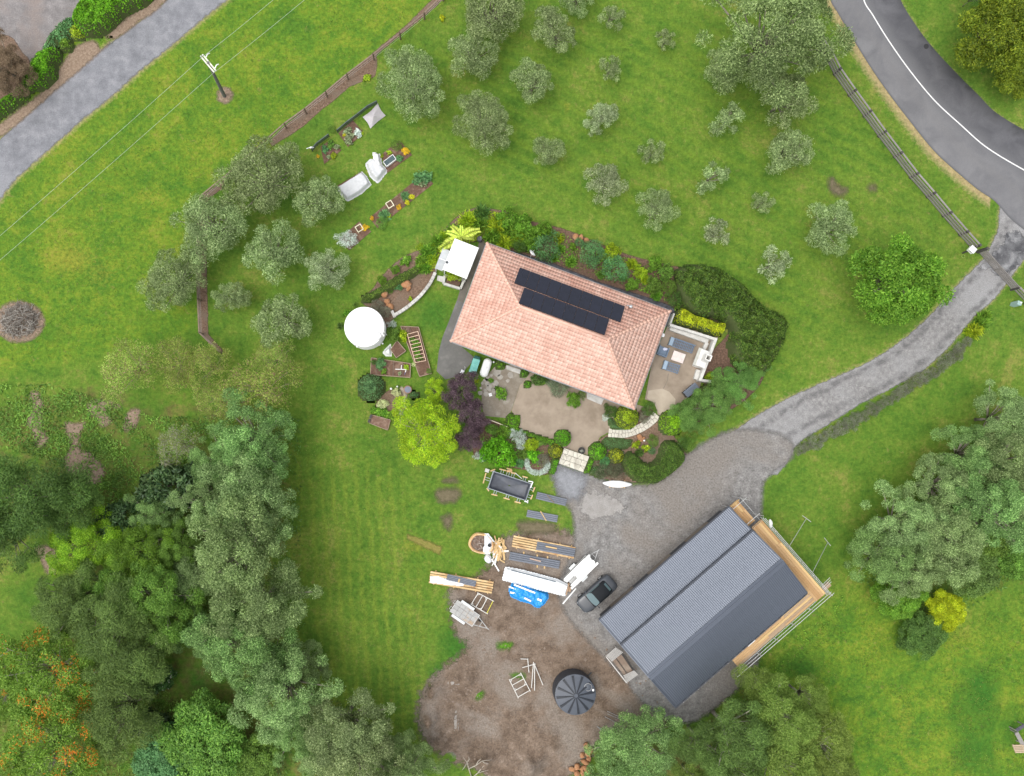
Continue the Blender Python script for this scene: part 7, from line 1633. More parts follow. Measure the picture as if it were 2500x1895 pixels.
for x, y, r, m, h, lb in [(820, 700, 78, L_box, 1.35, 'bright green clipped ball at the top of the steps, terrace side'), (1130, 820, 82, L_box, 1.35, 'bright green clipped ball at the top of the steps, garden side'), (380, 555, 46, L_box, .95, 'small clipped ball rising from the square hedge end'), (755, 815, 66, L_olv, 1.0, 'mustard-green clipped ball beside the steps on the flower bed side'), (1297, 860, 72, L_olv, 1.0, 'mustard-green clipped bush beside the U-shaped hedge'), (1800, 560, 118, leaf_mat('vivid_leaf', (.085, .200, .006), (.280, .440, .018), (.165, .310, .010)), 1.7, 'vivid green round bush at the end of the flagstone path'), (1392, 515, 112, L_ylg, 1.3, 'yellow-green round bush under the house corner'), (505, 220, 36, L_box, .6, 'small clipped ball on the terrace near the eave'), (475, 120, 40, L_box, .6, 'small clipped ball half under the eave'), (262, 45, 46, L_box, .6, 'clipped ball beside the gas tank')]:
    hedge(disc(cJ, x, y, r), h, .10 if r > 60 else .08, m, lb, 'bush', 'clipped_ball', edge=r / 3.69 / 24 * .98, dens=330, lumps=.03, smooth_poly=False)
for cs, m, h, lb in ((((1170, 730), (1230, 690), (1330, 700), (1430, 715), (1445, 745), (1400, 790), (1290, 805), (1210, 790)), L_conf, .4, 'smooth blue-green cushion plant below the flagstone path'), (((1225, 540), (1260, 515), (1300, 560), (1380, 600), (1470, 590), (1440, 620), (1350, 630), (1260, 615)), L_conf, .4, 'smooth blue-green cushion plant above the flagstone path'), (((1080, 960), (1180, 970), (1200, 1040), (1170, 1060), (1070, 1020)), L_conf, .35, 'dull blue-green cushion plant beside the drive')):
    hedge(pts(cJ, *cs), h, .06, m, lb, 'cushion plant', 'cushion_plant', edge=.4, dens=480, lumps=.03)
hedge(pts(cG, (950, 770), (1010, 800), (880, 900), (700, 1010), (560, 1080), (460, 1150), (370, 1130), (380, 1080), (520, 1010), (680, 900), (830, 820)), .8, .10, leaf_mat('low_hedge_leaf', (.045, .085, .012), (.150, .210, .035), (.085, .140, .020)), 'low dark green hedge running down to the white tank', edge=.35, dens=280, lumps=.08)
hedge(disc(cI, 382, 648, 146), 1.7, .12, leaf_mat('grey_conifer_leaf', (.050, .125, .045), (.150, .270, .115), (.090, .190, .072)), 'grey-green round conifer beside the long raised bed', 'bush', 'round_conifer', edge=1.35, dens=260, lumps=.10, smooth_poly=False)
hedge(disc(cI, 843, 726, 52, ry=36), .6, .06, L_conf, 'small smooth blue-green ball beside the golden tree', 'bush', 'clipped_ball', edge=.4, dens=600, lumps=.02, smooth_poly=False)
# hedge across the gravel track
hedge(pts(cA, (590, 0), (700, -60), (960, -60), (980, 0), (900, 60), (800, 110), (720, 190), (600, 245), (520, 215), (490, 150), (520, 80)), 1.9, .18, L_box, 'big bright green hedge clump beside the gravel track', edge=1.0, dens=130, lumps=.2)
hedge(pts(cA, (300, 340), (390, 325), (395, 380), (365, 440), (370, 500), (290, 570), (200, 590), (170, 640), (90, 700), (0, 760), (-80, 790), (-80, 700), (40, 650), (130, 590), (200, 480), (240, 390)), 1.5, .18, L_box, 'long dark green hedge beside the gravel track', edge=.9, dens=130, lumps=.2)
hedge(disc(cA, 430, 300, 42), .8, .14, L_br, 'small bright bush between the two hedge clumps', 'bush', 'small_bush', edge=.5, dens=200, lumps=.1)
hedge(pts(cA, (500, 130), (430, 120), (340, 200), (280, 300), (300, 330), (400, 290), (480, 230)), .5, .2, L_conf, 'low rough ground cover behind the hedge clumps', 'ground cover', 'ground_cover', edge=.6, dens=90, lumps=.1)
hedge(disc(cA, 500, 215, 50), .7, .14, L_ylg, 'yellow-green bush at the edge of the big hedge clump', 'bush', 'small_bush', edge=.5, dens=200, lumps=.1)
tree(cA, 30, 430, 170, 'wood', leaf_mat('brown_leaf', (.085, .055, .035), (.200, .140, .095), (.135, .090, .060)), 'brown-leaved tree behind the dark hedge', None, M_bark, 'brown_tree', .7)

# ---------------------------------------------------------------- shrubs, kinds built once and copied
def shrub_mesh(kind, seed):
    rng = np.random.default_rng(seed)
    if kind == 'spiky':
        n = 330; th = rng.random(n) * 6.283; el = rng.uniform(.15, 1.35, n); d = np.stack([np.cos(th) * np.cos(el), np.sin(th) * np.cos(el), np.sin(el)], 1)
        pos = d * rng.uniform(.35, .85, n)[:, None] * np.array([1, 1, .8]); up = np.cross(d, np.cross(np.array([0, 0, 1.0]), d))
        return leaves_mesh('foliage', pos, up, .55, rng, 6.5, rng.random(n), .25, d)
    if kind == 'clumpy':
        m, *_ = crown(seed, 1.0, .5, .5, 22, 1700, .15, clr=.34, elong=1.7, low=-.5, lobes=.15); return m
    if kind == 'fine':
        m, *_ = crown(seed, 1.0, .45, .45, 20, 2400, .11, clr=.36, elong=3.0, low=-.5, lobes=.1); return m
    if kind == 'broadleaf':
        m, *_ = crown(seed, 1.0, .4, .35, 12, 260, .38, clr=.4, elong=1.5, low=-.2, lobes=.2); return m
SH = {k: [shrub_mesh(k, 40 + i * 3) for i in range(3)] for k in ('spiky', 'clumpy', 'fine', 'broadleaf')}
def shrub(f, x, y, r, kind, m, label, group=None, name='shrub', cat='shrub', hs=1.0, z=0.0):
    if 'flower' in m.name or 'marigold' in m.name: r *= .7
    a = f(x, y, .4 + z); s = abs(f(x + r, y, .4).x - a.x)
    s *= 1.12; o = inst(name, rv.choice(SH[kind]), None, (a.x, a.y, z), rv.random() * 6.283, (s, s * rv.uniform(.85, 1.1), s * hs * rv.uniform(.85, 1.15)), m)
    return tag(o, label, cat, group)
# back border
G1 = 'shrubs of the back border'
for x, y, r, k, m, w in [(260, 250, 52, 'clumpy', L_br, 'bright green'), (50, 300, 66, 'spiky', L_ylg, 'yellow'), (-40, 250, 60, 'spiky', L_br, 'green'), (140, 300, 60, 'spiky', L_br, 'green'), (360, 320, 50, 'spiky', L_ylg, 'yellow'), (255, 400, 100, 'fine', L_conf, 'grey'), (470, 385, 28, 'clumpy', L_br, 'bright green'), (520, 350, 36, 'fine', L_conf, 'grey'), (455, 500, 52, 'spiky', L_br, 'green'), (615, 455, 100, 'fine', L_conf, 'grey'), (760, 430, 62, 'clumpy', L_ylg, 'yellow'), (785, 565, 100, 'fine', L_conf, 'grey'), (930, 520, 54, 'spiky', L_ylg, 'yellow'), (985, 590, 50, 'clumpy', L_ylg, 'yellow'), (1100, 525, 54, 'clumpy', L_br, 'bright green'), (925, 680, 46, 'clumpy', L_br, 'bright green'), (1180, 595, 60, 'clumpy', L_mid, 'mid green'), (1085, 690, 60, 'clumpy', L_mid, 'mid green'), (1120, 760, 50, 'spiky', L_br, 'green'), (1200, 700, 62, 'fine', L_mid, 'mid green'), (1240, 800, 62, 'fine', L_dk, 'dark'), (1030, 640, 40, 'spiky', L_ylg, 'yellow'), (860, 620, 40, 'spiky', L_br, 'green'), (690, 600, 40, 'spiky', L_mid, 'green'), (60, 390, 50, 'fine', L_dk, 'dark'), (150, 370, 46, 'clumpy', L_br, 'bright green'), (380, 400, 44, 'spiky', L_br, 'green'), (330, 470, 40, 'spiky', L_br, 'green'), (-60, 340, 60, 'spiky', L_ylg, 'yellow'), (-130, 320, 56, 'spiky', L_br, 'green')]:
    w2 = {'bright green': 'rounded bright green shrub', 'yellow': 'yellow-green tufted shrub', 'green': 'green strap-leaved clump', 'grey': 'large grey-green rounded bush', 'mid green': 'mid-green leafy shrub', 'dark': 'dark green fine-leaved bush'}[w]
    shrub(cH, x, y, r, k, m, w2 + ' in the border behind the pink-roofed house', w2 + 's of the back border', hs=1.2)
for x, y, r, k, m, w in [(1240, 1355, 66, 'spiky', L_dk, 'dark green tufted shrub'), (1150, 1400, 62, 'spiky', L_ylg, 'yellow-green tufted shrub'), (1400, 1390, 60, 'clumpy', L_br, 'rounded bright green shrub'), (1330, 1440, 70, 'spiky', L_ylg, 'yellow-green tufted shrub'), (1230, 1430, 60, 'spiky', L_br, 'green strap-leaved clump'), (1300, 1500, 66, 'spiky', L_br, 'green strap-leaved clump'), (1420, 1480, 66, 'spiky', L_br, 'green strap-leaved clump'), (1060, 1470, 56, 'spiky', L_br, 'green strap-leaved clump'), (1380, 1540, 60, 'spiky', L_ylg, 'yellow-green tufted shrub'), (1480, 1540, 56, 'spiky', L_br, 'green strap-leaved clump'), (960, 1540, 60, 'spiky', L_br, 'green strap-leaved clump'), (900, 1600, 60, 'spiky', L_br, 'green strap-leaved clump'), (1500, 1440, 60, 'clumpy', L_br, 'rounded bright green shrub'), (1580, 1500, 60, 'clumpy', L_br, 'rounded bright green shrub')]:
    shrub(cB, x, y, r, k, m, w + ' in the border around the tree fern', w + 's around the tree fern', hs=1.2)
for x, y, r, k, m, w in [(1090, 590, 80, 'spiky', L_br, 'green strap-leaved clump'), (1010, 690, 76, 'spiky', L_br, 'green strap-leaved clump'), (1130, 670, 76, 'spiky', L_ylg, 'yellow-green strap-leaved clump'), (1060, 770, 70, 'spiky', L_br, 'green strap-leaved clump'), (980, 780, 60, 'spiky', L_br, 'green strap-leaved clump'), (1140, 540, 60, 'spiky', L_ylg, 'yellow-green strap-leaved clump'), (1200, 480, 60, 'spiky', L_br, 'green strap-leaved clump'), (1250, 420, 60, 'spiky', L_ylg, 'yellow-green strap-leaved clump')]:
    shrub(cG, x, y, r, k, m, w + ' beside the white-roofed shelter', w + 's beside the shelter', hs=1.2)
for x, y, r, k, m, lb in [(725, 790, 48, 'clumpy', L_br, 'bright green round shrub at the outer edge of the mulched bed'), (585, 900, 48, 'clumpy', L_br, 'bright green round shrub nearer the white tank in the mulched bed'), (840, 690, 50, 'broadleaf', L_br, 'loose leafy plant at the lawn edge of the mulched bed'), (1000, 540, 40, 'fine', L_ylg, 'pale feathery plant at the lawn edge of the border'), (772, 970, 38, 'clumpy', L_conf, 'small blue-green shrub inside the mulched bed'), (680, 1015, 28, 'fine', L_mid, 'small upright plant beside the orange boulders'), (890, 1100, 22, 'broadleaf', L_ylg, 'lime seedling beside the curved block wall'), (530, 1180, 70, 'fine', leaf_mat('grey_brown_leaf', (.10, .10, .07), (.24, .23, .17)), 'grey-brown shrub at the rim of the white tank'), (620, 1240, 60, 'fine', leaf_mat('grey_brown_leaf', (.1, .1, .07), (.24, .23, .17)), 'grey-brown shrub at the end of the block wall'), (205, 1255, 34, 'broadleaf', L_br, 'lime leafy plant peeping from behind the white tank'), (130, 1390, 40, 'spiky', L_dk, 'dark spiky plant behind the white tank'), (690, 1380, 44, 'fine', L_silv, 'silver-grey plant between the white tank and the lawn'), (820, 1500, 56, 'broadleaf', L_ylg, 'lime leafy plant beside the timber cloche'), (700, 1480, 70, 'clumpy', L_mid, 'green leafy plant in front of the white tank'), (850, 1440, 44, 'fine', leaf_mat('pinkish_leaf', (.2, .13, .1), (.42, .32, .26)), 'pinkish twiggy plant at the top of the tall raised bed'), (1360, 840, 70, 'clumpy', L_ylg, 'yellow-green plant spilling over the concrete planter'), (300, 1160, 36, 'spiky', L_mid, 'small tufted plant above the white tank')]:
    shrub(cG, x, y, r, k, m, lb, None, hs=1.0, z=.36 if 'planter' in lb else 0)
# front flower beds
for x, y, r, k, m, lb in [(260, 830, 125, 'clumpy', L_box, 'big vivid green bush in the front flower bed'), (150, 830, 70, 'clumpy', L_box, 'vivid green bush leaning on the big one'), (290, 640, 60, 'clumpy', L_br, 'fresh green bush at the top of the flower bed'), (430, 690, 60, 'fine', L_silv, 'silver-blue bush in the front flower bed'), (370, 650, 44, 'fine', L_silv, 'smaller silver-blue bush next to the low box hedge'), (450, 760, 44, 'fine', L_silv, 'silver-blue plant lower in the flower bed'), (540, 760, 62, 'clumpy', L_ylg, 'lime bush in the front flower bed'), (560, 860, 54, 'broadleaf', L_box, 'leafy green plant below the lime bush'), (470, 850, 50, 'spiky', L_mid, 'tufted plant in the middle of the flower bed'), (430, 925, 40, 'clumpy', L_conf, 'blue-green plant at the lawn edge of the flower bed'), (350, 910, 28, 'broadleaf', leaf_mat('cream_flower', (.55, .58, .30), (.80, .80, .60)), 'cream flower head at the lawn edge'), (640, 900, 56, 'fine', leaf_mat('grey_brown_leaf', (.1, .1, .07), (.24, .23, .17)), 'brownish low plant inside the silver ring'), (190, 620, 50, 'clumpy', L_mid, 'dull green bush by the purple tree'), (620, 730, 40, 'clumpy', L_mid, 'small green bush against the low box hedge'), (60, 860, 34, 'fine', L_silv, 'pale silver plant at the corner of the flower bed'), (110, 880, 34, 'fine', L_silv, 'pale silver plant under the vivid bush'),
    (1420, 440, 50, 'fine', L_mid, 'fine green shrub against the house corner'), (1250, 460, 56, 'clumpy', L_dk, 'dark shrub under the front eave'), (1215, 510, 34, 'fine', L_silv, 'grey shrub at the terrace edge'), (1600, 440, 60, 'fine', L_dk, 'dark feathery shrub at the patio corner'), (1560, 510, 50, 'fine', leaf_mat('grey_brown_leaf', (.1, .1, .07), (.24, .23, .17)), 'greyish shrub beside the flagstone path'), (1640, 720, 50, 'fine', L_mid, 'upright green plant among the orange boulders'), (1490, 760, 34, 'broadleaf', L_ylg, 'lime plant below the orange boulders'), (1580, 790, 34, 'broadleaf', L_ylg, 'yellow-green leafy plant above the U-shaped hedge'), (1625, 810, 38, 'fine', L_conf, 'blue-green tuft inside the U-shaped hedge'), (1520, 830, 46, 'spiky', L_dk, 'dark tuft inside the U-shaped hedge'), (1205, 920, 44, 'clumpy', L_conf, 'green shrub between the ball and the mustard bush'), (1280, 980, 70, 'fine', leaf_mat('heath_leaf', (.06, .075, .04), (.17, .18, .11)), 'dull heathy shrub beside the drive'), (1320, 1040, 50, 'fine', leaf_mat('heath_brown', (.12, .09, .06), (.28, .22, .17)), 'brownish heathy shrub behind the white wrapped pack'), (1180, 1000, 60, 'fine', leaf_mat('heath_leaf', (.06, .075, .04), (.17, .18, .11)), 'dull heathy shrub next to the cushion plant'), (2150, 145, 38, 'clumpy', L_ylg, 'lime shrub outside the patio wall end'), (1960, 760, 60, 'fine', L_mid, 'ragged green shrub at the drive bend'), (1900, 740, 60, 'fine', L_dk, 'dark green shrub under the feathery trees'), (1980, 700, 60, 'fine', L_mid, 'green shrub below the feathery trees'),
    (610, 165, 54, 'clumpy', L_dk, 'dark bush under the eave on the terrace'), (800, 230, 84, 'fine', leaf_mat('grey_sage', (.09, .12, .07), (.22, .27, .17)), 'grey-green feathery bush under the eave'), (740, 210, 60, 'fine', MATS['grey_sage'], 'grey-green tuft beside the feathery bush'), (920, 360, 66, 'clumpy', L_br, 'fresh green bush on the terrace below the eave'), (640, 190, 36, 'clumpy', L_br, 'bright sprig in front of the dark bush'), (1000, 310, 36, 'fine', L_mid, 'small green plant beside the doorstep'), (265, 300, 48, 'broadleaf', L_br, 'lone leafy plant on the mossy paving'), (180, 180, 24, 'clumpy', L_br, 'moss-green tuft between the flagstones'), (50, 180, 22, 'clumpy', L_ylg, 'lime tuft beside the purple tree')]:
    shrub(cJ, x, y, r, k, m, lb)
for a in np.linspace(.1, 3.3, 11):
    shrub(cJ, 600 + 95 * math.cos(a), 925 + 90 * math.sin(a), 26, 'fine', L_silv, 'white-leaved tuft in the ring edging the flower bed', 'white-leaved ring of the flower bed')
# vegetables
for f, lst in ((y4, [(930, 800, 60, 'clumpy', leaf_mat('marigold', (.3, .35, .02), (.75, .6, .03)), 'yellow-flowered plant in the pale leafy bed'), (1000, 720, 80, 'broadleaf', L_olp, 'pale broad-leaved vegetable in the bed behind the screen'), (1060, 830, 80, 'broadleaf', L_olp, 'pale broad-leaved vegetable in the bed behind the screen'), (1030, 950, 80, 'broadleaf', L_olp, 'pale broad-leaved vegetable in the bed behind the screen'), (1240, 770, 80, 'broadleaf', L_silv, 'whitish cabbage-like plant alone in its bed corner'), (1335, 770, 36, 'broadleaf', L_gold, 'small orange flower in the corner of the pale leafy bed'), (490, 1140, 80, 'broadleaf', L_conf, 'blue-green leafy vegetable in the small end bed'), (620, 1030, 80, 'broadleaf', L_mid, 'green leafy vegetable in the small end bed'), (750, 1090, 60, 'broadleaf', L_olp, 'pale leafy vegetable in the small end bed'), (320, 1290, 50, 'clumpy', leaf_mat('orange_flower', (.35, .3, .02), (.85, .40, .03)), 'orange flowers at the corner of the small end bed'), (690, 1280, 60, 'broadleaf', L_ylg, 'lime leaves in the small end bed'), (570, 1310, 46, 'broadleaf', L_olp, 'withered pale leaves in the small end bed'), (1790, 1285, 38, 'broadleaf', L_ylg, 'yellow leafy plant beside the bunched netting'), (1950, 1205, 50, 'broadleaf', L_ylg, 'yellow leafy plant at the top of the cold frame bed'), (640, 690, 90, 'fine', L_mid, 'dark tuft of long grass in the gap of the mesh screen')]),
               (cB, [(755, 955, 34, 'clumpy', leaf_mat('orange_flower', (.35, .3, .02), (.85, .40, .03)), 'orange flowers at the end of the cold frame bed'), (700, 920, 36, 'fine', L_mid, 'feathery green plant in the cold frame bed'), (712, 1003, 20, 'broadleaf', L_conf, 'blue-green seedling beside the cold frame'), (840, 1125, 36, 'broadleaf', L_conf, 'blue-green cabbage at the end of the longest bed'), (890, 1125, 34, 'broadleaf', L_conf, 'second blue-green cabbage at the end of the longest bed'), (860, 1160, 24, 'broadleaf', L_olp, 'pale seedling below the cabbages'), (792, 1245, 22, 'clumpy', MATS['marigold'], 'yellow flowers midway along the longest bed'), (765, 1282, 22, 'clumpy', MATS['marigold'], 'orange-yellow flowers midway along the longest bed'), (750, 1240, 34, 'spiky', L_conf, 'blue-green leek tuft in the longest bed'), (710, 1310, 22, 'clumpy', MATS['orange_flower'], 'orange flowers beside the wooden frame of the longest bed'), (620, 1365, 44, 'spiky', L_conf, 'dark blue-green leek tuft near the end of the longest bed'), (605, 1410, 36, 'fine', L_mid, 'feathery green plant near the end of the longest bed'), (540, 1382, 20, 'clumpy', MATS['orange_flower'], 'orange flowers at the last corner of the longest bed'), (645, 1372, 14, 'broadleaf', L_yel, 'small pale yellow bloom in the longest bed'), (380, 1525, 52, 'fine', L_silv, 'blue-grey rounded bush in the short bed'), (495, 1440, 28, 'clumpy', MATS['orange_flower'], 'orange flowers beside the wooden frame of the short bed'), (510, 488, 20, 'broadleaf', L_ylg, 'lime seedling on the wide end of the bark strip'), (987, 105, 18, 'broadleaf', L_yel, 'yellow seedling on the orchard grass')]),
               (cI, [(830, 130, 34, 'broadleaf', L_mid, 'leafy vegetable at the top of the cloche'), (870, 160, 34, 'broadleaf', L_br, 'leafy vegetable high inside the cloche'), (850, 215, 34, 'broadleaf', L_mid, 'leafy vegetable in the middle of the cloche'), (880, 270, 34, 'broadleaf', L_br, 'leafy vegetable low inside the cloche'), (890, 325, 34, 'broadleaf', L_mid, 'leafy vegetable at the foot of the cloche'), (1000, 465, 30, 'fine', L_mid, 'feathery plant in the corner of the tall raised bed'), (480, 390, 62, 'clumpy', L_conf, 'blue-green plant spreading over the long raised bed'), (515, 470, 30, 'broadleaf', L_br, 'bright leafy plant in the long raised bed'), (760, 420, 28, 'broadleaf', L_ylg, 'lime plant at the end of the long raised bed'), (470, 335, 26, 'broadleaf', L_br, 'green tuft behind the long raised bed'), (405, 370, 30, 'broadleaf', L_dk, 'dark plant in the end box of the long raised bed'), (685, 490, 20, 'broadleaf', L_olp, 'pale seedling in the divided bed'), (645, 700, 48, 'clumpy', leaf_mat('variegated', (.3, .34, .14), (.62, .64, .38)), 'variegated cream shrub above the mulched bed'), (505, 820, 52, 'clumpy', MATS['variegated'], 'variegated shrub beside the round conifer'), (835, 395, 24, 'fine', MATS['variegated'], 'pale tuft between the two raised beds')] + [(420 + i * 50, 890 + i * 18, 44, 'broadleaf', L_br, 'bright green leafy plant in the row above the mulch bed') for i in range(5)])):
    for x, y, r, k, m, lb in lst: shrub(f, x, y, r, k, m, lb, 'vegetables and flowers' if lb.count('vegetable in the bed') or 'row above' in lb else None, hs=.7, z=.28 if ('raised' in lb or 'cloche' in lb or 'divided' in lb) else .04)
# lavender along the drive
lv = smooth_line(pts(cF, (1835, 850), (1760, 930), (1670, 1010), (1580, 1070), (1480, 1130), (1350, 1215), (1230, 1290), (1100, 1365), (960, 1440), (860, 1500), (770, 1545)), 8); tot = sum((lv[i + 1] - lv[i]).length for i in range(len(lv) - 1))
for s in np.arange(.3, tot, .92):
    p, n_ = along(lv, s); sc_ = rv.uniform(.55, .85)
    o = inst('lavender_bush', rv.choice(SH['fine']), None, (p.x + rv.gauss(0, .08), p.y + rv.gauss(0, .08), 0), rv.random() * 6, (sc_, sc_, sc_ * .9), L_lav)
    tag(o, 'low grey-green lavender bush in the row edging the gravel driveway', 'lavender', 'lavender row along the driveway')
for x, y, r, m, lb in [(1930, 740, 62, L_br, 'bright green strap-leaved clump at the top of the lavender row'), (1890, 790, 56, L_ylg, 'yellow-green strap-leaved clump at the top of the lavender row'), (1960, 700, 46, L_br, 'green strap-leaved clump nearest the driveway gate'), (1850, 800, 34, L_ylg, 'pale tuft on the gravel edge')]:
    shrub(cF, x, y, r, 'spiky', m, lb, hs=1.2)
# tree fern
c = cG(1440, 440, 1.7); tf = thing('tree_fern', 'tree fern with arching yellow-green fronds above the white shelter', 'tree fern', (c.x, c.y, 0)); MB().path([(0, 0, 0), (.03, .02, 1.3), (0, 0, 1.75)], [.16, .13, .1], 10).build('trunk', mat('fern_trunk', (.07, .05, .035), (.04, .03, .02), 8, .95, .5), tf)
for i, (x, y) in enumerate(((1345, 330), (1620, 370), (1400, 560), (1230, 560), (1300, 390), (1530, 350), (1560, 450), (1330, 480), (1440, 330))):
    e = cG(x, y, 1.7) - c; l = e.length * 1.12; ang = math.atan2(e.y, e.x); rng = np.random.default_rng(i); n = 26; pos = []; tan = []
    ca, sa = math.cos(ang), math.sin(ang); rib_ = []
    for k in range(n):
        u_ = (k + 1) / n; z = 1.75 + .55 * l * math.sin(u_ * 2.3) * .55 - .25 * u_ * u_ * l; rib_.append((ca * l * u_, sa * l * u_, z)); wd = .36 * l * math.sin(min(1, u_ * 1.25) * 2.6) ** .8 * .62 + .03
        for s in (-1, 1): pos.append((ca * l * u_ - sa * s * wd * .5, sa * l * u_ + ca * s * wd * .5, z - .03)); tan.append((-sa * s + .5 * ca, ca * s + .5 * sa, -.1, wd))
    pos = np.array(pos); tan = np.array(tan); m_ = leaves_mesh('frond', pos, np.tile([0, 0, 1.0], (len(pos), 1)), .01, rng, 4, None, .0)
    co = []; 
    for p_, t_ in zip(pos, tan):
        T = np.array(t_[:3]); T /= np.linalg.norm(T); B = np.array([-T[1], T[0], 0]); w = t_[3]
        co += [p_ - T * w * .55, p_ + B * .045, p_ + T * w * .55, p_ - B * .045]
    fr_ = inst('frond', fast_mesh('frond', np.array(co), np.arange(len(co)).reshape(-1, 4), {'lc': ('FACE', rng.random(len(pos))), 'cl': ('FACE', np.full(len(pos), rng.random()))}, L_fern), tf)
    MB().path([(0, 0, 1.72)] + rib_[::4] + [rib_[-1]], .014, 5).build('midrib', L_fern if False else mat('fern_rib', (.30, .34, .06)), fr_)
c = cG(1640, 450, .7); t = thing('garden_urn', 'dark round pot at the corner of the house border', 'pot', (c.x, c.y, 0)); MB().lathe([(.18, 0), (.3, .25), (.28, .5), (.2, .6), (.24, .66), (.2, .64), (0, .55)], 20, (0, 0, 0), False).build('pot', mat('glazed_pot', (.12, .11, .14), rough=.25), t, True)
# woodland floor: ferns and seedlings nobody could count
def cover(name, poly, n, m, label, size=.3, seed=0, h=.35, elong=3.0):
    rng = np.random.default_rng(seed); xs = [p.x for p in poly]; ys = [p.y for p in poly]
    X = rng.uniform(min(xs), max(xs), n); Y = rng.uniform(min(ys), max(ys), n); k = inside(X, Y, poly); k &= rng.random(n) < np.clip(.55 + .6 * np.sin(X * .9 + 2 * np.sin(Y * .7)) * np.sin(Y * .8 + 1.5 * np.sin(X * .6)), .06, 1)
    X, Y = X[k], Y[k]; pos = np.stack([X, Y, rng.uniform(.04, h, len(X)) * (.6 + .4 * np.sin(X * 1.7) * np.sin(Y * 1.9))], 1); pos[:, 2] = np.maximum(pos[:, 2], .03)
    me = leaves_mesh(name, pos, np.tile([0, 0, 1.0], (len(X), 1)), size, rng, elong, (np.sin(X) * np.sin(Y) * .5 + .5), .6); me.materials.append(m)
    return tag(inst(name, me), label, 'undergrowth', None, 'stuff')
cover('undergrowth', pts(D, (-20, 830), (120, 830), (330, 900), (470, 900), (430, 1010), (330, 1000), (260, 1120), (120, 1000), (-20, 960)), 26000, L_mid, 'ferns and weeds covering the woodland slope', .30, 1)
cover('undergrowth', pts(D, (420, 880), (650, 900), (660, 1450), (850, 1600), (850, 1700), (500, 1700), (640, 1560), (430, 1350), (440, 1000)), 14000, L_dk, 'dark undergrowth beneath the grey-green belt', .3, 2)
cover('undergrowth', pts(D, (-20, 1380), (120, 1380), (300, 1480), (400, 1500), (400, 1700), (-20, 1700)), 12000, L_mid, 'undergrowth beneath the orange-flowering trees', .3, 3)
cover('undergrowth', pts(D, (1840, 1250), (1990, 1080), (2230, 870), (2260, 1220), (2060, 1330), (1930, 1330)), 9000, L_dk, 'undergrowth of the wood below the driveway', .3, 4)
cover('undergrowth', pts(D, (1470, 1590), (1600, 1480), (1680, 1460), (1800, 1600), (1820, 1700), (1300, 1700)), 7000, L_dk, 'undergrowth beneath the pine-like grove', .3, 5)
cover('border_planting', pts(cH, (-160, 180), (0, 190), (300, 260), (420, 300), (600, 400), (900, 480), (1240, 560), (1240, 830), (1080, 760), (700, 640), (300, 490), (0, 400), (-150, 360)), 17000, L_br, 'low mixed planting filling the border behind the house', .2, 7, .4, 2.2)
cover('border_planting', pts(cG, (1580, 150), (1400, 240), (1180, 470), (1020, 610), (960, 800), (1130, 810), (1300, 560), (1640, 470), (1830, 470), (1980, 220), (1780, 160)), 14000, L_ylg, 'low lime planting filling the border round the tree fern', .22, 8, .5, 3.5)
cover('border_planting', pts(cJ, (60, 600), (170, 560), (340, 620), (700, 720), (760, 800), (690, 960), (560, 960), (300, 930), (120, 870)), 5000, L_mid, 'low green planting filling the front flower bed', .16, 9, .3, 2)
cover('border_planting', pts(cJ, (1080, 880), (1300, 800), (1420, 840), (1380, 1000), (1450, 1070), (1200, 1050), (1070, 1010)), 2600, MATS['heath_leaf'], 'low heathy planting beside the U-shaped hedge', .14, 10, .3, 2)
cover('weeds', pts(D, (1590, 1450), (1700, 1390), (1800, 1300), (1830, 1270), (1810, 1330), (1720, 1420), (1640, 1480)), 2200, L_br, 'weeds growing under the outer edge of the scaffolding', .22, 6)

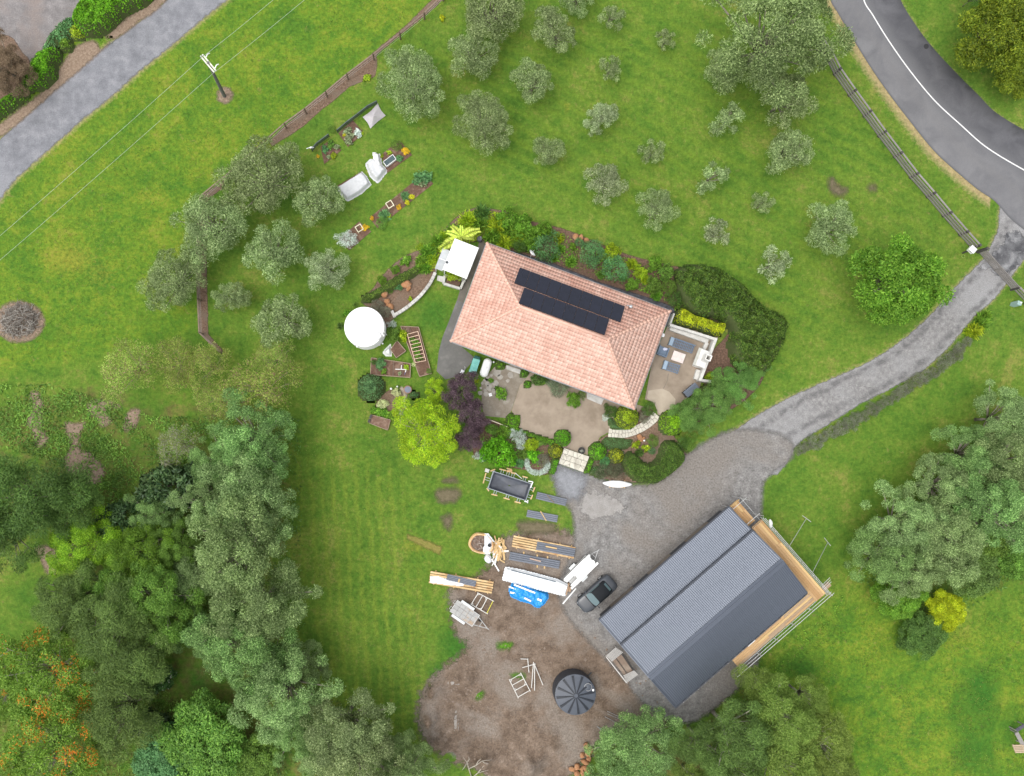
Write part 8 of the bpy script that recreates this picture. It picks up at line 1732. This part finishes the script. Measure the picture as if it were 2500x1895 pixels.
# clods and stones scattered over the dirt yard and mound
def clods(n, seed):
    rng = np.random.default_rng(seed); dp = smooth_line(DIRT, 4, True); xs = [p.x for p in dp]; ys = [p.y for p in dp]
    X = rng.uniform(min(xs), max(xs), n); Y = rng.uniform(min(ys), max(ys), n); S = sdf(X, Y, dp); k = (S > .3) & ((X < P(1200, 0).x) | (rng.random(n) < .25)) & (Y < P(0, 1520).y); X, Y, S = X[k], Y[k], S[k]
    Z = mound(X, Y, S); sz = rng.gamma(2.2, .028, len(X)); o = np.array([[1, 0, 0], [0, 1, 0], [-1, 0, 0], [0, -1, 0], [0, 0, .8]])
    co = (o[None] * (sz[:, None, None] * rng.uniform(.6, 1.3, (len(X), 5, 1))) + np.stack([X, Y, Z + .01], 1)[:, None]).reshape(-1, 3)
    t = np.array([[0, 1, 4], [1, 2, 4], [2, 3, 4], [3, 0, 4]]); q = (t[None] + 5 * np.arange(len(X))[:, None, None]).reshape(-1, 3)
    me = fast_mesh('clods', co, q, None, mat('clod', (.165, .122, .092), (.26, .205, .165), 1.5, .95)); return tag(inst('clods', me), 'loose clods and stones scattered over the dirt mound', 'clods', None, 'stuff')
clods(9000, 3)

# coarse tufts standing out of the mown grass
L_tuft = leaf_mat('grass_tuft', (.045, .115, .014), (.150, .225, .028), (.085, .165, .018), (.24, .23, .06), .10, .2, bright=1.0)
cover('grass_tufts', pts(D, (-20, 480), (480, 30), (620, -20), (940, -20), (590, 300), (430, 430), (425, 720), (-20, 800)), 42000, L_tuft, 'coarse grass tufts of the paddock round the power pole', .13, 21, .07, 3)
cover('grass_tufts', pts(D, (1660, 1440), (1840, 1300), (2100, 1340), (2260, 1240), (2260, 1700), (1800, 1700)), 30000, L_tuft, 'coarse grass tufts of the paddock below the scaffolding', .14, 22, .08, 3)
cover('grass_tufts', pts(D, (980, 0), (1780, 0), (2100, 540), (1700, 800), (1460, 580), (1100, 440), (860, 330), (820, 130)), 42000, L_tuft, 'coarse grass tufts among the olive trees', .12, 23, .06, 3)
cover('grass_tufts', pts(D, (660, 640), (740, 600), (860, 950), (900, 1180), (930, 1330), (880, 1640), (660, 1300)), 24000, L_tuft, 'coarse grass tufts on the lawn beside the woodland', .12, 24, .06, 3)
